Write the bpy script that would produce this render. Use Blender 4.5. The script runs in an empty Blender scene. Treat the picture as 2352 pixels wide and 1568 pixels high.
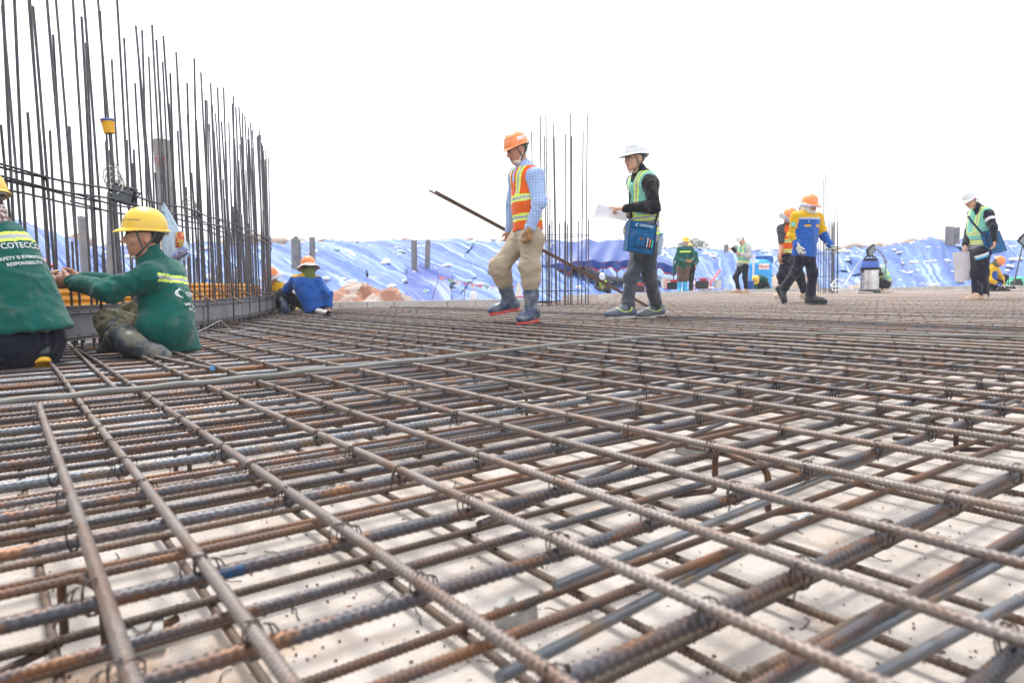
import bpy, bmesh, math, random, os
import numpy as np
from mathutils import Vector, Matrix
from mathutils.bvhtree import BVHTree

# ---------------------------------------------------------------- camera, world, sun, exposure
SC = bpy.context.scene
ZM = 0.14                     # top of the steel mat above the concrete floor
CZ = ZM + 0.32                # camera height
FP, CX, CY = 1600.0, 1176.0, 784.0
PITCH, ROLL = math.atan(129 / 1600.0), math.radians(0.85)
_c, _s, _cp, _sp = math.cos(ROLL), math.sin(ROLL), math.cos(PITCH), math.sin(PITCH)
RV = Vector((_c, -_s * _sp, -_s * _cp)); UV = Vector((_s, _c * _sp, _c * _cp)); FV = Vector((0, _cp, -_sp))
camd = bpy.data.cameras.new('camera'); cam = bpy.data.objects.new('camera', camd)
SC.collection.objects.link(cam); SC.camera = cam
camd.sensor_width = 36; camd.lens = 36 * FP / 2352; camd.clip_start = 0.02; camd.clip_end = 2000
M3 = Matrix((RV, UV, -FV)).transposed()
cam.matrix_world = Matrix.Translation((0, 0, CZ)) @ M3.to_4x4()
camd.dof.use_dof = True; camd.dof.focus_distance = 4.6; camd.dof.aperture_fstop = 5.6

w = bpy.data.worlds.new('World'); SC.world = w; w.use_nodes = True
nt = w.node_tree; nt.nodes.clear()
wo = nt.nodes.new('ShaderNodeOutputWorld'); bg = nt.nodes.new('ShaderNodeBackground')
sky = nt.nodes.new('ShaderNodeTexSky'); sky.sky_type = 'NISHITA'; sky.sun_disc = False
SUN_EL, SUN_AZ = math.radians(62), math.radians(-25)
sky.sun_elevation = SUN_EL; sky.sun_rotation = SUN_AZ; sky.dust_density = 4; sky.air_density = 1.0
mx = nt.nodes.new('ShaderNodeMix'); mx.data_type = 'RGBA'; mx.inputs[0].default_value = 0.86
nt.links.new(sky.outputs[0], mx.inputs[6]); mx.inputs[7].default_value = (9.6, 9.8, 10.2, 1)   # white overcast layer
nt.links.new(mx.outputs[2], bg.inputs[0]); bg.inputs[1].default_value = 0.105
nt.links.new(bg.outputs[0], wo.inputs[0])
sl = bpy.data.lights.new('sun', 'SUN'); sl.energy = 1.9; sl.angle = math.radians(12); sl.color = (1, .96, .9)
so = bpy.data.objects.new('sun', sl); SC.collection.objects.link(so)
sd = Vector((math.sin(SUN_AZ) * math.cos(SUN_EL), math.cos(SUN_AZ) * math.cos(SUN_EL), math.sin(SUN_EL)))
so.rotation_euler = sd.to_track_quat('Z', 'Y').to_euler()
SC.view_settings.view_transform = 'Standard'; SC.view_settings.look = 'None'
SC.view_settings.exposure = 1.04; SC.view_settings.gamma = 1
SC.cycles.max_bounces = 6; SC.cycles.diffuse_bounces = 3; SC.cycles.glossy_bounces = 2
SC.cycles.transmission_bounces = 4; SC.cycles.transparent_max_bounces = 8
COL = SC.collection
R = random.Random(7)
VS = float(os.environ.get('DEVVOX', '1'))

# ---------------------------------------------------------------- helpers
def ray(x, y):
    return RV * (x - CX) + UV * (CY - y) + FV * FP
def at(x, y, Y):                                   # world point seen at photo pixel (2352 wide) at depth Y
    r = ray(x, y); return Vector((0, 0, CZ)) + r * (Y / r.y)
def gp(x, y, z=ZM):
    r = ray(x, y); return Vector((0, 0, CZ)) + r * ((z - CZ) / r.z)
def nrm(v): return Vector(v).normalized()
def lerp(a, b, t): return a + (b - a) * t

def tag(o, label=None, cat=None, group=None, kind=None):
    if label: o['label'] = label
    if cat: o['category'] = cat
    if group: o['group'] = group
    if kind: o['kind'] = kind
    return o
def empty(name, loc, label, cat, group=None, rz=0):
    o = bpy.data.objects.new(name, None); COL.objects.link(o); o.location = loc; o.rotation_euler = (0, 0, rz)
    o.empty_display_size = .1
    return tag(o, label, cat, group)
def link(name, me, mats=None, parent=None, smooth=None, loc=None):
    o = bpy.data.objects.new(name, me); COL.objects.link(o)
    if mats is not None and not me.materials:
        for m in (mats if isinstance(mats, (list, tuple)) else [mats]): me.materials.append(m)
    if smooth is not None: me.polygons.foreach_set('use_smooth', [smooth] * len(me.polygons))
    if parent is not None: o.parent = parent
    if loc is not None: o.location = loc
    return o
def mesh_np(name, V, F, mi=None, smooth=True):
    me = bpy.data.meshes.new(name); F = np.asarray(F, dtype=np.int32); n = F.shape[1]
    me.vertices.add(len(V)); me.vertices.foreach_set('co', np.asarray(V, dtype=np.float32).ravel())
    me.loops.add(F.size); me.loops.foreach_set('vertex_index', F.ravel())
    me.polygons.add(len(F)); me.polygons.foreach_set('loop_start', np.arange(0, F.size, n, dtype=np.int32))
    if mi is not None: me.polygons.foreach_set('material_index', np.asarray(mi, dtype=np.int32))
    me.update(calc_edges=True); me.validate()
    me.polygons.foreach_set('use_smooth', [smooth] * len(me.polygons))
    return me

class MB:                                          # small mesh builder
    def __init__(s): s.v = []; s.f = []; s.m = []
    def add(s, vs, fs, mi=0):
        b = len(s.v); s.v += [tuple(v) for v in vs]; s.f += [tuple(b + i for i in f) for f in fs]; s.m += [mi] * len(fs); return s
    def box(s, c, h, M=None, mi=0, bev=0.0):
        c = Vector(c); M = M or Matrix.Identity(3)
        if bev <= 0:
            vs = [c + M @ Vector((sx * h[0], sy * h[1], sz * h[2])) for sx in (-1, 1) for sy in (-1, 1) for sz in (-1, 1)]
            return s.add(vs, [(0, 1, 3, 2), (4, 6, 7, 5), (0, 4, 5, 1), (2, 3, 7, 6), (0, 2, 6, 4), (1, 5, 7, 3)], mi)
        bm = bmesh.new(); bmesh.ops.create_cube(bm, size=2)
        for v in bm.verts: v.co = Vector((v.co.x * h[0], v.co.y * h[1], v.co.z * h[2]))
        bmesh.ops.bevel(bm, geom=bm.edges[:], offset=bev, segments=2, affect='EDGES')
        bm.verts.index_update()
        s.add([c + M @ v.co for v in bm.verts], [[v.index for v in f.verts] for f in bm.faces], mi); bm.free(); return s
    def tube(s, pts, r, n=8, mi=0, closed=False, caps=True):
        pts = [Vector(p) for p in pts]; N = len(pts); rs = r if isinstance(r, (list, tuple)) else [r] * N
        up = None; vs = []
        for i in range(N):
            if closed: t = pts[(i + 1) % N] - pts[i - 1]
            else: t = pts[min(i + 1, N - 1)] - pts[max(i - 1, 0)]
            t = t.normalized() if t.length > 1e-9 else Vector((0, 0, 1))
            if up is None:
                up = Vector((0, 0, 1)) if abs(t.z) < .9 else Vector((1, 0, 0))
            a = t.cross(up); a = a.normalized() if a.length > 1e-6 else Vector((1, 0, 0)); up = a.cross(t).normalized()
            for k in range(n):
                th = 2 * math.pi * k / n; vs.append(pts[i] + (a * math.cos(th) + up * math.sin(th)) * rs[i])
        fs = []
        for i in range(N if closed else N - 1):
            j = (i + 1) % N
            for k in range(n):
                fs.append((i * n + k, i * n + (k + 1) % n, j * n + (k + 1) % n, j * n + k))
        if not closed and caps: fs += [tuple(range(n))[::-1], tuple((N - 1) * n + k for k in range(n))]
        return s.add(vs, fs, mi)
    def lathe(s, prof, n=24, M=None, c=(0, 0, 0), mi=0, sx=1, sy=1):
        M = M or Matrix.Identity(3); c = Vector(c); vs = []
        for (r, z) in prof:
            for k in range(n):
                a = 2 * math.pi * k / n; vs.append(c + M @ Vector((r * sx * math.cos(a), r * sy * math.sin(a), z)))
        fs = [(i * n + k, i * n + (k + 1) % n, (i + 1) * n + (k + 1) % n, (i + 1) * n + k) for i in range(len(prof) - 1) for k in range(n)]
        if prof[0][0] > 1e-6: fs.append(tuple(range(n))[::-1])
        if prof[-1][0] > 1e-6: fs.append(tuple((len(prof) - 1) * n + k for k in range(n)))
        return s.add(vs, fs, mi)
    def mesh(s, name, smooth=True, off=None):
        me = bpy.data.meshes.new(name)
        vs = s.v if off is None else [(v[0] - off[0], v[1] - off[1], v[2] - off[2]) for v in s.v]
        me.from_pydata(vs, [], s.f); me.polygons.foreach_set('material_index', s.m)
        me.polygons.foreach_set('use_smooth', [smooth] * len(s.f)); me.update(); return me
    def build(s, name, mats, parent=None, smooth=True, off=None):
        if off is None and parent is not None: off = parent.location
        me = s.mesh(name, smooth, off)
        o = link(name, me, mats, parent)
        if smooth:
            try: me.set_sharp_from_angle(angle=math.radians(42))
            except Exception: pass
        return o

def vnoise(p, seed=0):                              # smooth value noise in -1..1 on (N,3)
    p = np.asarray(p, dtype=np.float64); i = np.floor(p).astype(np.int64); f = p - i; f = f * f * (3 - 2 * f)
    def h(x, y, z):
        n = (x * 73856093) ^ (y * 19349663) ^ (z * 83492791) ^ (seed * 2654435761)
        n = (n ^ (n >> 13)) * 1274126177; n &= 0x7fffffff; return (n % 100003) / 50001.5 - 1
    r = 0
    for dx in (0, 1):
        for dy in (0, 1):
            for dz in (0, 1):
                wgt = (f[:, 0] if dx else 1 - f[:, 0]) * (f[:, 1] if dy else 1 - f[:, 1]) * (f[:, 2] if dz else 1 - f[:, 2])
                r = r + wgt * h(i[:, 0] + dx, i[:, 1] + dy, i[:, 2] + dz)
    return r
def fbm(p, seed=0, o=3):
    r = 0; a = 1.0
    for k in range(o): r = r + a * vnoise(np.asarray(p) * 2 ** k, seed + k); a *= .5
    return r

# ---------------------------------------------------------------- materials
MATS = {}
def nd(nt, t, **kw):
    n = nt.nodes.new(t)
    for k, v in kw.items(): setattr(n, k, v)
    return n
def mat(name, col, rough=.7, metal=0.0, col2=None, nscale=4.0, namt=.5, bump=0.0, bscale=60.0, spec=.5, rand=0.0, lo=.4, hi=.65,
        col3=None, n3=20., lo3=.6, hi3=.7, coord='Object', sheen=0.0, alpha=1.0, trans=0.0, sxyz=None, fiber=None):
    if name in MATS: return MATS[name]
    m = bpy.data.materials.new(name); m.use_nodes = True; t = m.node_tree; b = t.nodes['Principled BSDF']; L = t.links
    b.inputs['Roughness'].default_value = rough; b.inputs['Metallic'].default_value = metal
    b.inputs['Specular IOR Level'].default_value = spec
    if sheen: b.inputs['Sheen Weight'].default_value = sheen
    if alpha < 1: b.inputs['Alpha'].default_value = alpha
    if trans: b.inputs['Transmission Weight'].default_value = trans
    tc = nd(t, 'ShaderNodeTexCoord'); src = tc.outputs[coord]
    oi = nd(t, 'ShaderNodeObjectInfo')
    ad = nd(t, 'ShaderNodeVectorMath', operation='ADD')
    sc_ = nd(t, 'ShaderNodeVectorMath', operation='SCALE'); cmb = nd(t, 'ShaderNodeCombineXYZ')
    L.new(oi.outputs['Random'], cmb.inputs[0]); L.new(oi.outputs['Random'], cmb.inputs[1]); L.new(cmb.outputs[0], sc_.inputs[0]); sc_.inputs['Scale'].default_value = 37.0
    L.new(src, ad.inputs[0]); L.new(sc_.outputs[0], ad.inputs[1]); vec = ad.outputs[0]
    if sxyz:
        mp = nd(t, 'ShaderNodeMapping'); mp.inputs['Scale'].default_value = sxyz; L.new(vec, mp.inputs[0]); vec2 = mp.outputs[0]
    else: vec2 = vec
    cur = None
    rgb = nd(t, 'ShaderNodeRGB'); rgb.outputs[0].default_value = (*col, 1); cur = rgb.outputs[0]
    def mixc(a, bcol, fac, blend='MIX'):
        x = nd(t, 'ShaderNodeMix', data_type='RGBA', blend_type=blend)
        if isinstance(fac, float): x.inputs[0].default_value = fac
        else: L.new(fac, x.inputs[0])
        L.new(a, x.inputs[6])
        if isinstance(bcol, tuple): x.inputs[7].default_value = (*bcol, 1)
        else: L.new(bcol, x.inputs[7])
        return x.outputs[2]
    def noisef(sc, a, c, det=4, v=None):
        n = nd(t, 'ShaderNodeTexNoise'); n.inputs['Scale'].default_value = sc; n.inputs['Detail'].default_value = det; n.inputs['Roughness'].default_value = .6
        L.new(v or vec2, n.inputs['Vector'])
        mr = nd(t, 'ShaderNodeMapRange'); mr.inputs['From Min'].default_value = a; mr.inputs['From Max'].default_value = c
        L.new(n.outputs[0], mr.inputs[0]); return mr.outputs[0]
    c2 = col2 or tuple(c * .72 for c in col)
    f = noisef(nscale, lo, hi)
    mm = nd(t, 'ShaderNodeMath', operation='MULTIPLY'); L.new(f, mm.inputs[0]); mm.inputs[1].default_value = namt
    cur = mixc(cur, c2, mm.outputs[0])
    if col3: cur = mixc(cur, col3, noisef(n3, lo3, hi3))
    if rand:
        mr = nd(t, 'ShaderNodeMapRange'); mr.inputs['To Min'].default_value = 1 - rand; mr.inputs['To Max'].default_value = 1 + rand * .6
        L.new(oi.outputs['Random'], mr.inputs[0])
        hs = nd(t, 'ShaderNodeHueSaturation'); L.new(mr.outputs[0], hs.inputs['Value']); L.new(cur, hs.inputs['Color']); cur = hs.outputs[0]
    L.new(cur, b.inputs['Base Color'])
    if bump:
        n = nd(t, 'ShaderNodeTexNoise'); n.inputs['Scale'].default_value = bscale; n.inputs['Detail'].default_value = 5; L.new(vec, n.inputs['Vector'])
        bp = nd(t, 'ShaderNodeBump'); bp.inputs['Strength'].default_value = bump; bp.inputs['Distance'].default_value = .01
        L.new(n.outputs[0], bp.inputs['Height']); L.new(bp.outputs[0], b.inputs['Normal'])
    MATS[name] = m; return m
def cloth(name, col, dirt=None, **k):
    col = tuple(v * .84 for v in col); dirt = tuple(v * .84 for v in dirt) if dirt else None
    k.setdefault('col3', tuple(c * .72 + d * .28 * .6 for c, d in zip(col, (.36, .31, .26)))); k.setdefault('n3', 11.); k.setdefault('lo3', .55); k.setdefault('hi3', .75)
    return mat(name, col, rough=.85, col2=dirt or tuple(c * .62 for c in col), nscale=7, namt=.55, bump=.35, bscale=45, spec=.2, sheen=.15, **k)

# steel: bluish mill scale with rust
def steel(name, base, rust, amt, rough=.45, metal=.55, dust=None, lo=.45, hi=.62, rand=.25):
    q_ = lambda c: tuple(v * .70 for v in c) if c else c
    base, rust, dust = q_(base), q_(rust), q_(dust)
    m = mat(name, base, rough=rough, metal=metal, col2=rust, nscale=5, namt=amt, lo=lo, hi=hi, col3=dust, n3=9, lo3=.52, hi3=.66, bump=.25, bscale=180, rand=rand, sxyz=(1.6, 6, 6))
    t = m.node_tree; b = t.nodes['Principled BSDF']; L = t.links; src = b.inputs['Base Color'].links[0].from_socket       # crest glints and groove shade painted into the steel colour
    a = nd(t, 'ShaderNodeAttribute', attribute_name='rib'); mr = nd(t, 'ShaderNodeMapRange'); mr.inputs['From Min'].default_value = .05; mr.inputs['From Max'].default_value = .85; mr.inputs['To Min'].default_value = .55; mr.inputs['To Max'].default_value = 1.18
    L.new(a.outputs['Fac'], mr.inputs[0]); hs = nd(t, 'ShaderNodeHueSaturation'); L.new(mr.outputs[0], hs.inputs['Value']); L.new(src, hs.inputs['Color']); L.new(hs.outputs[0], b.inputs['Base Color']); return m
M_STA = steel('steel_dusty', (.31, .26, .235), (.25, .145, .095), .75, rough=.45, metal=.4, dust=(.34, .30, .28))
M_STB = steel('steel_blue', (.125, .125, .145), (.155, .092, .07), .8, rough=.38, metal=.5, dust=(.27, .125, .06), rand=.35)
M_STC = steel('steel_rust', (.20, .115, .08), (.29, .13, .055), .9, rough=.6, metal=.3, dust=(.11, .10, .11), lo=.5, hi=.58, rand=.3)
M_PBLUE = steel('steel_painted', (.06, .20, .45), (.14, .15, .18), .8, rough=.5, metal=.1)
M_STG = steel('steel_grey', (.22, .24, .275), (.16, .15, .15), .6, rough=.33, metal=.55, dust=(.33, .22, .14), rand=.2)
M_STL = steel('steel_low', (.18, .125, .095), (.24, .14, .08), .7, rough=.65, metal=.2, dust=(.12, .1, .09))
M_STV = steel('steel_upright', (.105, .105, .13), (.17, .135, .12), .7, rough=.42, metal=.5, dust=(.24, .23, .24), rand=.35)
M_WIRE = mat('wire_black', (.035, .03, .03), rough=.5, metal=.5, col2=(.1, .05, .03))

# ---------------------------------------------------------------- ribbed bars
def bar_mesh(name, d, length, ribbed=True, pitch=None, n=10, wav=.0, seed=0, dense=5):
    r = d / 2; rr = random.Random(seed)
    if ribbed:
        pitch = pitch or d * .62; NR = int(length / pitch * dense)
    else: NR = max(2, int(length / .25)); pitch = 1
    s = np.linspace(0, length, NR + 1)[:, None]; th = (np.arange(n) / n * 2 * np.pi)[None, :]
    if ribbed:
        sgn = np.where(np.sin(th) >= 0, 1, -1)
        ph = (s + sgn * np.cos(th) * r * .75) / pitch; ph = ph - np.floor(ph)
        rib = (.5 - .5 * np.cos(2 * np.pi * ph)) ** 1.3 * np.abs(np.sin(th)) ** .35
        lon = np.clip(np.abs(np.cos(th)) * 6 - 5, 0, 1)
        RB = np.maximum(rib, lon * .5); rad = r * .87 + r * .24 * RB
    else: rad = r + 0 * s + 0 * th; RB = rad * 0 + .8
    p1, p2, p3 = [rr.uniform(0, 6) for _ in range(3)]
    oy = wav * (np.sin(s * 1.1 + p1) + .5 * np.sin(s * 2.7 + p2)); oz = wav * .3 * np.sin(s * 2.1 + p3)
    V = np.stack([np.broadcast_to(s, rad.shape), oy + rad * np.cos(th), oz + rad * np.sin(th)], -1).reshape(-1, 3)
    i = np.arange(NR)[:, None] * n; k = np.arange(n)[None, :]; k2 = (k + 1) % n
    F = np.stack([i + k, i + n + k, i + n + k2, i + k2], -1).reshape(-1, 4)[:, ::-1]
    me = bpy.data.meshes.new(name); nv = len(V)
    nf = len(F); loops = np.concatenate([F.ravel(), np.arange(n), np.arange(NR * n, NR * n + n)[::-1]]).astype(np.int32)
    me.vertices.add(nv); me.vertices.foreach_set('co', V.astype(np.float32).ravel())
    me.loops.add(len(loops)); me.loops.foreach_set('vertex_index', loops)
    st = np.concatenate([np.arange(0, nf * 4, 4), [nf * 4, nf * 4 + n]]).astype(np.int32)
    me.polygons.add(nf + 2); me.polygons.foreach_set('loop_start', st)
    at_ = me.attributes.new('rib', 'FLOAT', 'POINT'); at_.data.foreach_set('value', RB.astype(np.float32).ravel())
    me.update(calc_edges=True); me.polygons.foreach_set('use_smooth', [True] * nf + [False] * 2)
    # outward normals
    if me.polygons[0].normal.dot(Vector(V[F[0][0]]) - Vector((0, oy[0, 0], oz[0, 0]))) < 0: me.flip_normals()
    return me
BARLIB = {}
def bar_lib(kind, d, L, m, ribbed):
    if L < 1: LL = .6
    elif L < 2: LL = 1.4
    else: LL = min([2.4, 3.2, 4.4, 6, 8, 11, 15, 20, 26, 34], key=lambda q: abs(math.log(q / L)))
    key = (kind, LL, m.name)
    if key not in BARLIB:
        me = bar_mesh('bar_' + kind, d, LL, ribbed, n=10 if LL < 5 else 8, wav=.004, seed=len(BARLIB), dense=7 if LL < 9 else 6)
        me.materials.append(m); BARLIB[key] = me
    return BARLIB[key], LL
def place_bar(kind, d, m, a, b, ribbed=True, name='reinforcing_bar', label=None, cat='rebar', group=None):
    a = Vector(a); b = Vector(b); L = (b - a).length; me, LL = bar_lib(kind, d, L, m, ribbed)
    o = bpy.data.objects.new(name, me); COL.objects.link(o); o.location = a
    q = (b - a).to_track_quat('X', 'Z'); o.rotation_euler = (q @ Matrix.Rotation(0, 4, 'X').to_quaternion()).to_euler(); o.scale = (L / LL, 1, 1)
    return tag(o, label, cat, group)

# ---------------------------------------------------------------- site geometry
RC, RR = Vector((-20.1, 4.5)), 17.6                 # ring wall centre, radius
KERB = [(-4.6, 11.55), (-1.5, 11.6), (.35, 11.2), (1.1, 14.6), (3.1, 17.0), (6.3, 20.2), (9.4, 21.5), (15, 21.2), (24, 20.5)]
def kerb_y(x):
    return float(np.interp(x, [k[0] for k in KERB], [k[1] for k in KERB]))
def ring_pt(y, dr=0.0):                              # point on the ring at world y
    r = RR + dr; return Vector((RC.x + math.sqrt(max(0, r * r - (y - RC.y) ** 2)), y))
def ring_ang(a, dr=0.0): return Vector((RC.x + (RR + dr) * math.cos(a), RC.y + (RR + dr) * math.sin(a)))
def inside(x, y, dr=-.35):
    if math.hypot(x - RC.x, y - RC.y) < RR + dr: return False
    if y > kerb_y(x) - .12: return False
    return y > -.7 and x < .80 * y + 1.3 and x > -.80 * y - 1.5
def clip(n, off, dr=-.35):
    d = Vector((-n.y, n.x)); p0 = n * off; best = None; cur = None
    for i in range(-400, 1700):
        s = i * .02; p = p0 + d * s
        if inside(p.x, p.y, dr):
            if cur is None: cur = [s, s]
            cur[1] = s
        else:
            if cur and (best is None or cur[1] - cur[0] > best[1] - best[0]): best = cur
            cur = None
    if cur and (best is None or cur[1] - cur[0] > best[1] - best[0]): best = cur
    return (p0, d, best) if best and best[1] - best[0] > .3 else None

# --- terrain
TA = [-1.6, -1, -.70, -.58, -.45, -.34, 0, .06, .14, .3, .5, .62, .75, 1, 1.6]
TYF = [13, 13, 14, 15, 16, 17.5, 18, 19, 24, 25, 25, 24, 24, 23, 22]
TYT = [23, 24, 25, 28, 33, 35, 36, 37, 43, 44, 44, 42, 42, 40, 38]
TZT = [3.3, 3.1, 2.75, 1.75, 2.2, 2.45, 2.45, 2.4, 2.35, 2.25, 2.1, 2.45, 2.25, 2.2, 2.2]
def prof(t):
    t = np.clip(t, 0, 1); return .62 * t + .38 * (t * t * (3 - 2 * t)) + .05 * np.sin(t * 2 * np.pi * 1.0 + 2.6) - .05 * np.sin(2.6)
def height(x, y):
    x = np.asarray(x, float); y = np.asarray(y, float); a = x / np.maximum(y, 1)
    yf = np.interp(a, TA, TYF); yt = np.interp(a, TA, TYT); zt = np.interp(a, TA, TZT)
    t = (y - yf) / (yt - yf); zf = ZM - .12
    z = zf + (zt + .12) * prof(t)
    q = np.stack([x * .35, y * .35, 0 * x], -1).reshape(-1, 3)
    nz = fbm(q, 3, 3).reshape(x.shape)
    z = z + nz * .12 * np.clip(t * 3, 0, 1) * np.clip((t > 0) * 1., 0, 1)
    back = np.clip((y - yt) / 4, 0, 1); z = z - back * .0
    return z
def hz(x, y): return float(height(np.array([x]), np.array([y]))[0])

M_DIRT = mat('dirt', (.36, .29, .235), rough=.95, col2=(.24, .16, .12), nscale=.9, namt=.8, col3=(.45, .40, .35), n3=3, bump=.8, bscale=3)
M_SLAB = mat('concrete_floor', (.47, .425, .39), rough=.9, col2=(.33, .285, .245), nscale=6, namt=.75, lo=.44, hi=.68, col3=(.40, .26, .16), n3=3.2, lo3=.58, hi3=.74, bump=.6, bscale=70)
def slab_specks(m):
    t = m.node_tree; b = t.nodes['Principled BSDF']; L = t.links; src = b.inputs['Base Color'].links[0].from_socket
    tc = nd(t, 'ShaderNodeTexCoord')
    for sc_, th, col in ((55, .16, (.16, .10, .075)), (170, .2, (.28, .22, .18)), (21, .09, (.19, .10, .06))):
        v = nd(t, 'ShaderNodeTexVoronoi'); v.inputs['Scale'].default_value = sc_; L.new(tc.outputs['Object'], v.inputs['Vector'])
        cr = nd(t, 'ShaderNodeMapRange'); cr.inputs['From Min'].default_value = th; cr.inputs['From Max'].default_value = th * .7
        L.new(v.outputs['Distance'], cr.inputs[0])
        vc = nd(t, 'ShaderNodeSeparateColor'); L.new(v.outputs['Color'], vc.inputs[0])
        g = nd(t, 'ShaderNodeMath', operation='GREATER_THAN'); g.inputs[1].default_value = .72; L.new(vc.outputs[0], g.inputs[0])
        mu = nd(t, 'ShaderNodeMath', operation='MULTIPLY'); L.new(cr.outputs[0], mu.inputs[0]); L.new(g.outputs[0], mu.inputs[1])
        x = nd(t, 'ShaderNodeMix', data_type='RGBA'); L.new(mu.outputs[0], x.inputs[0]); L.new(src, x.inputs[6]); x.inputs[7].default_value = (*col, 1); src = x.outputs[2]
    L.new(src, b.inputs['Base Color'])
slab_specks(M_SLAB)

def build_ground():
    na, nr = 220, 170
    aa = np.linspace(-1.6, 1.6, na)
    rr = np.concatenate([np.linspace(-3, 12, 12), np.linspace(12.5, 48, 130), 48 + np.geomspace(2, 900, nr - 142)])
    A, Y = np.meshgrid(aa, rr); X = np.where(Y < 4, A * 4 * 2, A * Y); X = np.where(Y < 4, A * 8, X); X = np.where((Y >= 4) & (Y < 12), A * np.maximum(Y, 8), X)
    Z = height(X, np.maximum(Y, 1)); Z = np.where(Y < 12.4, ZM - .2, Z)
    Z = np.where(Y < 12.4, -.02, Z)
    lump = fbm(np.stack([X * 1.1, Y * 1.1, 0 * X], -1).reshape(-1, 3), 11, 4).reshape(X.shape)
    yt = np.interp(A, TA, TYT); crest = np.exp(-((Y - yt - 1.5) / 2.2) ** 2); Z = Z + crest * np.clip(lump + .25, 0, 2) * .30
    Z = Z - np.where(Y >= 12.4, .05, 0)
    V = np.stack([X, Y, Z], -1).reshape(-1, 3)
    i, j = np.meshgrid(np.arange(len(rr) - 1), np.arange(na - 1), indexing='ij'); b = i * na + j
    F = np.stack([b, b + 1, b + na + 1, b + na], -1).reshape(-1, 4)
    me = mesh_np('ground', V, F); tag(link('ground', me, M_DIRT), kind='structure')
    # blinding concrete under the mat
    pts = [(-9, -3)] + [(x, -3) for x in (12, 26)] + [(x, y + .12) for x, y in KERB[::-1]] + [(-9, 11.6)]
    m = MB(); m.add([(x, y, 0.0) for x, y in pts], [tuple(range(len(pts)))])
    o = m.build('concrete_floor', M_SLAB, smooth=False); tag(o, kind='structure')
    m = MB(); vs = [(*ring_ang(a_, 1.0 + .10 * math.sin(a_ * 31) + .06 * math.sin(a_ * 83) + .03 * math.sin(a_ * 190)), .004) for a_ in np.linspace(-.42, .37, 160)] + [(*ring_ang(a_, -.16), .004) for a_ in np.linspace(.375, .72, 20)] + [(RC.x, RC.y, .004)]
    m.add(vs, [tuple(range(len(vs)))]); tag(m.build('soil', mat('soil_dark', (.06, .043, .034), rough=.95, col2=(.17, .135, .11), nscale=5, col3=(.30, .26, .22), n3=9, lo3=.6, hi3=.7, bump=.6, bscale=30), smooth=False), kind='structure')
build_ground()

# --- kerb of concrete blocks
M_KERB = mat('kerb_concrete', (.40, .375, .35), rough=.9, col2=(.50, .48, .46), nscale=3, namt=.8, col3=(.42, .27, .2), n3=1.2, lo3=.6, hi3=.72, bump=.4, bscale=40)
def kerb():
    runs = [(KERB[0:3], 'low wall of pale concrete blocks edging the steel mat, left stretch'), (KERB[3:], 'long low concrete block kerb behind the far right edge of the steel mat')]
    for pts, lab in runs:
        r = empty('kerb', (pts[0][0], pts[0][1], 0), lab, 'kerb', 'block kerbs round the mat'); m = MB()
        for (x0, y0), (x1, y1) in zip(pts[:-1], pts[1:]):
            L = math.hypot(x1 - x0, y1 - y0); n = max(1, int(L / .39)); ang = math.atan2(y1 - y0, x1 - x0)
            for i in range(n):
                t = (i + .5) / n; h = ZM + .09 + R.uniform(-.006, .01)
                Mx = Matrix.Rotation(ang + R.uniform(-.01, .01), 3, 'Z')
                m.box((x0 + (x1 - x0) * t, y0 + (y1 - y0) * t, h / 2 - .01), (L / n / 2 - .003, .055, h / 2 + .01), Mx, bev=.006)
        m.build('block_course', M_KERB, r, smooth=False)
kerb()

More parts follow.
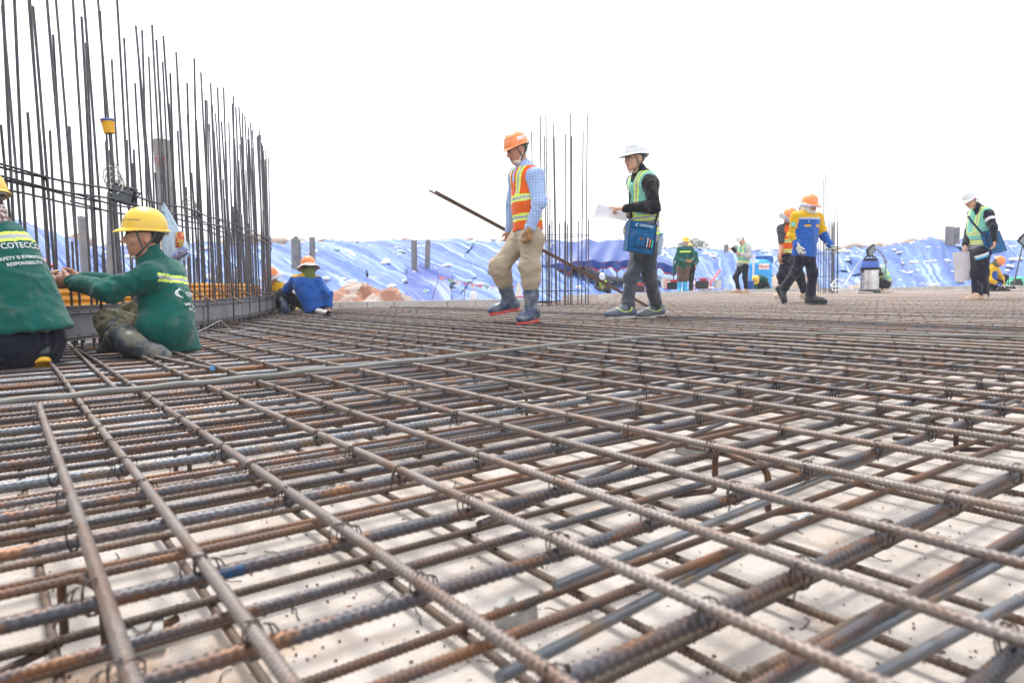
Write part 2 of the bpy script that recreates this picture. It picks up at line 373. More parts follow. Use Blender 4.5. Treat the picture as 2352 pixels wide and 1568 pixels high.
# ---------------------------------------------------------------- tarpaulins
def tarp_material(name, col, col2, slant=-.24):
    col = tuple(v * .72 for v in col); col2 = tuple(v * .80 for v in col2)
    m = bpy.data.materials.new(name); m.use_nodes = True; t = m.node_tree; b = t.nodes['Principled BSDF']; L = t.links
    b.inputs['Roughness'].default_value = .5; b.inputs['Specular IOR Level'].default_value = .28
    tc = nd(t, 'ShaderNodeTexCoord'); oi = nd(t, 'ShaderNodeObjectInfo'); fa = nd(t, 'ShaderNodeAttribute', attribute_name='fold'); mp = nd(t, 'ShaderNodeMapping'); L.new(fa.outputs['Vector'], mp.inputs[0]); mp.inputs['Rotation'].default_value = (0, 0, slant * 0); mp.inputs['Scale'].default_value = (1, .02, .1)
    wn = nd(t, 'ShaderNodeTexNoise'); wn.inputs['Scale'].default_value = .5; L.new(tc.outputs['Object'], wn.inputs['Vector']); wa = nd(t, 'ShaderNodeVectorMath', operation='MULTIPLY_ADD'); L.new(wn.outputs['Color'], wa.inputs[0]); wa.inputs[1].default_value = (.35, .05, 0); L.new(mp.outputs[0], wa.inputs[2])
    def nz(sc, v=None, det=4):
        n = nd(t, 'ShaderNodeTexNoise'); n.inputs['Scale'].default_value = sc; n.inputs['Detail'].default_value = det; L.new(v or wa.outputs[0], n.inputs['Vector']); return n.outputs[0]
    def mr(x, a, c):
        q = nd(t, 'ShaderNodeMapRange'); q.inputs['From Min'].default_value = a; q.inputs['From Max'].default_value = c; L.new(x, q.inputs[0]); return q.outputs[0]
    def mixc(a, c, f):
        x = nd(t, 'ShaderNodeMix', data_type='RGBA'); L.new(f, x.inputs[0]); L.new(a, x.inputs[6]); x.inputs[7].default_value = (*c, 1); return x.outputs[2]
    rgb = nd(t, 'ShaderNodeRGB'); rgb.outputs[0].default_value = (*col, 1); cur = rgb.outputs[0]
    cur = mixc(cur, col2, mr(nz(2.2), .42, .62)); cur = mixc(cur, tuple(min(1, c * 1.15 + .17) for c in col2), mr(nz(4.0), .55, .66)); cur = mixc(cur, (.38, .36, .38), mr(nz(1.3, tc.outputs['Object']), .63, .80))  # pale streaks along the folds: glare highlights painted into the tarp colour
    L.new(cur, b.inputs['Base Color'])
    bp = nd(t, 'ShaderNodeBump'); bp.inputs['Strength'].default_value = .7; bp.inputs['Distance'].default_value = .08; ad = nd(t, 'ShaderNodeMath', operation='ADD'); L.new(nz(2.4, None, 2), ad.inputs[0]); L.new(nz(6.0, None, 2), ad.inputs[1]); L.new(ad.outputs[0], bp.inputs['Height']); L.new(bp.outputs[0], b.inputs['Normal'])
    return m
M_TARP = [tarp_material('tarp_blue', (.028, .105, .42), (.11, .22, .52)), tarp_material('tarp_pale', (.045, .14, .47), (.18, .29, .57)), tarp_material('tarp_deep', (.022, .065, .36), (.06, .12, .44)), tarp_material('tarp_blue_cross', (.040, .10, .42), (.13, .21, .53), .1)]
def tarp(a0, a1, t0, t1, mi, seed, dirn=.5, amp=1.0, lift=.04, label=None, res=.055):
    am = (a0 + a1) / 2; yf = np.interp(am, TA, TYF); yt = np.interp(am, TA, TYT)
    wid = (a1 - a0) * lerp(yf, yt, (t0 + t1) / 2); lng = (t1 - t0) * (yt - yf)
    nu = int(wid / res) + 2; nv = int(lng / .09) + 2
    u, v = np.meshgrid(np.linspace(0, 1, nu), np.linspace(0, 1, nv), indexing='ij')
    eu = .02 * fbm(np.stack([v * 5, 0 * v + 3, 0 * v], -1).reshape(-1, 3), seed, 2).reshape(u.shape)
    ev = .03 * fbm(np.stack([u * 6, 0 * v + 7, 0 * v], -1).reshape(-1, 3), seed, 2).reshape(u.shape)
    A = a0 + (a1 - a0) * u + eu * (np.abs(u - .5) * 2) ** 4 * (a1 - a0) * 3
    T = t0 + (t1 - t0) * v + ev * (np.abs(v - .5) * 2) ** 4
    YF = np.interp(A, TA, TYF); YT = np.interp(A, TA, TYT); Y = YF + (YT - YF) * T; X = A * Y
    Z = height(X, Y)
    warp = vnoise(np.stack([X * .3, Y * .12, 0 * X], -1).reshape(-1, 3), seed + 5).reshape(X.shape)
    c = (X / Y) * 27 + (.20 + dirn * .18) * Y + warp * .30; l = Y               # across the folds
    q = lambda s1, s2, sd: vnoise(np.stack([c * s1, l * s2, 0 * X + sd], -1).reshape(-1, 3), seed + int(sd)).reshape(X.shape)
    rid = lambda n_: 1 - np.abs(n_)
    mod = .45 + .55 * np.clip(vnoise(np.stack([X * .3, Y * .08, 0 * X + 9], -1).reshape(-1, 3), seed + 9).reshape(X.shape) * 1.3 + .5, 0, 1)
    dz = amp * mod * (.20 * rid(q(.9, .02, 1)) ** 6 + .13 * rid(q(2.1, .035, 2)) ** 5 + .065 * rid(q(5.0, .05, 3)) ** 3 + .03 * rid(q(10, .09, 5)) ** 2 + .05 * q(.5, .05, 4))
    Z = Z + (lift + dz) * np.clip(T * 9 + .15, .1, 1)
    V = np.stack([X, Y, Z], -1).reshape(-1, 3)
    i, j = np.meshgrid(np.arange(nu - 1), np.arange(nv - 1), indexing='ij'); b = i * nv + j
    F = np.stack([b, b + nv, b + nv + 1, b + 1], -1).reshape(-1, 4)
    c0 = V.mean(0); V = V - c0
    me = mesh_np('tarpaulin', V, F); fa = me.attributes.new('fold', 'FLOAT_VECTOR', 'POINT'); fa.data.foreach_set('vector', np.stack([c, l, 0 * c], -1).astype(np.float32).ravel())
    o = link('tarpaulin', me, M_TARP[mi], loc=c0)
    tag(o, label, 'tarpaulin', 'blue tarpaulins spread over the earth slope'); return o
TL = [(-.95, -.56, -.02, 1.0, 0, 1, .9, 1.0, .04, 'blue tarpaulin on the highest part of the bank, seen through the left uprights'),
      (-.58, -.36, -.02, .98, 1, 2, .6, 1.0, .07, 'pale blue tarpaulin behind the far end of the curved row of uprights'),
      (-.385, -.20, -.02, 1.0, 1, 3, .35, 1.1, .05, 'light blue tarpaulin behind the squatting worker in the blue jacket'),
      (-.215, -.06, -.02, 1.0, 0, 4, .9, 1.0, .09, 'blue tarpaulin with long slanting folds above the reddish sand heap'),
      (-.15, -.085, .0, .45, 2, 24, .3, 1.5, .16, 'small deep blue tarpaulin bunched round the feet of the two middle piles'),
      (-.08, .10, -.03, 1.0, 1, 5, .6, 1.0, .05, 'pale tarpaulin behind the worker in the orange vest'),
      (.08, .30, -.02, .97, 1, 6, -.3, .9, .08, 'crumpled tarpaulin on the bank behind the blue tent'),
      (.29, .345, .0, .62, 0, 25, -.8, 1.3, .16, 'narrow tarpaulin fold running down beside the green jacket woman'),
      (.33, .50, .35, 1.02, 1, 7, -.6, .9, .05, 'patchy pale tarpaulin on the upper bank above the blue water tank'),
      (.43, .56, -.02, .6, 1, 8, -.2, .8, .1, 'washed out tarpaulin low on the bank behind the thin distant uprights'),
      (.54, .66, -.02, 1.0, 0, 9, -.7, 1.3, .07, 'blue tarpaulin with big diagonal creases left of the man with the drawing'),
      (.485, .555, .30, 1.0, 0, 19, -.1, 1.2, .13, 'tarpaulin hanging in pleats above the vacuum cleaner'),
      (.645, .96, -.02, 1.0, 0, 10, -.4, 1.0, .1, 'blue tarpaulin at the right end of the bank')]
for t_ in TL: tarp(*t_[:9], label=t_[9])

# ---------------------------------------------------------------- sandbags on the bank
M_BAG = [mat('bag_white', (.72, .70, .68), rough=.8, col2=(.55, .50, .48), nscale=7, bump=.5, bscale=20, col3=(.62, .35, .38), n3=7, lo3=.63, hi3=.68),
         mat('bag_cream', (.66, .62, .56), rough=.85, col2=(.45, .38, .33), nscale=6, bump=.5, bscale=20),
         mat('bag_green', (.25, .55, .42), rough=.8, col2=(.7, .75, .72), nscale=6, namt=1., bump=.5, bscale=20)]
def bag_mesh(seed, m):
    n, k = 20, 12; u = np.linspace(0, 2 * np.pi, n, endpoint=False); v = np.linspace(-np.pi / 2, np.pi / 2, k)
    U, Vv = np.meshgrid(u, v, indexing='ij')
    se = lambda c_, e: np.sign(c_) * np.abs(c_) ** e
    X = .30 * se(np.cos(Vv), .7) * se(np.cos(U), .65); Y = .17 * se(np.cos(Vv), .7) * se(np.sin(U), .75); Z = .085 * se(np.sin(Vv), .8)
    P = np.stack([X, Y, Z], -1).reshape(-1, 3); P = P * (1 + .24 * fbm(P * 10, seed, 3))[:, None]; P[:, 2] += .02 * np.sin(P[:, 0] * 40 + seed) * (np.abs(P[:, 0]) < .25)
    P[:, 2] -= .10 * np.abs(P[:, 0]) ** 1.0 * .3
    ii, jj = np.meshgrid(np.arange(n), np.arange(k - 1), indexing='ij'); a = ii * k + jj; b = ((ii + 1) % n) * k + jj
    F = np.stack([a, b, b + 1, a + 1], -1).reshape(-1, 4); me = mesh_np('sandbag', P, F); me.materials.append(m); return me
BAGS = [bag_mesh(i, M_BAG[[0, 0, 1, 2, 0][i]]) for i in range(5)]
def sandbags():
    spots = []
    for i in range(80): spots.append((R.uniform(-.62, .1), R.choice([.25, .5, .75, .92]) + R.uniform(-.13, .06), 0))
    for i in range(8): spots.append((-.30 + i * .07 + R.uniform(-.02, .02), .99, 0))
    for i in range(95): spots.append((R.uniform(.14, .52), R.uniform(.45, 1.0), 1))
    for i in range(70): spots.append((R.uniform(.5, .74), R.choice([.33, .5, .72, .98]) + R.uniform(-.03, .03), 1))
    for i in range(24): spots.append((R.uniform(.12, .74), R.uniform(0, .4), 1))
    spots += [(-.118 + .004 * i, .08 + .035 * i, 2) for i in range(6)]
    for i, (a, t, k) in enumerate(spots):
        yf = np.interp(a, TA, TYF); yt = np.interp(a, TA, TYT); y = float(yf + (yt - yf) * t); x = a * y
        me = BAGS[3] if k == 2 or R.random() < .06 else BAGS[R.choice([0, 1, 2, 4])]
        o = bpy.data.objects.new('sandbag', me); COL.objects.link(o)
        o.location = (x, y, hz(x, y) + .2); o.rotation_euler = (R.uniform(-.25, .45), R.uniform(-.2, .2), R.uniform(-1, 1)); s = R.uniform(.42, .72); o.scale = (s, s, s * R.uniform(1.0, 1.6))
        if me is BAGS[3]: tag(o, 'mint green and white filled bag weighing down the tarpaulin', 'sandbag', 'green sandbags on the bank')
        elif me is BAGS[2]: tag(o, 'dirty cream filled bag weighing down the blue tarpaulin', 'sandbag', 'cream sandbags on the bank')
        else: tag(o, 'white filled bag with faded pink print weighing down the blue tarpaulin', 'sandbag', 'white sandbags on the bank')
sandbags()

# ---------------------------------------------------------------- steel mat
NA = Vector((math.cos(math.radians(36.4)), math.sin(math.radians(36.4))))
NB = Vector((-NA.y, NA.x))
ZA = ZM - .0075; ZB = ZM - .0245; ZB2 = ZM - .031
GA = 'top bars of the steel mat'; GB = 'second layer bars of the steel mat'; GC = 'thinner bars under the second layer'; GD = 'bars of the lower mat'
OFFA = []; OFFB = []
def mat_bars():
    # top layer, running away to the left
    base = [.065, .18, .362, .565, .735, .935, 1.145, 1.40, 1.64]; o = 1.85
    offs = base[:]
    while o < 26: offs.append(o + R.uniform(-.018, .018)); o += .207
    o = -.15
    while o > -6: offs.append(o); o -= .207
    for i, of in enumerate(offs):
        c = clip(NA, of)
        if not c: continue
        p0, d, (s0, s1) = c; ws = R.uniform(-.05, .08)
        if of < 1.9 and of > .17: s1 = min(s1, s1)
        if i == 0:                                     # short end bar, starts inside the mat
            a = gp(95, 926); b = gp(330, 1660); pa = Vector((a.x, a.y, ZA)); pb = pa + (Vector((b.x, b.y, ZA)) - pa) * 1.25
            place_bar('A', .017, M_STA, pa, pb, label='pale smooth-looking top bar ending free in the left foreground', group=None); OFFA.append((of, 0, 2.3)); continue
        # lap: break bars longer than 11.7 m into two lengths side by side
        segs = [(s0, s1)]
        if s1 - s0 > 10:
            k = R.uniform(.35, .65); sm = s0 + (s1 - s0) * k; segs = [(s0, sm + .35), (sm - .35, s1)]
        m = M_STA if R.random() < .75 else (M_STC if R.random() < .3 else M_STB)
        if 1 <= i <= 9: m = M_STA
        rk = R.uniform(-.004, .004)
        for j, (u0, u1) in enumerate(segs):
            pa = p0 + d * u0 + NA * (.018 * j); pb = p0 + d * u1 + NA * (.018 * j + rk)
            place_bar('A', .0150, m, (pa.x, pa.y, ZA), (pb.x, pb.y, ZA), label='long ribbed steel bar of the top layer running toward the curved formwork', group=GA)
        OFFA.append((of, s0, s1))
    # lapped partners near the sitting worker, one ends with a blue painted tip
    for (x0, y0, x1, y1, bl) in [(170, 800, 266, 886, 0), (312, 806, 487, 842, 1)]:
        a = gp(x0, y0); b = gp(x1, y1); bl_ = place_bar('A', .0150, M_STA, (a.x, a.y, ZA), (b.x, b.y, ZA + .001),
            label='short lapped bar with a blue painted end beside the sitting worker' if bl else 'short lapped bar doubled beside a long bar near the crouching worker', cat='rebar')
        if bl:
            dd = (Vector((b.x, b.y, 0)) - Vector((a.x, a.y, 0))).normalized(); e = Vector((b.x, b.y, ZA + .001))
            m = MB(); m.tube([e, e + dd * .006], .0105, 10); c_ = m.build('blue_tip', mat('paint_blue', (.08, .25, .55), rough=.5), None, off=e)
            L = (b - a).length; c_.parent = bl_; c_.matrix_parent_inverse = Matrix.Identity(4); c_.location = (L / bl_.scale.x, 0, 0); c_.scale = (1 / bl_.scale.x, 1, 1); c_.rotation_euler = (0, 0, 0)
            for v in c_.data.vertices: v.co = Matrix.Rotation(-math.atan2(dd.y, dd.x), 3, 'Z') @ v.co
    # second layer
    k = -6
    base = [.335, .435, .545, .672, .76, .88, .98, 1.11, 1.205, 1.31, 1.40, 1.51, 1.62]
    offs = [(b, (i % 2 == 0)) for i, b in enumerate(base)]
    o = 1.72; i = 1
    while o < 12: offs.append((o + R.uniform(-.012, .012), i % 2 == 0)); o += .1 ; i += 1
    o = .23
    while o > -4: offs.append((o, False)); o -= .13
    for of, thin in offs:
        c = clip(NB, of, -.5)
        if not c: continue
        p0, d, (s0, s1) = c
        if thin:
            r_ = R.random(); m = M_STG if r_ < .14 else (M_STB if r_ < .68 else M_STC); z = ZB2 + .004; dd = .0125
            place_bar('T', dd, m, (*(p0 + d * s0), z), (*(p0 + d * s1 + NB * R.uniform(-.01, .01)), z), ribbed=True, label='thin ribbed steel bar between thicker ones in the second layer', group=GC)
        else:
            r_ = R.random(); m = M_STB if r_ < .78 else (M_STC if r_ < .88 else M_STG)
            if abs(of - .76) < .01: m = M_STC
            place_bar('B', .0180, m, (*(p0 + d * s0), ZB), (*(p0 + d * s1 + NB * R.uniform(-.012, .012)), ZB), label='thick ribbed steel bar of the second layer running to the far right', group=GB)
        if not thin: OFFB.append((of, s0, s1))
    for of, m, dd in ((.575, M_STC, .0125), (.603, M_STB, .0125), (.632, M_STC, .016), (.70, M_STC, .0125), (.728, M_STG, .0125), (.795, M_STC, .0125), (.818, M_STB, .0125), (.845, M_STC, .0125), (1.04, M_STC, .0125), (1.255, M_STC, .0125)):
        c = clip(NB, of, -.5)
        if c:
            p0, d, (s0, s1) = c; s1 = min(s1, s0 + R.uniform(1.6, 3.4)); k_ = NB * R.uniform(-.02, .02)
            place_bar('T', dd, m, (*(p0 + d * s0), ZB2 - .012), (*(p0 + d * s1 + k_), ZB2 - .012), label='extra rusty lap bar packed under the second layer in the left foreground', group='lap bars packed in the left foreground')
    # smooth grey bars crossing in front right, short laps that end in view
    for (x0, y0, x1, y1, m, dd) in [(1570, 1690, 2400, 1240, M_STG, .0135), (1150, 1560, 1860, 1190, M_STG, .0135), (1720, 1560, 2352, 1230, M_STL, .014), (1280, 1350, 2352, 910, M_STG, .013),
                                    (1900, 1620, 2500, 1300, M_STG, .013), (1100, 1205, 1880, 880, M_STB, .0125)]:
        a = gp(x0, y0, ZB2 - .012); b = gp(x1, y1, ZB2 - .012)
        place_bar('G' if m is M_STG else 'T', dd, m, a, b, ribbed=(m is not M_STG), label='loose steel bar slanting under the mat in the right foreground', group='loose slanting bars in the right foreground')
    # lower mat resting near the floor
    o = -.6
    while o < 7:
        c = clip(NA, o + R.uniform(-.02, .02), -.3)
        if c:
            p0, d, (s0, s1) = c; place_bar('L', .0125, M_STL, (*(p0 + d * s0), .024), (*(p0 + d * s1), .024), label='brown bar of the lower mat running parallel to the top bars', group=GD)
        o += .205
    o = .1
    while o < 5.5:
        c = clip(NB, o + R.uniform(-.03, .03), -.3)
        if c:
            p0, d, (s0, s1) = c; place_bar('L', .0125, M_STC if R.random() < .35 else M_STL, (*(p0 + d * s0), .0375), (*(p0 + d * s1), .0375), label='brown bar of the lower mat crossing to the far right', group='crossing bars of the lower mat')
        o += .2 if o < .8 else .105
mat_bars()

place_bar('T', .0125, M_PBLUE, gp(505, 1322, ZB2 + .006), gp(560, 1311, ZB2 + .006), label='short piece of thin bar painted blue in the left foreground')
# ties
def ties():
    m = MB(); rw = .0011
    dg = Vector((math.cos(math.radians(81.4)), math.sin(math.radians(81.4)), 0))
    for s_ in (1, -1):
        d_ = Vector((math.cos(math.radians(36.4 + 45 * s_)), math.sin(math.radians(36.4 + 45 * s_)), 0)); pts = []
        for k in range(20):
            a = 2 * math.pi * k / 20; 
            ca, sa = math.cos(a), math.sin(a); pts.append(d_ * ((.0112 if sa > -.2 else .0095) * math.copysign(abs(ca) ** .7, ca)) + Vector((0, 0, -.0095 + .0185 * math.copysign(abs(sa) ** .7, sa))))
        m.tube(pts, rw, 5, closed=True)
    tail = [Vector((.007, .006, .004)), Vector((.011, .009, .002)), Vector((.013, .011, -.006)), Vector((.012, .013, -.013)), Vector((.016, .013, -.020))]
    m.tube(tail, rw, 5); m.tube([p + Vector((.003, .004 * i, -.002 * i)) for i, p in enumerate(tail)], rw, 5)
    me1 = m.mesh('wire_tie'); me1.materials.append(M_WIRE)
    m2 = MB(); m2.add([Vector(v) for v in m.v], m.f); m2.tube([Vector((-.008, .0, .008)), Vector((-.014, -.008, .008)), Vector((-.016, -.016, .0)), Vector((-.013, -.02, -.012))], rw, 5)
    me2 = m2.mesh('wire_tie'); me2.materials.append(M_WIRE)
    X = []
    for oa, s0, s1 in OFFA:
        for j, (ob, t0, t1) in enumerate(OFFB):
            p = NA * oa + NB * ob
            if not inside(p.x, p.y, 0): continue
            if oa == .065 and p.y > 1.98: continue
            if p.y < .35 or abs(p.x) > .76 * p.y + .2: continue
            X.append((p.length, p.x, p.y))
    X.sort()
    X = [q for i, q in enumerate(X) if R.random() < .9]
    for i, (L, x, y) in enumerate(X[:295]):
        o = bpy.data.objects.new('wire_tie', me1 if R.random() < .6 else me2); COL.objects.link(o)
        o.location = (x, y, ZA); o.rotation_euler = (0, 0, R.choice([0, math.pi]) + R.uniform(-.15, .15)); s = R.uniform(.95, 1.1); o.scale = (s, s, s)
        tag(o, 'black twisted wire tie round two crossing steel bars', 'wire tie', 'wire ties on the steel mat')
    far = MB(); rest = X[295:]
    for (L, x, y) in rest[:1500]:
        a = R.uniform(0, 3.14); d_ = Vector((math.cos(a), math.sin(a), 0)) * .016; p = Vector((x, y, ZA + .004))
        far.tube([p - d_ + Vector((0, 0, -.02)), p - d_ * .3 + Vector((0, 0, .01)), p + d_ * .5 + Vector((0, 0, .012)), p + d_ * 1.2 + Vector((0, 0, -.012))], .0019, 4)
    tag(far.build('wire_tie', M_WIRE), 'black wire ties dotted over the far part of the steel mat', 'wire tie', None, 'stuff')
ties()

# ---------------------------------------------------------------- curved formwork and uprights
M_PANEL = mat('form_panel', (.155, .155, .17), rough=.55, col2=(.25, .25, .26), nscale=5, namt=.7, metal=.2, col3=(.30, .28, .26), n3=11, lo3=.62, hi3=.72, bump=.3, bscale=30)
M_ORANGE = mat('orange_plastic', (.85, .37, .03), rough=.45, col2=(.70, .22, .02), nscale=6, bump=.1)
def arc_strip(name, a0, a1, dr, z0, z1, m, thick=.02, prof_=None, n=14, parent=None, off=None):
    mb = MB(); rows = prof_ or [(0, z0), (0, z1)]; full = [(dr + p[0], p[1]) for p in rows] + [(dr + p[0] - thick, p[1]) for p in rows[::-1]]
    K = len(full); vs = []
    for i in range(n + 1):
        a = a0 + (a1 - a0) * i / n
        for (d_, z) in full:
            q = ring_ang(a, d_); vs.append((q.x, q.y, z))
    fs = [(i * K + k, (i + 1) * K + k, (i + 1) * K + (k + 1) % K, i * K + (k + 1) % K) for i in range(n) for k in range(K)]
    fs += [tuple(range(K)), tuple(n * K + k for k in range(K))[::-1]]
    mb.add(vs, fs); return mb.build(name, m, parent, smooth=False)
def ring_wall():
    z0, z1 = ZM + .04, ZM + .24; step = 1.15 / RR; a = -.19; i = 0
    where = ['left of the frame edge', 'behind the crouching worker', 'under the hands of the sitting worker', 'behind the knees of the sitting worker', 'just right of the sitting worker', 'second right of the sitting worker',
             'in the middle of the visible curve', 'beyond the middle of the curve', 'near the far end of the curve', 'last before the squatting worker in blue', 'out of sight round the bend', 'farther round the bend']
    while a < .42:
        b = a + step; q = ring_ang((a + b) / 2)
        r = empty('formwork_panel', (q.x, q.y, 0), 'dark grey curved formwork panel ' + where[min(i, 11)], 'formwork panel', 'curved formwork panels along the ring')
        arc_strip('panel', a + .0006, b - .0006, 0, z0, z1, M_PANEL, .018, parent=r)
        arc_strip('top_rail', a + .001, b - .001, .012, z1 - .014, z1 - .002, M_STG, .010, parent=r, n=10)
        for (zz) in (z1 - .045, z0 + .022):
            mb = MB(); mb.tube([(*ring_ang(a + (b - a) * k / 8, .014), zz) for k in range(9)], .006, 6)
            mb.build('tie_bar', M_STG, r)
        mb = MB()
        for k in range(9):
            aa = a + (b - a) * (k + .3) / 9
            p, q2 = ring_ang(aa, .004), ring_ang(aa, .026)
            for zz in (z1 - .045, z0 + .022):
                mb.tube([(p.x, p.y, zz - .006), (q2.x, q2.y, zz - .002), (q2.x, q2.y, zz + .006), (p.x, p.y, zz + .01)], .0022, 4)
        tag(mb.build('seam_wires', M_WIRE, r), kind='stuff')
        a = b; i += 1
    # orange plastic strip behind
    a = -.18; i = 0; step = 1.9 / RR; lab = ['left of the crouching worker', 'behind the sitting worker\'s arm', 'right of the sitting worker', 'half way along the curve', 'toward the far end', 'past the far end', 'hidden round the bend']
    while a < .6:
        b = a + step; zz = ZM + .12; rows = []
        for k in range(13): rows.append((.012 * (k % 2), zz + .262 * k / 12))
        q = ring_ang((a + b) / 2)
        o = arc_strip('orange_form', a + .001, b - .001, -.20, 0, 0, M_ORANGE, .02, prof_=rows, n=18)
        tag(o, 'ribbed orange plastic form strip ' + lab[min(i, 6)], 'form strip', 'orange plastic form strips behind the uprights'); a = b; i += 1
    # uprights: outer and inner rows
    heights = []
    a = -.185; i = 0
    while a < .365:
        for row, dr in ((0, -.055), (1, -.33)):
            aa = a + R.uniform(-.0012, .0012) + (.0022 if row else 0)
            k = (i + row * 2) % 4
            H = [2.2, 1.30, 2.17, 1.92][k] if R.random() < .85 else R.choice([2.2, 1.3, 1.0, 1.6])
            if row == 1: H = [2.2, 1.28, 1.95, .62][k]
            H += R.uniform(-.05, .05)
            p = ring_ang(aa, dr); lean = Vector((R.gauss(0, .012), R.gauss(0, .012))) * H
            # stop where the ring turns away from sight
            place_bar('V', .0152, M_STV, (p.x, p.y, .0), (p.x + lean.x, p.y + lean.y, ZM + H), name='upright_bar',
                      label='tall ribbed upright bar in the curved row on the left' if H > 1.5 else 'short ribbed upright bar in the curved row on the left', cat='rebar', group='tall uprights of the curved row' if H > 1.5 else 'short uprights of the curved row')
        a += .088 / RR; i += 1
    # ring ties at waist height
    for j, (dr, z) in enumerate(((-.043, .955), (-.043, .895), (-.318, .94), (-.318, .885))):
        segs = [(-.19, -.035), (-.055, .12), (.11, .25), (.24, .37)] if j < 2 else [(-.19, .02), (.0, .2), (.19, .37)]
        for i, (a0, a1) in enumerate(segs):
            mb = MB(); n = 26; pts = [(*ring_ang(a0 + (a1 - a0) * k / n, dr + .018 * (i % 2)), ZM + z + .01 * math.sin(k * .7 + i * 2)) for k in range(n + 1)]
            if j == 0 and i == 0: e = Vector(pts[-1]); pts += [tuple(e + Vector((0, .02, -.02))), tuple(e + Vector((0, .025, -.09)))]
            p0 = Vector(pts[0]); mb.tube(pts, .0065, 7); o = mb.build('tie_bar', M_STV, off=p0); o.location = p0
            tag(o, ['upper outer', 'lower outer', 'upper inner', 'lower inner'][j] + ' curved bar tied across the uprights, ' + ['left end', 'next to the left end', 'middle', 'far end'][min(i, 3)], 'tie bar', 'horizontal bars tied across the uprights')
    # short struts and pins in front of the panels
    for i, (x, yb, yt, dep) in enumerate([(232, 800, 640, 0), (478, 758, 684, 0), (536, 745, 640, 0), (573, 735, 648, 0), (596, 730, 640, 0), (613, 726, 665, 0), (627, 722, 690, 0)]):
        a = gp(x, yb); p = Vector((a.x, a.y, ZM - .12)); top = at(x, yt, a.y)
        place_bar('P', .014, M_STV, p, (top.x, a.y, top.z), name='upright_bar', label='short pin bar standing against the outside of the formwork panels', cat='rebar', group='pin bars against the formwork')
    for i, (x0, y0, x1, y1, da) in enumerate([(420, 657, 497, 696, 5.7), (495, 662, 556, 695, 6.7), (535, 662, 580, 678, 7.3), (573, 660, 612, 676, 8.4), (590, 662, 632, 677, 9.3)]):
        place_bar('P', .014, M_STC, at(x0, y0, da), at(x1, y1, da - .75), name='strut_bar', label='rusty strut bar poking out slanting over the formwork edge', cat='rebar', group='slanting struts over the formwork')
    for i, (x0, y0, x1, y1) in enumerate([(493, 742, 548, 740), (543, 731, 580, 731), (590, 724, 616, 724)]):
        a = gp(x0, y0, ZM + .02); b = gp(x1, y1, ZM + .02)
        place_bar('P', .014, M_STC, a, b, name='strut_bar', label='rusty short bar lying under the formwork panels', cat='rebar', group='short bars lying under the formwork')
ring_wall()

# ---------------------------------------------------------------- free-standing upright clusters
def cluster(xs, ybase, Y, seed, d, label, short_label, grp, ringy, ring_lab):
    rr = random.Random(seed)
    for (x, yt, dx, dy) in xs:
        b = at(x, ybase, Y + dy); t = at(x + dx, yt, Y + dy + rr.uniform(-.05, .05)); b.z = .02
        tall = yt < ybase - 180 * (11.1 / Y) * 1.0
        place_bar('C%d' % int(d * 1000), d, M_STV, b, t, name='upright_bar', label=label if tall else short_label, cat='rebar', group=grp + (' tall' if tall else ' short'))
    for k, (ry, rl) in enumerate(zip(ringy, ring_lab)):
        x0, x1 = min(q[0] for q in xs) - 2, max(q[0] for q in xs) + 2
        c0 = at((x0 + x1) / 2, ry, Y); rad = (x1 - x0) / 2 * Y / FP; mb = MB()
        mb.tube([(rad * math.cos(a * math.pi / 12), .32 * math.sin(a * math.pi / 12), 0) for a in range(24)], .005, 6, closed=True)
        o = mb.build('ring_tie', M_STV, off=(0, 0, 0)); o.location = c0; tag(o, rl, 'tie ring')
xs = []
for (zx, zt, zb) in [(730, 205, 1340), (785, 105, 1340), (813, 235, 1340), (822, 95, 1345), (870, 150, 1335), (878, 240, 1340), (950, 225, 1338), (980, 90, 1335), (990, 237, 1338), (1052, 203, 1330), (1078, 100, 1335),
                     (842, 815, 1340), (858, 785, 1340), (910, 805, 1340), (942, 795, 1340), (963, 812, 1338), (1030, 790, 1338), (1097, 780, 1328), (690, 1110, 1340), (845, 640, 1330)]:
    x, yt = 964.7 + zx * .3515, 229.7 + zt * .3515
    xs.append((x + (6 if yt < 340 and zx < 900 else 1), yt, -(6 if yt < 340 and zx < 900 else (-4 if zx > 1040 and yt < 340 else 0)), R.uniform(-.3, .3)))
cluster(xs, 700, 11.0, 3, .019, 'tall upright bar of the cluster behind the worker in the orange vest', 'short upright bar of the cluster behind the worker in the orange vest', 'uprights of the middle cluster', [542, 668], ['thin tie ring high round the middle cluster of uprights', 'thin tie ring low round the middle cluster of uprights'])
xs2 = []
for (zx, zt) in [(1843, 90), (1895, 105), (1912, 50), (1950, 80), (1993, 70), (2012, 65), (2043, 90), (1898, 570), (1960, 545), (1975, 550), (2000, 560), (2038, 555), (1868, 560), (1925, 600), (1985, 590)]:
    xs2.append((1470 + zx * .22268 - 1, 385.9 + zt * .22268, 1 if zx > 1880 else 0, R.uniform(-.3, .3)))
cluster(xs2, 672, 17.8, 5, .018, 'tall thin upright bar of the far cluster behind the worker in yellow and blue', 'short upright bar of the far cluster behind the worker in yellow and blue', 'uprights of the far cluster', [582, 635], ['tie ring high round the far cluster of uprights', 'tie ring low round the far cluster of uprights'])

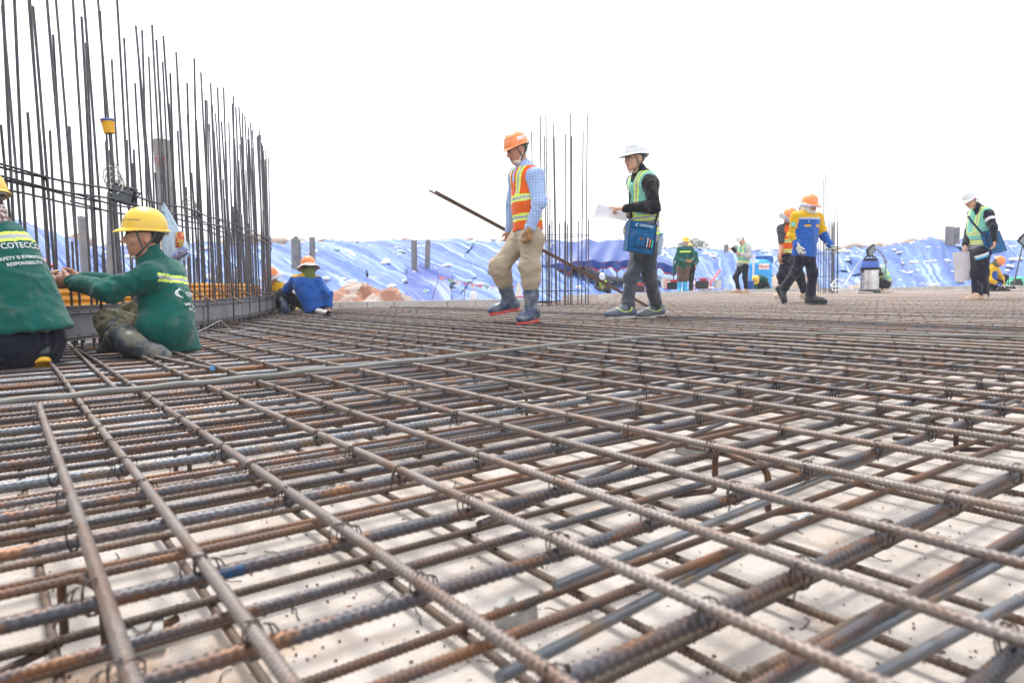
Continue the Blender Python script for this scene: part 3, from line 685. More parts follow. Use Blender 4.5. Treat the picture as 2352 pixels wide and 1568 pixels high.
# ================================================================ people: smooth-union bodies polygonised with surface nets
def V3(a): return np.array(a, dtype=np.float64)
class P:                                           # one primitive
    def __init__(s, t, a, b=None, ra=0, rb=0, k=.02, flat=None, op='u', Rm=None, r3=None):
        s.t = t; s.a = V3(a); s.b = V3(b) if b is not None else s.a; s.ra = ra; s.rb = rb; s.k = k; s.op = op; s.Rm = Rm; s.r3 = r3
        s.flat = None if flat is None else (V3(flat[0]) / np.linalg.norm(V3(flat[0])), flat[1])
        if t == 'rc': s.c = (s.a + s.b) / 2; s.R = np.linalg.norm(s.b - s.a) / 2 + max(ra, rb)
        elif t == 'el': s.c = s.a; s.R = max(r3)
        elif t == 'bx': s.c = s.a; s.R = np.linalg.norm(r3)
        else: s.c = s.a; s.R = 1e9
    def d(s, p):
        if s.t == 'rc':
            q = p - s.a; ab = s.b - s.a; L2 = ab @ ab
            if s.flat is not None:
                ax, f = s.flat; 
                t = np.clip((q @ ab) / max(L2, 1e-12), 0, 1); w = q - t[:, None] * ab; w = w + ((1 / f - 1) * (w @ ax))[:, None] * ax
                return (np.sqrt((w * w).sum(1)) - (s.ra + (s.rb - s.ra) * t)) * (f * .5 + .5)
            t = np.clip((q @ ab) / max(L2, 1e-12), 0, 1); w = q - t[:, None] * ab
            return np.sqrt((w * w).sum(1)) - (s.ra + (s.rb - s.ra) * t)
        if s.t == 'el':
            q = (p - s.a) @ s.Rm; k0 = np.sqrt(((q / s.r3) ** 2).sum(1)); k1 = np.sqrt(((q / (s.r3 ** 2)) ** 2).sum(1)) + 1e-9
            return k0 * (k0 - 1) / k1
        if s.t == 'bx':
            q = np.abs((p - s.a) @ s.Rm) - (s.r3 - s.ra); return np.sqrt((np.maximum(q, 0) ** 2).sum(1)) + np.minimum(q.max(1), 0) - s.ra
        if s.t == 'pl': return (p - s.a) @ s.b             # keeps the side where this is negative
def rc(a, b, ra, rb=None, k=.02, flat=None, op='u'): return P('rc', a, b, ra, ra if rb is None else rb, k, flat, op)
def el(c, r, Rm, k=.02, op='u'): return P('el', c, k=k, op=op, Rm=np.array(Rm), r3=V3(r))
def bx(c, h, Rm, rd=.005, k=.01, op='u'): return P('bx', c, k=k, op=op, Rm=np.array(Rm), r3=V3(h), ra=rd)
def pl(c, n, k=.01):
    q = P('pl', c, k=k, op='x'); q.b = V3(n) / np.linalg.norm(V3(n)); return q
def smin(a, b, k):
    h = np.maximum(k - np.abs(a - b), 0) / k; return np.minimum(a, b) - h * h * k * .25
def combine(d, dd, pr):
    if pr.op == 'u': return smin(d, dd, pr.k)
    if pr.op == 's': return -smin(-d, dd, pr.k)
    return -smin(-d, -dd, pr.k)                      # intersect with plane side
def polygonise(prims, vox, pad=.02):
    lo = np.full(3, 1e9); hi = -lo
    for q in prims:
        if q.op == 'u': lo = np.minimum(lo, q.c - q.R); hi = np.maximum(hi, q.c + q.R)
    lo -= pad; hi += pad; B = 8; nb = np.ceil((hi - lo) / (vox * B)).astype(int) + 1
    gi = np.stack(np.meshgrid(*[np.arange(n) for n in nb], indexing='ij'), -1).reshape(-1, 3)
    bc = lo + (gi + .5) * B * vox; hd = B * vox * .5 * math.sqrt(3)
    d = np.full(len(bc), 1e3)
    for q in prims: d = combine(d, q.d(bc), q)
    act = np.where(np.abs(d) < hd * 1.5 + .012)[0]
    F = np.repeat(np.repeat(np.repeat(d.reshape(nb), B, 0), B, 1), B, 2).astype(np.float32)
    ag = gi[act]; o = np.stack(np.meshgrid(*[np.arange(B)] * 3, indexing='ij'), -1).reshape(-1, 3)
    pts = (lo + (ag[:, None, :] * B + o[None]) * vox); n = len(act); dv = np.full((n, B ** 3), 1e3); abc = bc[act]
    for q in prims:
        if q.op == 'x' or q.R > 1e8: m = np.arange(n)
        else: m = np.where(np.linalg.norm(abc - q.c, axis=1) < q.R + hd + .07)[0]
        if len(m) == 0: continue
        pp = pts[m].reshape(-1, 3); dv[m] = combine(dv[m].ravel(), q.d(pp), q).reshape(len(m), -1)
    ix = (ag[:, None, :] * B + o[None]).reshape(-1, 3); F[ix[:, 0], ix[:, 1], ix[:, 2]] = dv.ravel()
    S = F < 0; nx, ny, nz = F.shape
    cnt = np.zeros((nx - 1, ny - 1, nz - 1), np.int8)
    for i in (0, 1):
        for j in (0, 1):
            for k in (0, 1): cnt += S[i:nx - 1 + i, j:ny - 1 + j, k:nz - 1 + k]
    mixed = (cnt > 0) & (cnt < 8); C = np.argwhere(mixed); idx = np.full(mixed.shape, -1, np.int64); idx[mixed] = np.arange(len(C))
    offs = [(i, j, k) for i in (0, 1) for j in (0, 1) for k in (0, 1)]
    cv = {o_: F[C[:, 0] + o_[0], C[:, 1] + o_[1], C[:, 2] + o_[2]].astype(np.float64) for o_ in offs}
    acc = np.zeros((len(C), 3)); num = np.zeros(len(C))
    for o1 in offs:
        for ax in range(3):
            if o1[ax]: continue
            o2 = list(o1); o2[ax] = 1; o2 = tuple(o2); a, b = cv[o1], cv[o2]; m = (a < 0) != (b < 0)
            t = np.where(m, a / np.where(m, a - b, 1), 0); q = np.zeros((len(C), 3)); q += np.array(o1); q[:, ax] = t
            acc += q * m[:, None]; num += m
    V = lo + (C + acc / num[:, None]) * vox; quads = []
    for ax in range(3):
        s0 = [slice(1, -1)] * 3; s0[ax] = slice(0, F.shape[ax] - 1); s1 = list(s0); s1[ax] = slice(1, F.shape[ax])
        a = S[tuple(s0)]; b = S[tuple(s1)]; ch = np.argwhere(a != b); inside_ = a[tuple(ch.T)]
        base = ch + 1; base[:, ax] -= 1
        u, v = (ax + 1) % 3, (ax + 2) % 3
        def cell(du, dv_):
            c = base.copy(); c[:, u] += du; c[:, v] += dv_; return idx[c[:, 0], c[:, 1], c[:, 2]]
        q = np.stack([cell(-1, -1), cell(0, -1), cell(0, 0), cell(-1, 0)], -1)
        q = np.where(inside_[:, None], q, q[:, ::-1]); quads.append(q)
    return V, np.concatenate(quads)
def sdf_part(name, prims, vox, mats, parent, mfn=None, wr=None, off=None):
    vox *= VS
    V, F = polygonise(prims, vox); F = F[(F >= 0).all(1)]
    me = mesh_np(name, V, F)
    if len(me.vertices) == len(V) and wr is not None:
        N = np.empty(len(V) * 3, np.float32); me.vertex_normals.foreach_get('vector', N) if hasattr(me, 'vertex_normals') else me.vertices.foreach_get('normal', N)
        V = V + N.reshape(-1, 3) * wr(V)[:, None]
        me.vertices.foreach_set('co', V.astype(np.float32).ravel())
    if mfn is not None:
        c = V[F].mean(1); mi = mfn(c)
        if len(me.polygons) == len(F): me.polygons.foreach_set('material_index', mi.astype(np.int32))
    o_ = np.array(off if off is not None else (parent.location if parent else (0, 0, 0)))
    me.vertices.foreach_set('co', (V - o_).astype(np.float32).ravel()); me.update()
    return link(name, me, mats, parent), V, F
def frame(f, u):                                   # columns: right, forward, up
    f = nrm(f); u = Vector(u); u = (u - f * u.dot(f)).normalized(); r = f.cross(u).normalized()
    return np.array([[r.x, f.x, u.x], [r.y, f.y, u.y], [r.z, f.z, u.z]])

def hand_prims(w_, d, n, t, curl=.5, sc=1.0, inf=0.0, point=False):
    w_, d, n, t = Vector(w_), nrm(d), nrm(n), Vector(t); n = (n - d * n.dot(d)).normalized(); t = (t - d * t.dot(d) - n * t.dot(n)).normalized()
    q = [rc(w_ - d * .03 * sc, w_ + d * .01 * sc, .026 * sc + inf, .025 * sc + inf, .02, flat=(n, .8)),
         rc(w_ + d * .025 * sc, w_ + d * .068 * sc, .031 * sc + inf, .035 * sc + inf, .02, flat=(n, .48))]
    for i, (o, L) in enumerate(((.027, .068), (.009, .076), (-.009, .071), (-.026, .056))):
        b = w_ + d * (.078 if i in (1, 2) else .072) * sc + t * o * sc; a = 0; cu = curl * (1 + .12 * i)
        if point and i == 0: cu = .08
        r = .0088 * sc + inf
        for s_, f in enumerate((.45, .31, .26)):
            a += cu * (.7, 1.0, .75)[s_]; dd = d * math.cos(a) + n * math.sin(a) + t * o * 1.2; e = b + dd.normalized() * L * f * sc
            q.append(rc(b, e, r, r * .93, .006)); b = e; r *= .93
    b = w_ + d * .022 * sc + t * .024 * sc; e = b + nrm(d * .65 + t * .7 + n * .3) * .036 * sc; e2 = e + nrm(d * .85 + t * .3 + n * (.25 + curl * .4)) * .032 * sc; 
    q += [rc(b, e, .0125 * sc + inf, .0108 * sc + inf, .012), rc(e, e2, .0105 * sc + inf, .009 * sc + inf, .006)]
    return q
def head_prims(H, Fm, s=1.0, thin=1.0, nose=1.0):
    f = lambda x, y, z: V3(H) + Fm @ V3((x * s, y * s, z * s)); e = lambda r: V3(r) * s
    q = [el(f(0, -.012, .035), e((.074 * thin, .094, .086)), Fm, .03), el(f(0, .022, -.02), e((.066 * thin, .068, .082)), Fm, .03),
         el(f(0, .034, -.066), e((.047 * thin, .048, .044)), Fm, .03), el(f(0, .060, -.090), e((.021, .018, .016)), Fm, .02),
         rc(f(-.030, .078, .024), f(.030, .078, .024), .0105 * s, k=.014 * s), 
         el(f(.042 * thin, .060, -.018), e((.022, .020, .018)), Fm, .02), el(f(-.042 * thin, .060, -.018), e((.022, .020, .018)), Fm, .02),
         el(f(.031, .093, .004), e((.018, .012, .011)), Fm, .012, 's'), el(f(-.031, .093, .004), e((.018, .012, .011)), Fm, .012, 's'),
         el(f(.031, .075, .003), e((.0135, .0125, .0115)), Fm, .003), el(f(-.031, .075, .003), e((.0135, .0125, .0115)), Fm, .003),
         rc(f(-.043, .079, .0115), f(-.02, .0835, .012), .0042 * s, k=.005), rc(f(.043, .079, .0115), f(.02, .0835, .012), .0042 * s, k=.005),
         rc(f(0, .088, .012), f(0, .108 * nose, -.022), .0072 * s, .0105 * s, .01), el(f(.0115, .096, -.026), e((.008, .010, .007)), Fm, .006), el(f(-.0115, .096, -.026), e((.008, .010, .007)), Fm, .006),
         rc(f(-.017, .081, -.048), f(.017, .081, -.048), .0062 * s, k=.008), rc(f(0, .087, -.047), f(0, .087, -.047), .0062 * s, k=.008),
         rc(f(-.015, .079, -.058), f(.015, .079, -.058), .0068 * s, k=.007), el(f(0, .092, -.0525), e((.024, .010, .0016)), Fm, .003, 's')]
    for sg in (1, -1):
        q += [el(f(sg * .074 * thin, -.008, -.006), e((.009, .019, .032)), Fm, .006), el(f(sg * .084 * thin, -.002, -.004), e((.006, .010, .020)), Fm, .005, 's')]
    return q
def foot_prims(an, fd, fu, L=.26, inf=0, ah=.085):
    an, fd, fu = Vector(an), nrm(fd), nrm(fu); fu = (fu - fd * fu.dot(fd)).normalized(); hl = an - fu * (ah - .036) - fd * .035; bl = hl + fd * (L - .105); tp = bl + fd * .035 - fu * .004
    Fm = frame(fd, fu)
    return [rc(an + fu * .02, hl + fu * .012, .044 + inf, .037 + inf, .03), rc(hl, bl, .034 + inf, .040 + inf, .03, flat=(fu, .85)), rc(an - fu * .01 + fd * .01, bl - fd * .02, .042 + inf, .03 + inf, .03), rc(bl, tp, .041 + inf, .034 + inf, .02, flat=(fu, .78)),
            pl(an - fu * ah, -fu, .008)], (hl, bl, tp, Fm, fu, fd)

# skin, hair, eye materials
M_SKIN = mat('skin_tan', (.52, .30, .20), rough=.5, col2=(.33, .15, .09), nscale=14, namt=.6, bump=.15, bscale=160)
M_SKIND = mat('skin_ruddy', (.44, .225, .145), rough=.5, col2=(.38, .15, .095), nscale=14, namt=.7, bump=.25, bscale=120)
M_LIP = mat('lips', (.33, .12, .10), rough=.45); M_EYE = mat('eye_dark', (.03, .02, .018), rough=.15); M_EYEW = mat('eye_white', (.62, .58, .55), rough=.25)
M_HAIR = mat('hair_black', (.02, .018, .017), rough=.55, bump=.6, bscale=90); M_BROW = M_HAIR
M_STRAP = mat('strap_dark', (.05, .055, .055), rough=.6); M_STRAPW = mat('strap_pale', (.6, .58, .54), rough=.6)
M_YEL = mat('helmet_yellow', (.72, .46, .03), rough=.33, col2=(.60, .40, .09), nscale=8, spec=.5, col3=(.55, .42, .2), n3=30, lo3=.64, hi3=.72)
M_ORG = mat('helmet_orange', (.72, .20, .05), rough=.33, col2=(.74, .28, .12), nscale=8, col3=(.6, .32, .2), n3=30, lo3=.64, hi3=.72)
M_WHT = mat('helmet_white', (.60, .61, .63), rough=.25, col2=(.52, .53, .55), nscale=5)
M_LINER = mat('helmet_liner', (.45, .44, .42), rough=.6)
M_GREEN = cloth('cloth_green', (.003, .105, .084), dirt=(.007, .07, .058)); M_NAVY = cloth('cloth_navy', (.010, .012, .028)); M_BLACK = cloth('cloth_black', (.012, .013, .017))
M_BEIGE = cloth('cloth_beige', (.42, .345, .25), dirt=(.33, .26, .18)); M_JEAN = cloth('cloth_jeans', (.055, .063, .085), dirt=(.11, .115, .13)); M_BROWN = cloth('cloth_brown', (.14, .085, .07))
M_BLUEJ = cloth('cloth_blue', (.018, .105, .42)); M_YELJ = cloth('cloth_yellow', (.72, .42, .01)); M_REFL = mat('reflective_grey', (.33, .34, .36), rough=.35, metal=.3, spec=.8); M_LIME = mat('reflective_lime', (.60, .78, .10), rough=.6)
M_VORG = cloth('vest_orange', (.85, .13, .015)); M_MINT = cloth('vest_mint', (.22, .60, .47)); M_GREYV = cloth('vest_grey', (.30, .295, .33)); M_SCARF = mat('scarf_print', (.16, .10, .10), rough=.9, col2=(.6, .5, .48), nscale=60, namt=1, lo=.47, hi=.53)
M_BOOT = mat('boot_navy', (.025, .045, .10), rough=.42, col2=(.26, .27, .28), nscale=9, namt=.85, lo=.44, hi=.70, bump=.2, bscale=30); M_BOOTB = mat('boot_black', (.015, .017, .022), rough=.35, col2=(.2, .19, .18), nscale=12, lo=.58, hi=.8)
M_CYAN = mat('boot_cyan', (.03, .35, .62), rough=.4); M_RED = mat('sole_red', (.55, .03, .03), rough=.5, col2=(.3, .12, .1), nscale=20); M_YSOLE = mat('sole_yellow', (.78, .42, .03), rough=.5)
M_GLOVE = cloth('glove_brown', (.38, .20, .085)); M_GLOVW = cloth('glove_white', (.62, .60, .56)); M_MASK = cloth('mask_cloth', (.62, .52, .45)); M_SAND = mat('boot_sand', (.48, .34, .25), rough=.8, col2=(.38, .26, .19), nscale=20)
M_SNEAK = mat('sneaker', (.055, .075, .11), rough=.6, col2=(.16, .17, .18), nscale=16, namt=.8); M_SOLEG = mat('sole_grey', (.42, .38, .34), rough=.8); M_SHW = cloth('cloth_pale', (.50, .49, .50))
M_SKIRT = cloth('brim_white', (.55, .50, .52))
def plaid():
    m = cloth('shirt_plaid', (.28, .40, .68), dirt=(.20, .31, .60)); t = m.node_tree; b = t.nodes['Principled BSDF']; L = t.links; src = b.inputs['Base Color'].links[0].from_socket
    tc = nd(t, 'ShaderNodeTexCoord'); sx = nd(t, 'ShaderNodeSeparateXYZ'); L.new(tc.outputs['Object'], sx.inputs[0]); outs = []
    for o in ('X', 'Z'):
        a = nd(t, 'ShaderNodeMath', operation='MULTIPLY'); L.new(sx.outputs[o], a.inputs[0]); a.inputs[1].default_value = 42
        f = nd(t, 'ShaderNodeMath', operation='FRACT'); L.new(a.outputs[0], f.inputs[0]); g = nd(t, 'ShaderNodeMath', operation='LESS_THAN'); L.new(f.outputs[0], g.inputs[0]); g.inputs[1].default_value = .17; outs.append(g.outputs[0])
    mxm = nd(t, 'ShaderNodeMath', operation='MAXIMUM'); L.new(outs[0], mxm.inputs[0]); L.new(outs[1], mxm.inputs[1]); mm = nd(t, 'ShaderNodeMath', operation='MULTIPLY'); L.new(mxm.outputs[0], mm.inputs[0]); mm.inputs[1].default_value = .42
    x = nd(t, 'ShaderNodeMix', data_type='RGBA'); L.new(mm.outputs[0], x.inputs[0]); L.new(src, x.inputs[6]); x.inputs[7].default_value = (.68, .74, .84, 1); L.new(x.outputs[2], b.inputs['Base Color']); return m
M_PLAID = plaid()
def camo():
    m = cloth('cloth_camo', (.10, .085, .045)); t = m.node_tree; b = t.nodes['Principled BSDF']; L = t.links; src = b.inputs['Base Color'].links[0].from_socket; tc = nd(t, 'ShaderNodeTexCoord')
    for i, (sc_, th, c) in enumerate(((13, .52, (.145, .12, .075)), (15, .58, (.06, .06, .032)), (19, .64, (.05, .04, .028)), (11, .65, (.19, .16, .105)))):
        n = nd(t, 'ShaderNodeTexNoise'); n.inputs['Scale'].default_value = sc_; n.inputs['Detail'].default_value = 1.5; mp = nd(t, 'ShaderNodeMapping'); mp.inputs['Location'].default_value = (i * 7, i * 3, i); L.new(tc.outputs['Object'], mp.inputs[0]); L.new(mp.outputs[0], n.inputs['Vector'])
        g = nd(t, 'ShaderNodeMath', operation='GREATER_THAN'); L.new(n.outputs[0], g.inputs[0]); g.inputs[1].default_value = th
        x = nd(t, 'ShaderNodeMix', data_type='RGBA'); L.new(g.outputs[0], x.inputs[0]); L.new(src, x.inputs[6]); x.inputs[7].default_value = (*c, 1); src = x.outputs[2]
    L.new(src, b.inputs['Base Color']); return m
M_CAMO = camo()
M_CBOOT = mat('boot_camo', (.035, .042, .055), rough=.45, col2=(.10, .095, .07), nscale=16, namt=1., lo=.45, hi=.55, col3=(.02, .025, .03), n3=18, lo3=.55, hi3=.58)

def wrinkle(amp, seed, dirs=None):
    def f(V):
        q = V * np.array([9, 9, 5.0]); wv = fbm(V * 4, seed + 3, 2)[:, None] * .8
        r1 = 1 - np.abs(vnoise(q + wv, seed)) ; r2 = 1 - np.abs(vnoise(V * np.array([16, 16, 24.]) + wv * 2, seed + 1)); return amp * (1.0 * (r1 ** 2 - .45) + .55 * (r2 ** 2 - .45))
    return f
def wr_joint(amp, seed, js):                        # stronger folds near elbows, knees, waist
    base = wrinkle(amp, seed)
    def f(V):
        g = .7 * np.ones(len(V))
        for j, r in js: g = np.maximum(g, np.exp(-((V - V3(j)) ** 2).sum(1) / (r * r)) * 2.2)
        return base(V) * g
    return f

def helmet(parent, H, Fm, s, m, brim=.05, skirt=None, strap=True, ridge=True, stickers=None, chin=None, off=None):
    n = 48; prof_ = []; H = V3(H)
    loc = lambda x, y, z: H + Fm @ V3((x * s, y * s, z * s))
    rx, ry, hh, z0 = .096, .116, .112, .050
    def ring(kind, t):
        out = []
        for k in range(n):
            a = 2 * math.pi * k / n; cx, sy = math.cos(a), math.sin(a); fr = max(0, sy)
            if kind == 'd':
                c = math.cos(t) ** .85; z = z0 + hh * math.sin(t) ** .95; x, y = rx * c * cx, ry * c * sy - .006
                if ridge and t > .5: z += .006 * max(0, 1 - abs(x) / .012) * min(1, (t - .5) * 3) + .003 * max(0, 1 - abs(abs(x) - .032) / .008) * min(1, (t - .5) * 3)
                out.append(loc(x, y, z))
            elif kind == 'b':
                wd = (.007 + brim * .85 * fr ** 2.2 + .006 * max(0, -sy)) * t; out.append(loc((rx + wd) * cx, (ry + wd) * sy - .006, z0 - .006 * t - .016 * fr ** 2 * t - .003 * (t > .9)))
            else:
                c = math.cos(t) ** .85; out.append(loc(rx * .95 * c * cx, ry * .95 * c * sy - .006, z0 - .002 + (hh - .012) * math.sin(t)))
        return out
    rows = [ring('d', t) for t in (1.5, 1.3, 1.1, .9, .7, .5, .35, .2, .08, .0)] + [ring('b', t) for t in (.3, .7, 1.0)] + [ring('b', 1.0)]
    rows[-1] = [p - Fm[:, 2] * .004 * s for p in rows[-1]]
    rows += [[p - Fm[:, 2] * .004 * s for p in ring('b', .4)]] + [ring('i', t) for t in (.05, .4, .8, 1.2)]
    vs = [loc(0, -.006, z0 + hh + .004)] + [p for r_ in rows for p in r_] + [loc(0, -.006, z0 + hh - .016)]
    fs = [(0, 1 + k, 1 + (k + 1) % n) for k in range(n)]
    for i in range(len(rows) - 1): fs += [(1 + i * n + k, 1 + (i + 1) * n + k, 1 + (i + 1) * n + (k + 1) % n, 1 + i * n + (k + 1) % n) for k in range(n)]
    e = 1 + (len(rows) - 1) * n; fs += [(len(vs) - 1, e + (k + 1) % n, e + k) for k in range(n)]
    mb = MB().add(vs, fs); o = mb.build('helmet', m, parent)
    mb = MB(); mb.tube([loc(.088 * math.cos(a), .107 * math.sin(a) - .006, .046 - .010 * abs(math.sin(a))) for a in np.linspace(0, 2 * math.pi, 25)[:-1]], .007 * s, 6, closed=True)
    mb.tube([loc(.02, -.110, .03), loc(0, -.114, .03), loc(-.02, -.110, .03)], .012 * s, 6)
    c_ = mb.build('headband', M_LINER, parent); c_.parent = o
    if strap:
        mb = MB()
        for sg in (1, -1):
            J = loc(sg * .074, .012, -.062); K = loc(sg * .018, .052, -.108)
            mb.tube([loc(sg * .090, .045, .045), loc(sg * .083, .035, 0), J], .0048 * s, 5); mb.tube([loc(sg * .090, -.055, .045), loc(sg * .084, -.04, .0), loc(sg * .080, -.012, -.04), J], .0048 * s, 5); mb.tube([J, loc(sg * .05, .035, -.092), K], .0052 * s, 5)
        c_ = mb.build('strap', M_STRAP, parent); c_.parent = o
        mb = MB(); mb.tube([loc(.030, .048, -.104), loc(.012, .058, -.112), loc(-.012, .058, -.112), loc(-.030, .048, -.104)], .009 * s, 6); c_ = mb.build('chin_cup', M_STRAPW, parent); c_.parent = o
    if skirt:
        mb = MB(); vs = []
        rr_ = [(1.0, .050), (1.16, .040), (1.42, .018), (1.55, .002), (1.54, -.002), (1.1, .034)]
        for (q, z) in rr_:
            for k in range(n):
                a = 2 * math.pi * k / n; vs.append(loc(rx * q * math.cos(a), (ry * (1 + (q - 1) * .75)) * math.sin(a) - .006, z + .006 * math.sin(a * 5) * (q - 1) * 2))
        mb.add(vs, [(i * n + k, (i + 1) * n + k, (i + 1) * n + (k + 1) % n, i * n + (k + 1) % n) for i in range(len(rr_) - 1) for k in range(n)]); mb.build('sun_brim', skirt, parent)
    return o

def text_part(name, lines, parent, bvh, o, rt, up, m, nmat, depth=.0025, back=.35, bold=True):
    """lines: [(text, x, y, size)] laid out on the plane (o, rt, up), pushed onto the cloth behind it"""
    rt = nrm(rt); up = nrm(Vector(up) - rt * rt.dot(Vector(up))); n = rt.cross(up); vs = []; fs = []
    polys = []
    for L in lines:
        if L[0] is None: polys.append(L[1]); continue
        cu = bpy.data.curves.new('t', 'FONT'); cu.body = L[0]; cu.size = L[3]; cu.align_x = 'LEFT'; cu.resolution_u = 2
        if bold: cu.offset = L[3] * .014
        ob = bpy.data.objects.new('t', cu); COL.objects.link(ob); bpy.context.view_layer.update()
        me = bpy.data.meshes.new_from_object(ob.evaluated_get(bpy.context.evaluated_depsgraph_get())); bpy.data.objects.remove(ob); bpy.data.curves.remove(cu)
        bm = bmesh.new(); bm.from_mesh(me); bmesh.ops.triangulate(bm, faces=bm.faces[:]); 
        long = [e for e in bm.edges if e.calc_length() > L[3] * .3]
        if long: bmesh.ops.subdivide_edges(bm, edges=long, cuts=1); bmesh.ops.triangulate(bm, faces=bm.faces[:])
        bm.verts.index_update(); polys.append(([(v.co.x + L[1], v.co.y + L[2]) for v in bm.verts], [[v.index for v in f.verts] for f in bm.faces])); bm.free(); bpy.data.meshes.remove(me)
    for pv, pf in polys:
        b = len(vs); ok = []
        for (x, y) in pv:
            q = Vector(o) + rt * x + up * y
            if bvh is None: vs.append(q + n * depth); ok.append(True); continue
            h = bvh.ray_cast(q + n * back, -n)
            if h[0] is None: vs.append(q); ok.append(False)
            else: vs.append(h[0] + n * depth); ok.append(h[1].dot(n) > .05)
        for f in pf:
            if all(ok[i] for i in f): fs.append([b + i for i in f])
    if not fs: return None
    mb = MB().add(vs, fs); return mb.build(name, m, parent, smooth=False)
def swoosh(cx_, cy_, s):                            # crescent pair
    out = []
    for (r0, w0, a0, a1, ox, oy, ex) in ((.5, .17, .9, 5.4, 0, 0, 1.0), (.55, .10, 1.0, 4.2, .45, .25, 1.35)):
        vs = []; fs = []; N = 22
        for i in range(N + 1):
            t = i / N; a = a0 + (a1 - a0) * t; wd = w0 * math.sin(math.pi * min(.98, t + .02)) ** .7
            for sg in (-1, 1): r = r0 + sg * wd / 2; vs.append((cx_ + s * (ox * .0 + r * math.cos(a)), cy_ + s * (r * math.sin(a) * ex * .8)))
        fs = [(2 * i, 2 * i + 1, 2 * i + 3, 2 * i + 2) for i in range(N)]; out.append((None, (vs, fs)))
        if len(out) == 1: continue
    a = out[1][1]; th = .5; a = ([((x - cx_) * math.cos(th) - (y - cy_) * math.sin(th) + cx_ + s * .28, (x - cx_) * math.sin(th) + (y - cy_) * math.cos(th) + cy_) for x, y in a[0]], a[1]); out[1] = (None, a)
    return out
def bvh_of(V, F): return BVHTree.FromPolygons([tuple(v) for v in V], [tuple(f) for f in F])

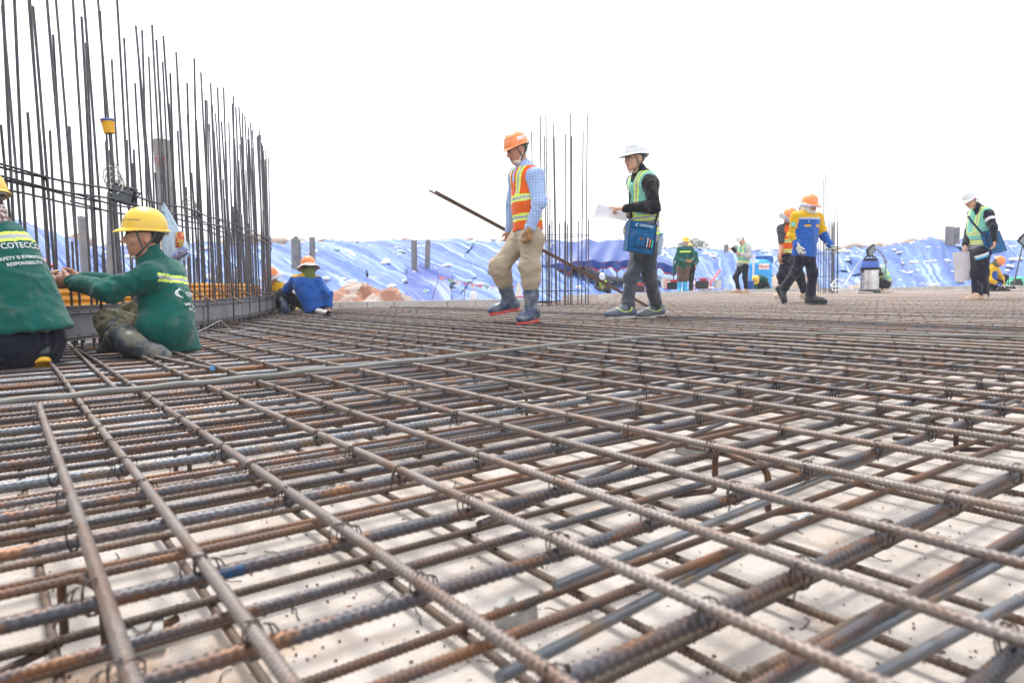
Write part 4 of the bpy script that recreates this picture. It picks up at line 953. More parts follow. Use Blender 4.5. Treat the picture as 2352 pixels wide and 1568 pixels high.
def person(J, label, vox=.009, group=None):
    """J: joints in world space and clothing options; returns dict of parts"""
    J = dict(J); g = lambda k: Vector(J[k])
    root = empty('person', J['root'], label, 'person', group); out = {'root': root}
    s = J.get('hs', 1.0); H = g('head'); Fm = frame(J['hf'], J.get('hu', (0, 0, 1))); tf = nrm(J['tf'])
    shL, shR, pel, chest = g('shL'), g('shR'), g('pel'), g('chest'); neck = g('neck'); b = J.get('bulk', 1.0)
    axis = (chest - pel).normalized(); tf = (tf - axis * tf.dot(axis)).normalized(); FL = (tf, J.get('flatf', .70))
    skull = V3(H) + Fm @ V3((0, -.01, -.075)) * s
    hipL, hipR = g('hipL'), g('hipR')
    # body
    body = head_prims(H, Fm, s, J.get('thin', 1.0), J.get('nose', 1.0))
    hb = len(body)
    body += [rc(skull, neck, .050 * s, .056 * s, .03), rc(neck, chest, .055, .065, .04), rc(shL, shR, .045, k=.04), rc(chest, pel, .125 * b, .115 * b, .04, flat=FL), rc(hipL, hipR, .07, k=.04)]
    for S in 'LR':
        body += [rc(g('sh' + S), g('el' + S), .042, .036, .03), rc(g('el' + S), g('wr' + S), .036, .025, .02), rc(g('hip' + S), g('kn' + S), .07, .05, .03), rc(g('kn' + S), g('an' + S), .047, .034, .03)]
        hd = J.get('hand' + S)
        if hd: body += hand_prims(g('wr' + S), hd['d'], hd['n'], hd['t'], hd.get('curl', .5), hd.get('sc', 1.0) * 1.0, 0, hd.get('point', False))
        body += foot_prims(g('an' + S), J['ft' + S], J.get('fu' + S, (0, 0, 1)), .235, -.006)[0][:-1]
    Hn = V3(H)
    def bodymat(C):
        q = (C - Hn) @ Fm / s; mi = np.zeros(len(C), int); x, y, z = np.abs(q[:, 0]), q[:, 1], q[:, 2]; near = (np.abs(q).max(1) < .16)
        mi[near & (((z > .03) & (y < .055)) | ((z > -.03) & (y < -.03)) | ((z > -.055) & (y < -.055)))] = 4
        mi[near & (y > .06) & (np.abs(z - .021 - .1 * (x - .03)) < .0032 + vox * .12) & (x > .013) & (x < .046)] = 4
        mi[near & (y > .07) & (((x - .031) / .0135) ** 2 + ((z - .003) / (.0042 + vox * .1)) ** 2 < 1)] = 3
        mi[near & (y > .07) & (((x - .031) / .006) ** 2 + ((z - .003) / (.0045 + vox * .1)) ** 2 < 1)] = 2
        mi[near & (y > .065) & (np.abs(z + .053) < .0095) & (x < .023)] = 1
        return mi
    o, _, _ = sdf_part('body', body, J.get('bvox', vox), [J.get('skin', M_SKIN), M_LIP, M_EYE, M_EYEW, M_HAIR], root, bodymat)
    out['body'] = o
    # trousers
    tr = J.get('trouser', M_NAVY); tw = J.get('tw', 1.0); tp = [rc(hipL, hipR, .094 * tw * b, k=.05), rc((hipL + hipR) / 2, pel + axis * .02, .120 * b, .118 * b, .05, flat=FL)]
    js = [((hipL + hipR) / 2, .15)]
    for S in 'LR':
        h_, k_, a_ = g('hip' + S), g('kn' + S), g('an' + S); js += [(k_, .12), (a_, .12)]; kt = J.get('knee', 1.0)
        sh = (a_ - k_).normalized(); cuff = J.get('cuff' + S, J.get('cuff', .97)); end = k_.lerp(a_, cuff)
        tp += [rc(h_, k_, .095 * tw * b, .072 * tw * kt, .05), rc(k_, end, .068 * tw * kt, J.get('hemr', .054), .05)]
        if J.get('puff'): tp += [rc(k_.lerp(a_, .05), k_.lerp(a_, cuff * .62), .078 * tw, .074 * tw, .05)]
    out['trousers'], _, _ = sdf_part('trousers', tp, vox, [tr] + J.get('trx', []), root, J.get('trmat'), wr_joint(J.get('twr', .011), J.get('seed', 1), js))
    # jacket
    lat = (shR - shL).normalized(); hem = pel - axis * J.get('hem', .06); jm = J.get('jacket', M_GREEN); jb = J.get('jb', 1.0) * b; sb = J.get('sb', 1.0)
    mid = pel.lerp(chest, .5)
    jk = [rc(pel - axis * .12, mid, .175 * jb, .160 * jb, .05, flat=FL), rc(mid, chest, .160 * jb, .172 * jb, .05, flat=FL)]
    for q in J.get('jextra', []): jk.append(q)
    jk.append(pl(hem, J.get('hemn', -axis), .02))
    jk += [rc(shL, shR, .066 * sb, k=.06), rc(chest + axis * .03, neck - axis * .01, .11, .066, .05, flat=(tf, .85)), rc(neck - axis * .03, neck + (H - neck).normalized() * J.get('collar', .028), .066, .062, .02)]
    njs = [(mid, .16), (hem, .12)]; jarm = []
    sv = J.get('sleeve', .97)
    for S in 'LR':
        a_, e_, w_ = g('sh' + S), g('el' + S), g('wr' + S); njs += [(e_, .11), (a_, .09), (w_, .06)]
        jarm += [rc(a_, e_, .066 * sb, .056 * sb, .04)]
        if sv > 0: jarm += [rc(e_, e_.lerp(w_, sv), .055 * sb, .041 * sb, .035), rc(e_.lerp(w_, sv * .93), e_.lerp(w_, sv), .038 * sb, .037 * sb, .01)]
        else: jarm[-1] = rc(a_, a_.lerp(e_, .75), .066 * sb, .060 * sb, .04)
    jo, jV, jF = sdf_part('jacket' if not J.get('shirt') else 'shirt', jk + jarm, vox, [jm] + J.get('jx', []), root, J.get('jmat'), wr_joint(J.get('jwr', .0105), J.get('seed', 1) + 20, njs))
    out['jacket'] = jo; out['jbvh'] = (jV, jF)
    # vest
    if J.get('vest'):
        i_ = .014; hemv = pel - axis * J.get('vhem', .05)
        ve = [rc(pel - axis * .12, mid, .175 * jb + i_, .160 * jb + i_, .05, flat=FL), rc(mid, chest, .160 * jb + i_, .172 * jb + i_, .05, flat=FL)] + J.get('vextra', []) + [pl(hemv, -axis, .01),
              rc(shL.lerp(shR, .14), shR.lerp(shL, .14), .066 * sb + i_, k=.05), rc(chest + axis * .03, neck - axis * .01, .11 + i_, .062 + i_, .04, flat=(tf, .85))]
        for S, sg in (('L', -1), ('R', 1)):
            a_ = g('sh' + S); e_ = g('el' + S); inn = a_ + lat * sg * .035
            ve.append(P('rc', a_ + lat * sg * .055 + axis * .02, a_ + lat * sg * .050 - axis * .13, .072, .055, .02, None, 's'))
        nk = neck + axis * .02
        ve.append(P('rc', nk + tf * .05, chest + tf * .17 - axis * J.get('vneck', .02), .055, .012, .01, None, 's')); ve.append(pl(neck + axis * .012 - tf * .0, axis * 1, .01))
        out['vest'], vV, vF = sdf_part('vest', ve, vox, J['vest'], root, J.get('vmat'), wr_joint(.007, J.get('seed', 1) + 40, [(hemv, .15), (mid, .12)])); out['vbvh'] = (vV, vF)
    # footwear
    for S in 'LR':
        a_, k_ = g('an' + S), g('kn' + S); fw = J.get('foot', ('shoe', M_BOOTB, M_SOLEG)); fu = J.get('fu' + S, (0, 0, 1))
        L = J.get('flen', .275); pr, (hl, bl, tp_, Ff, fu_, fd_) = foot_prims(a_, J['ft' + S], fu, L, .006 if fw[0] == 'shoe' else .010)
        if fw[0] == 'boot':
            top = a_.lerp(k_, J.get('shaft', .62)); up_ = (top - a_).normalized()
            pr = pr[:-1] + [rc(a_, a_.lerp(top, .5), .054, .063, .03), rc(a_.lerp(top, .5), top + up_ * .03, .063, .068, .02), pr[-1]]
            q = pl(top, up_, .006); pr.append(q)
        elif fw[0] == 'anklet': pr.insert(-1, rc(a_, a_.lerp(k_, .22), .048, .05, .02))
        bo, _, _ = sdf_part('boot' if fw[0] == 'boot' else 'shoe', pr, vox * .8, [fw[1]] + J.get('shx', []), root, J.get('shmat' + S), wrinkle(.003, 5))
        ah = .085; c0 = (hl + tp_) / 2 - fu_ * 0; hlp = hl - fd_ * .038; tpp = tp_ + fd_ * .036; base = a_ - fu_ * (ah + .004); m_ = (hlp + tpp) / 2; m_ = m_ - fu_ * ((m_ - base).dot(fu_))
        Ln = (tpp - hlp).length / 2
        so_ = [rc(m_ - fd_ * (Ln - .040), m_ + fd_ * (Ln - .048), .041, .047, .01), P('pl', m_ + fu_ * .013, k=.004, op='x'), P('pl', m_ - fu_ * .013, k=.004, op='x')]
        so_[1].b = V3(fu_); so_[2].b = -V3(fu_)
        sob, _, _ = sdf_part('sole', so_, vox * .6, [fw[2]], root); sob.parent = bo
    # gloves
    for S in 'LR':
        hd = J.get('hand' + S)
        if hd and hd.get('glove'):
            w_, e_ = g('wr' + S), g('el' + S); q = hand_prims(w_, hd['d'], hd['n'], hd['t'], hd.get('curl', .5), 1.04, .0035, hd.get('point', False)); q.append(rc(w_.lerp(e_, .14), w_ + nrm(hd['d']) * .02, .036, .030, .015))
            sdf_part('glove', q, min(vox, .006), [hd['glove']], root, None, wrinkle(.0015, 3))
    # helmet
    if J.get('helmet'):
        hj = J['helmet']; out['helmet'] = helmet(root, H, frame(Vector(J['hf']) + Vector((0, 0, hj.get('tilt', 0))), J.get('hu', (0, 0, 1))), s * hj.get('s', 1.04), hj['m'], hj.get('brim', .05), hj.get('skirt'), hj.get('strap', True))
    out['Fm'] = Fm; out['H'] = H; out['s'] = s; return out
def hframe(o): 
    H, Fm, s = V3(o['H']), o['Fm'], o['s']; return lambda x, y, z: Vector(H + Fm @ V3((x * s, y * s, z * s)))
def scarf(o, m, low=-.13, face=True, extra=0):      # cloth wrapped round face and neck
    f = hframe(o); Fm = o['Fm']; s = o['s']
    q = [el(f(0, -.004, -.025), V3((.084, .102, .095)) * s, Fm, .03), rc(f(0, 0, -.08), f(0, -.01, low), .068 * s, (.085 + extra) * s, .04), pl(f(0, 0, -.008 if face else .03), o['Fm'][:, 2], .006)]
    if not face: q.append(P('el', f(0, .11, -.03), k=.01, op='s', Rm=Fm, r3=V3((.06, .07, .07)) * s))
    return sdf_part('scarf', q, .009, [m], o['root'], None, wrinkle(.007, 8))[0]
def glasses(o, m, side=1):
    f = hframe(o); mb = MB()
    for sg in (1, -1):
        mb.tube([f(sg * .032 + .022 * math.cos(a), .104, .002 + .018 * math.sin(a)) for a in np.linspace(0, 2 * math.pi, 17)[:-1]], .0018, 6, closed=True); mb.tube([f(sg * .054, .103, .006), f(sg * .076, .06, .008), f(sg * .08, -.01, .006)], .0016, 5)
    mb.tube([f(-.010, .105, .006), f(0, .108, .009), f(.010, .105, .006)], .0016, 5); return mb.build('glasses', m, o['root'])

# ---------------------------------------------------------------- person: walking, orange vest
def band_fn(pel, axis, bands, base=0):
    def f(C):
        u = (C - V3(pel)) @ V3(axis); mi = np.full(len(C), base)
        for lo, hi, m in bands: mi[(u > lo) & (u < hi)] = m
        return mi
    return f
def hv_bands(zs, w=.055, lime=1, grey=2):
    out = []
    for z in zs: out += [(z - w / 2, z + w / 2, lime), (z - w * .2, z + w * .2, grey)]
    return out
def vest_map(pel, chest, shL, shR, tf, zs, w=.055, split=None, base2=0, strip=True, lime=1, grey=2, strip_x=.085):
    pel, chest, shL, shR = map(Vector, (pel, chest, shL, shR)); ax = (chest - pel).normalized(); lat = (shR - shL).normalized(); c = (shL + shR) / 2
    def f(C):
        u = (C - V3(pel)) @ V3(ax); x = (C - V3(c)) @ V3(lat); mi = np.zeros(len(C), int)
        if split is not None: mi[u < split] = base2
        if strip:
            up = u > max(zs); sx = np.abs(np.abs(x) - strip_x); mi[up & (sx < w * .5)] = lime; mi[up & (sx < w * .17)] = grey
        for z in zs: mi[np.abs(u - z) < w / 2] = lime; mi[np.abs(u - z) < w * .2] = grey
        return mi
    return f

Y5 = 6.0; A5 = lambda x, y, dy=0.0: at(x, y, Y5 + dy)
pel5, ch5 = A5(1212, 522, .02), A5(1207, 415, .03)
J5 = dict(root=(A5(1215, 700).x, Y5, ZM), head=A5(1189, 347, .03), hf=(-.86, -.42, -.30), hu=(-.18, -.05, 1), hs=.98, neck=A5(1208, 389, .03), chest=ch5, pel=pel5, tf=(-.93, -.36, -.02),
    shL=A5(1231, 405, -.13), shR=A5(1186, 404, .19), elL=A5(1238, 466, -.20), wrL=A5(1217, 524, -.22), elR=A5(1178, 470, .27), wrR=A5(1170, 530, .26),
    handL=dict(d=(-.05, -.15, -1), n=(-.75, .5, -.1), t=(-.45, -.75, -.1), curl=.75, glove=M_GLOVE), handR=dict(d=(-.2, 0, -1), n=(.2, -1, 0), t=(-1, -.2, 0), curl=1.1),
    hipL=A5(1222, 548, -.09), hipR=A5(1199, 548, .10), knL=A5(1217, 612, -.10), anL=A5(1222, 713, -.06), knR=A5(1147, 612, .02), anR=A5(1170, 690, .16),
    ftL=(-.55, -.75, -.06), ftR=(-.93, -.20, -.16), fuR=(-.16, 0, 1), foot=('boot', M_BOOT, M_RED), shaft=.76, flen=.27,
    trouser=M_BEIGE, tw=1.05, puff=True, cuff=.45, hemr=.066, twr=.013, jacket=M_PLAID, shirt=True, jb=.92, hem=.085, jwr=.009, vest=[M_VORG, M_LIME, M_REFL], vhem=.035, skin=M_SKIND, nose=1.02, thin=.95, seed=5,
    helmet=dict(m=M_ORG, s=1.0, brim=.05, tilt=-.05), vneck=.06)
J5['vmat'] = vest_map(pel5, ch5, J5['shL'], J5['shR'], J5['tf'], (.075, .235), .058)
p5 = person(J5, 'person walking in an orange reflective vest, orange helmet, beige trousers and blue rubber boots', .0075)
f5 = hframe(p5)
sdf_part('lowered_mask', [el(f5(-.03, .055, -.098), (.036, .036, .020), frame((-.86, -.42, .3), J5['hu']), .01), rc(f5(-.05, .04, -.09), f5(-.075, .0, -.03), .008)], .005, [M_MASK], p5['root'], None, wrinkle(.003, 4))
M_STICK = mat('sticker_white', (.74, .73, .72), rough=.5); M_PRN = mat('print_dark', (.04, .05, .07), rough=.6); M_PRO = mat('print_red', (.45, .12, .08), rough=.6); M_PRW = mat('print_white', (.72, .74, .74), rough=.6)
def helmet_bvh(o):
    h = o['helmet']; L = h.parent.location; return BVHTree.FromPolygons([v.co + L for v in h.data.vertices], [tuple(p.vertices) for p in h.data.polygons])
def quad(x0, y0, x1, y1, n=6):
    vs = [(lerp(x0, x1, i / n), lerp(y0, y1, j / 2)) for i in range(n + 1) for j in range(3)]; return (None, (vs, [(i * 3 + j, i * 3 + 3 + j, i * 3 + 4 + j, i * 3 + 1 + j) for i in range(n) for j in range(2)]))
def helmet_text(o, side, items, m, depth=.002, name='print'):
    """side: world direction the print faces"""
    h = o['helmet']; Hc = o['H']; up = Vector(o['Fm'][:, 2]); n = nrm(side); n = (n - up * n.dot(up)).normalized(); rt = up.cross(n)
    t = text_part(name, items, o['root'], helmet_bvh(o), Vector(Hc) + up * .10 * o['s'], rt, up, m, None, depth=depth, back=.4)
    if t: t.parent = h; 
    return t
hs5 = nrm((-.25, -1, 0))
for it, m_, dp in (([quad(-.012, -.020, .064, .006)], M_STICK, .0015), ([('VINACONS', -.008, -.012, .0120)], M_PRO, .0028), ([('E&C', .044, -.012, .0120)], M_PRN, .0028)): helmet_text(p5, (.35, -1, 0), it, m_, dp)
helmet_text(p5, (-.55, -1, 0), swoosh(-.030, .014, .017) + [('COTECCONS', -.016, .010, .008)], M_PRN)
helmet_text(p5, (-1, -.35, 0), [quad(-.02, -.035, .02, -.005)], M_STICK)
bv5 = bvh_of(*p5['vbvh'])
text_part('chest_emblem', swoosh(0, 0, .022) + [('VINACONS', -.024, -.026, .010)], p5['root'], bv5, A5(1207, 449, -.2), (1, -.2, 0), (0, 0, 1), M_PRW, None, depth=.003)
# --- bars he carries
rb0, rb1 = at(986, 438, 6.25), gp(1490, 708)
for i, (dx, dz, e0) in enumerate(((0, 0, 0), (.022, .012, .03), (-.004, .024, .05))):
    a = Vector(rb0) + Vector((dx + e0, .03 * i, dz - e0 * .5)); b = Vector(rb1) + Vector((dx, .03 * i, dz + .008))
    place_bar('K', .0165, M_STC if i < 2 else M_STB, a, b, label='long rusty bar carried slanting behind the worker in the orange vest', cat='rebar', group='bars carried by the worker in the orange vest')

# ---------------------------------------------------------------- person: white helmet, holding a plan
A6 = lambda x, y, dy=0.0: at(x, y, 6.55 + dy)
pel6, ch6 = A6(1482, 540, .02), A6(1477, 428, .03)
J6 = dict(root=(A6(1480, 700).x, 6.55, ZM), head=A6(1459, 367, .02), hf=(-.93, -.36, -.10), hu=(-.08, 0, 1), neck=A6(1472, 399, .03), chest=ch6, pel=pel6, tf=(-.92, -.38, 0),
    shL=A6(1495, 420, -.15), shR=A6(1458, 419, .18), elL=A6(1502, 474, -.22), wrL=A6(1436, 478, -.26), elR=A6(1462, 470, .22), wrR=A6(1440, 492, .02), bulk=1.0,
    handL=dict(d=(-1, -.05, .02), n=(.0, .35, -1), t=(0, .8, .5), curl=.85, point=True), handR=dict(d=(-1, -.3, -.1), n=(0, -.2, 1), t=(0, -1, 0), curl=.6),
    hipL=A6(1488, 572, -.09), hipR=A6(1470, 572, .10), knL=A6(1492, 638, .05), anL=A6(1508, 705, .30), knR=A6(1451, 634, -.05), anR=A6(1441, 706, -.08),
    ftL=(-.96, -.25, -.10), ftR=(-.97, -.22, -.03), foot=('anklet', M_SNEAK, M_SOLEG), flen=.285, trouser=M_JEAN, tw=.86, cuff=.96, hemr=.058, twr=.012,
    jacket=M_BLACK, sb=1.0, jb=.92, hem=.06, jwr=.014, vest=[M_MINT, M_LIME, M_REFL, M_GREYV], vhem=.085, seed=9, collar=.05, vneck=.0, vextra=[el(A6(1446, 530, -.08), (.06, .05, .09), np.eye(3), .05)],
    helmet=dict(m=M_WHT, s=1.05, brim=.045, tilt=.05), skin=M_SKIN)
v6 = vest_map(pel6, ch6, J6['shL'], J6['shR'], J6['tf'], (.02, .15), .055, split=.17, base2=3, strip_x=.075); J6['vmat'] = v6
def shoe_lines(P_, an, lo):
    def f(C):
        q = C - V3(an); m = np.zeros(len(C), int); r_ = np.linalg.norm(q * np.array([1, 1, 1.4]) + np.array([.03, 0, .0]), axis=1); m[(np.abs(r_ - .082) < .0030)] = 1; return m
    return f
J6['shx'] = [M_LIME]; J6['shmatL'] = shoe_lines(0, J6['anL'], 0); J6['shmatR'] = shoe_lines(0, J6['anR'], 0)
p6 = person(J6, 'person in a mint and grey vest and white helmet pointing at a paper plan', .0075)
glasses(p6, M_BLACK)
helmet_text(p6, (-.5, -1, 0), swoosh(-.03, .012, .018) + [('COTECCONS', -.015, .006, .010)], M_PRN)
M_PAPER = mat('paper_white', (.52, .50, .54), rough=.8)
def paper_thing(c4, label, lines=0, n=10, sag=.01, name='paper_plan'):
    c4 = [Vector(c) for c in c4]; o = c4[0]; nn = (c4[1] - c4[0]).cross(c4[3] - c4[0]).normalized(); mb = MB(); vs = []
    for sgn in (1, -1):
        for i in range(n + 1):
            for j in range(n + 1):
                u, v = i / n, j / n; p = c4[0].lerp(c4[1], u).lerp(c4[3].lerp(c4[2], u), v) + nn * (sag * math.sin(u * 4 + v * 2) * v + sgn * .0008); vs.append(p)
    K = (n + 1) ** 2; fs = []
    for i in range(n):
        for j in range(n):
            a = i * (n + 1) + j; q = (a, a + n + 1, a + n + 2, a + 1); fs += [q, tuple(K + x for x in q[::-1])]
    mb.add(vs, fs); r = mb.build(name, M_PAPER, off=o); r.location = o; tag(r, label, 'paper'); return r, o, nn
paper_thing([A6(1373, 468, -.16), A6(1437, 486, -.14), A6(1440, 509, -.22), A6(1363, 498, -.26)], 'white sheets of paper held out by the man in the white helmet')
M_BAGB = cloth('bag_blue', (.008, .12, .30)); M_BAGD = cloth('bag_navy', (.012, .03, .09))
def bag(corners, thick, label, parent_text, seed, pens=True):
    TLc, TRc, BRc, BLc = [Vector(c) for c in corners]; nn = (TRc - TLc).cross(BLc - TLc).normalized()
    if nn.y > 0: nn = -nn
    c0 = (TLc + TRc + BRc + BLc) / 4; r = empty('shoulder_bag', tuple(c0), label, 'bag')
    def F(u, v, w=0): return TLc.lerp(TRc, u).lerp(BLc.lerp(BRc, u), v) + nn * w
    def slab(name, u0, u1, v0, v1, w0, w1, m, bulge=.0, n=8):
        mb = MB(); vs = []
        for s_ in (1, 0):
            for i in range(n + 1):
                for j in range(n + 1):
                    a, b_ = i / n, j / n; e = (1 - (2 * a - 1) ** 6) * (1 - (2 * b_ - 1) ** 6); vs.append(F(lerp(u0, u1, a), lerp(v0, v1, b_), lerp(w0, w1, s_) * (e if s_ else 1) + (bulge * math.sin(math.pi * a) * math.sin(math.pi * b_) if s_ else 0)))
        K = (n + 1) ** 2; fs = []
        for i in range(n):
            for j in range(n):
                a = i * (n + 1) + j; q = (a, a + n + 1, a + n + 2, a + 1); fs += [q[::-1], tuple(K + x for x in q)]
        for i in range(n):
            fs += [(i * (n + 1), (i + 1) * (n + 1), K + (i + 1) * (n + 1), K + i * (n + 1)), (i * (n + 1) + n, K + i * (n + 1) + n, K + (i + 1) * (n + 1) + n, (i + 1) * (n + 1) + n), (i, K + i, K + i + 1, i + 1), (n * (n + 1) + i, n * (n + 1) + i + 1, K + n * (n + 1) + i + 1, K + n * (n + 1) + i)]
        mb.add(vs, fs); return mb.build(name, m, r)
    slab('bag_body', 0, 1, 0, 1, -thick, 0.001, M_BAGB, .012)
    mb = MB(); mb.tube([F(u, v, .004) for u, v in ((.01, .01), (.5, 0), (.99, .01), (1, .5), (.99, .99), (.5, 1), (.01, .99), (0, .5))], .005, 6, closed=True); mb.build('piping', M_BAGD, r)
    slab('flap', .04, .80, .01, .23, 0, .022, M_BAGB, .006)
    pk = slab('pocket', .16, .62, .46, .86, .004, .030, M_BAGB, .006)
    mb = MB(); mb.tube([F(u, v, .033) for u, v in ((.18, .48), (.60, .48), (.60, .84), (.18, .84))], .0035, 5, closed=True); c_ = mb.build('pocket_seam', M_BAGD, r); c_.parent = pk
    mb = MB(); mb.lathe([(0, 0), (.022, 0), (.024, .004), (0, .006)], 14, Matrix(((1, 0, 0), (0, 0, -1), (0, .5, 0))), F(.4, .56, .033)); c_ = mb.build('patch', mat('patch_brown', (.15, .08, .07)), r); c_.parent = pk
    if pens:
        for i, (u, m) in enumerate(((.68, M_WHT), (.78, M_ORG), (.87, mat('pen_green', (.02, .5, .3), rough=.4)))):
            slab('pen_loop', u - .03, u + .03, .55, .86, .004, .016, M_BAGD, 0, 4)
            mb = MB(); mb.tube([F(u, .78, .018), F(u + .01, .48 + .03 * i, .02)], .0055, 8); mb.build('pen', m, r)
    text_part('print', swoosh(0, 0, .028) + [('COTECCONS', .022, -.006, .022)], r, None, F(.2, .13, .034), TRc - TLc, (0, 0, 1), M_PRW, None)
    return r, F
b6, F6 = bag([A6(1449, 506, -.27), A6(1509, 515, -.20), A6(1500, 587, -.20), A6(1440, 575, -.27)], .09, 'blue shoulder bag with pens at the hip of the man pointing at a plan', None, 1)
mb = MB(); pts = [F6(.98, .02, -.04), A6(1512, 490, -.14), A6(1512, 455, -.02), A6(1498, 415, .06), A6(1478, 399, .15)]
for i in range(len(pts) - 1):
    pass
mb.tube(pts, .010, 6); mb.tube([F6(.02, .02, -.04), A6(1446, 480, -.08), A6(1446, 440, .05), A6(1462, 405, .14)], .010, 6); mb.build('strap', M_BLACK, b6)
bt = empty('water_bottle', tuple(A6(1514, 565, -.1)), 'clear water bottle with a blue cap in the side net of the blue bag', 'bottle'); Mr = Matrix.Rotation(.25, 3, 'Y')
mb = MB(); mb.lathe([(0, -.09), (.032, -.088), (.034, -.07), (.034, .05), (.014, .085), (.014, .09)], 16, Mr, A6(1514, 562, -.1)); mb.build('bottle', mat('bottle_clear', (.30, .38, .45), rough=.15), bt)
mb = MB(); mb.lathe([(.016, .088), (.016, .108), (0, .11)], 12, Mr, A6(1514, 562, -.1)); mb.build('cap', M_CYAN, bt)

# ---------------------------------------------------------------- person: sitting, green jacket, camouflage trousers
A2 = lambda x, y, dy=0.0: at(x, y, 3.85 + dy)
pel2, ch2 = A2(391, 753, .0), A2(373, 655, .02)
BK = lambda u0=0: None
J2 = dict(root=(A2(385, 800).x, 3.85, ZM), head=A2(331, 546, -.02), hf=(-.86, -.54, -.02), hu=(.02, -.05, 1), hs=.96, neck=A2(347, 592, .01), chest=ch2, pel=pel2, tf=(-.955, .29, -.15),
    shL=A2(346, 636, -.15), shR=A2(396, 628, .17), elL=A2(250, 668, -.24), wrL=A2(166, 647, -.13), elR=A2(300, 655, .28), wrR=A2(185, 640, .12), bulk=.98, flatf=.74,
    handL=dict(d=(-1, .25, -.02), n=(0, 1, .2), t=(0, -.1, 1), curl=.8, sc=1.05), handR=dict(d=(-1, .0, 0), n=(0, -1, 0), t=(0, 0, 1), curl=.8),
    hipL=A2(383, 766, -.06), hipR=A2(392, 764, .10), knL=A2(247, 738, -.20), anL=A2(302, 790, -.36), knR=A2(298, 722, .12), anR=A2(265, 792, .05),
    ftL=(.93, -.2, -.22), ftR=(.9, .2, -.2), fuL=(-.1, -.75, .6), foot=('boot', M_CBOOT, M_BOOTB), shaft=.62, flen=.26, trouser=M_CAMO, tw=.84, cuff=.55, hemr=.066, twr=.014,
    jacket=M_GREEN, jx=[M_LIME, M_REFL], jb=.90, hem=.15, jwr=.0100, seed=3, collar=.045, skin=M_SKIND, nose=1.03,
    helmet=dict(m=M_YEL, s=1.03, brim=.042, tilt=.05, strap=True), jextra=[rc(A2(386, 752, -.07), A2(380, 690, -.03), .128, .115, .05), rc(A2(352, 752, -.14), A2(380, 756, -.10), .085, .10, .05)])
def backband(pel, chest, shL, shR, tf, z, w, front=False):
    ax = (Vector(chest) - Vector(pel)).normalized(); lat = (Vector(shR) - Vector(shL)).normalized(); c = (Vector(shL) + Vector(shR)) / 2
    def f(C):
        u = (C - V3(c)) @ V3(ax); x = (C - V3(c)) @ V3(lat); fw = (C - V3(c)) @ V3(tf); m = np.zeros(len(C), int)
        k = (np.abs(x) < .215) & ((fw < .02) | front) & (np.abs(u - z) < w / 2); m[k] = 1; m[k & (np.abs(u - z) < w * .2)] = 2; return m
    return f
J2['jmat'] = backband(pel2, ch2, J2['shL'], J2['shR'], J2['tf'], -.045, .042)
p2 = person(J2, 'person sitting in a dark green work jacket and camouflage trousers with a yellow helmet', .0068)
helmet_text(p2, (-.35, -1, 0), swoosh(-.03, .0, .020) + [('COTECCONS', -.012, -.006, .011)], M_PRN)
def back_print(p, J, ox, oz, s=1.0, yaw=0):
    ax = (Vector(J['chest']) - Vector(J['pel'])).normalized(); lat = (Vector(J['shR']) - Vector(J['shL'])).normalized(); n = Vector(J['tf']); n = -(n - ax * n.dot(ax)).normalized(); rt = ax.cross(n)
    o = Vector(J['chest']) + lat * ox + ax * oz
    it = swoosh(-.115 * s, .0, .062 * s) + [('COTECCONS', -.062 * s, -.020 * s, .044 * s), ("SAFETY IS EVERYONE'S", -.105 * s, -.085 * s, .026 * s), ('RESPONSIBILITY', -.072 * s, -.118 * s, .026 * s)]
    return text_part('print', it, p['root'], bvh_of(*p['jbvh']), o, rt, ax, M_PRW, None, depth=.003).__setattr__('parent', p['root'])
back_print(p2, J2, .05, -.085, .80)

# ---------------------------------------------------------------- person: crouching at the left edge, green jacket
A1 = lambda x, y, dy=0.0: at(x - 13, y, 3.25 + dy)
J1 = dict(root=(A1(60, 830).x, 3.2, ZM), head=A1(-26, 472, .02), hf=(-.80, .60, -.12), hu=(-.1, 0, 1), neck=A1(-20, 512, .0), chest=A1(-12, 590, .0), pel=A1(60, 742, -.02), tf=(-.76, .63, -.25),
    shL=A1(-66, 572, -.13), shR=A1(20, 560, .17), elL=A1(-60, 650, .15), wrL=A1(20, 655, .45), elR=A1(55, 645, .40), wrR=A1(112, 648, .55), bulk=1.12, flatf=.78,
    handL=dict(d=(.3, .9, 0), n=(1, 0, 0), t=(0, 0, 1), curl=.8), handR=dict(d=(.15, .95, 0), n=(.9, -.2, 0), t=(0, 0, 1), curl=.9, sc=1.05),
    hipL=A1(32, 790, -.08), hipR=A1(96, 784, .08), knL=A1(-95, 775, .22), anL=A1(-40, 812, -.02), knR=A1(30, 690, .42), anR=A1(97, 800, .02), ftL=(-.8, .5, -.05), ftR=(-.62, .60, -.50), fuR=(-.35, .35, 1),
    foot=('boot', M_BOOTB, M_YSOLE), shaft=.4, flen=.26, trouser=M_NAVY, tw=1.08, cuff=.9, jacket=M_GREEN, jx=[M_LIME, M_REFL], jb=1.05, hem=.05, hemn=(.1, 0, -1), jwr=.011, seed=13, helmet=dict(m=M_YEL, s=1.07, brim=.045, strap=False), jextra=[])
J1['jmat'] = backband(J1['pel'], J1['chest'], J1['shL'], J1['shR'], J1['tf'], -.03, .05)
p1 = person(J1, 'person crouching at the left edge in a dark green jacket and navy trousers', .0068)
scarf(p1, M_SCARF, -.10, True, .01)
back_print(p1, J1, .085, -.035, .86)

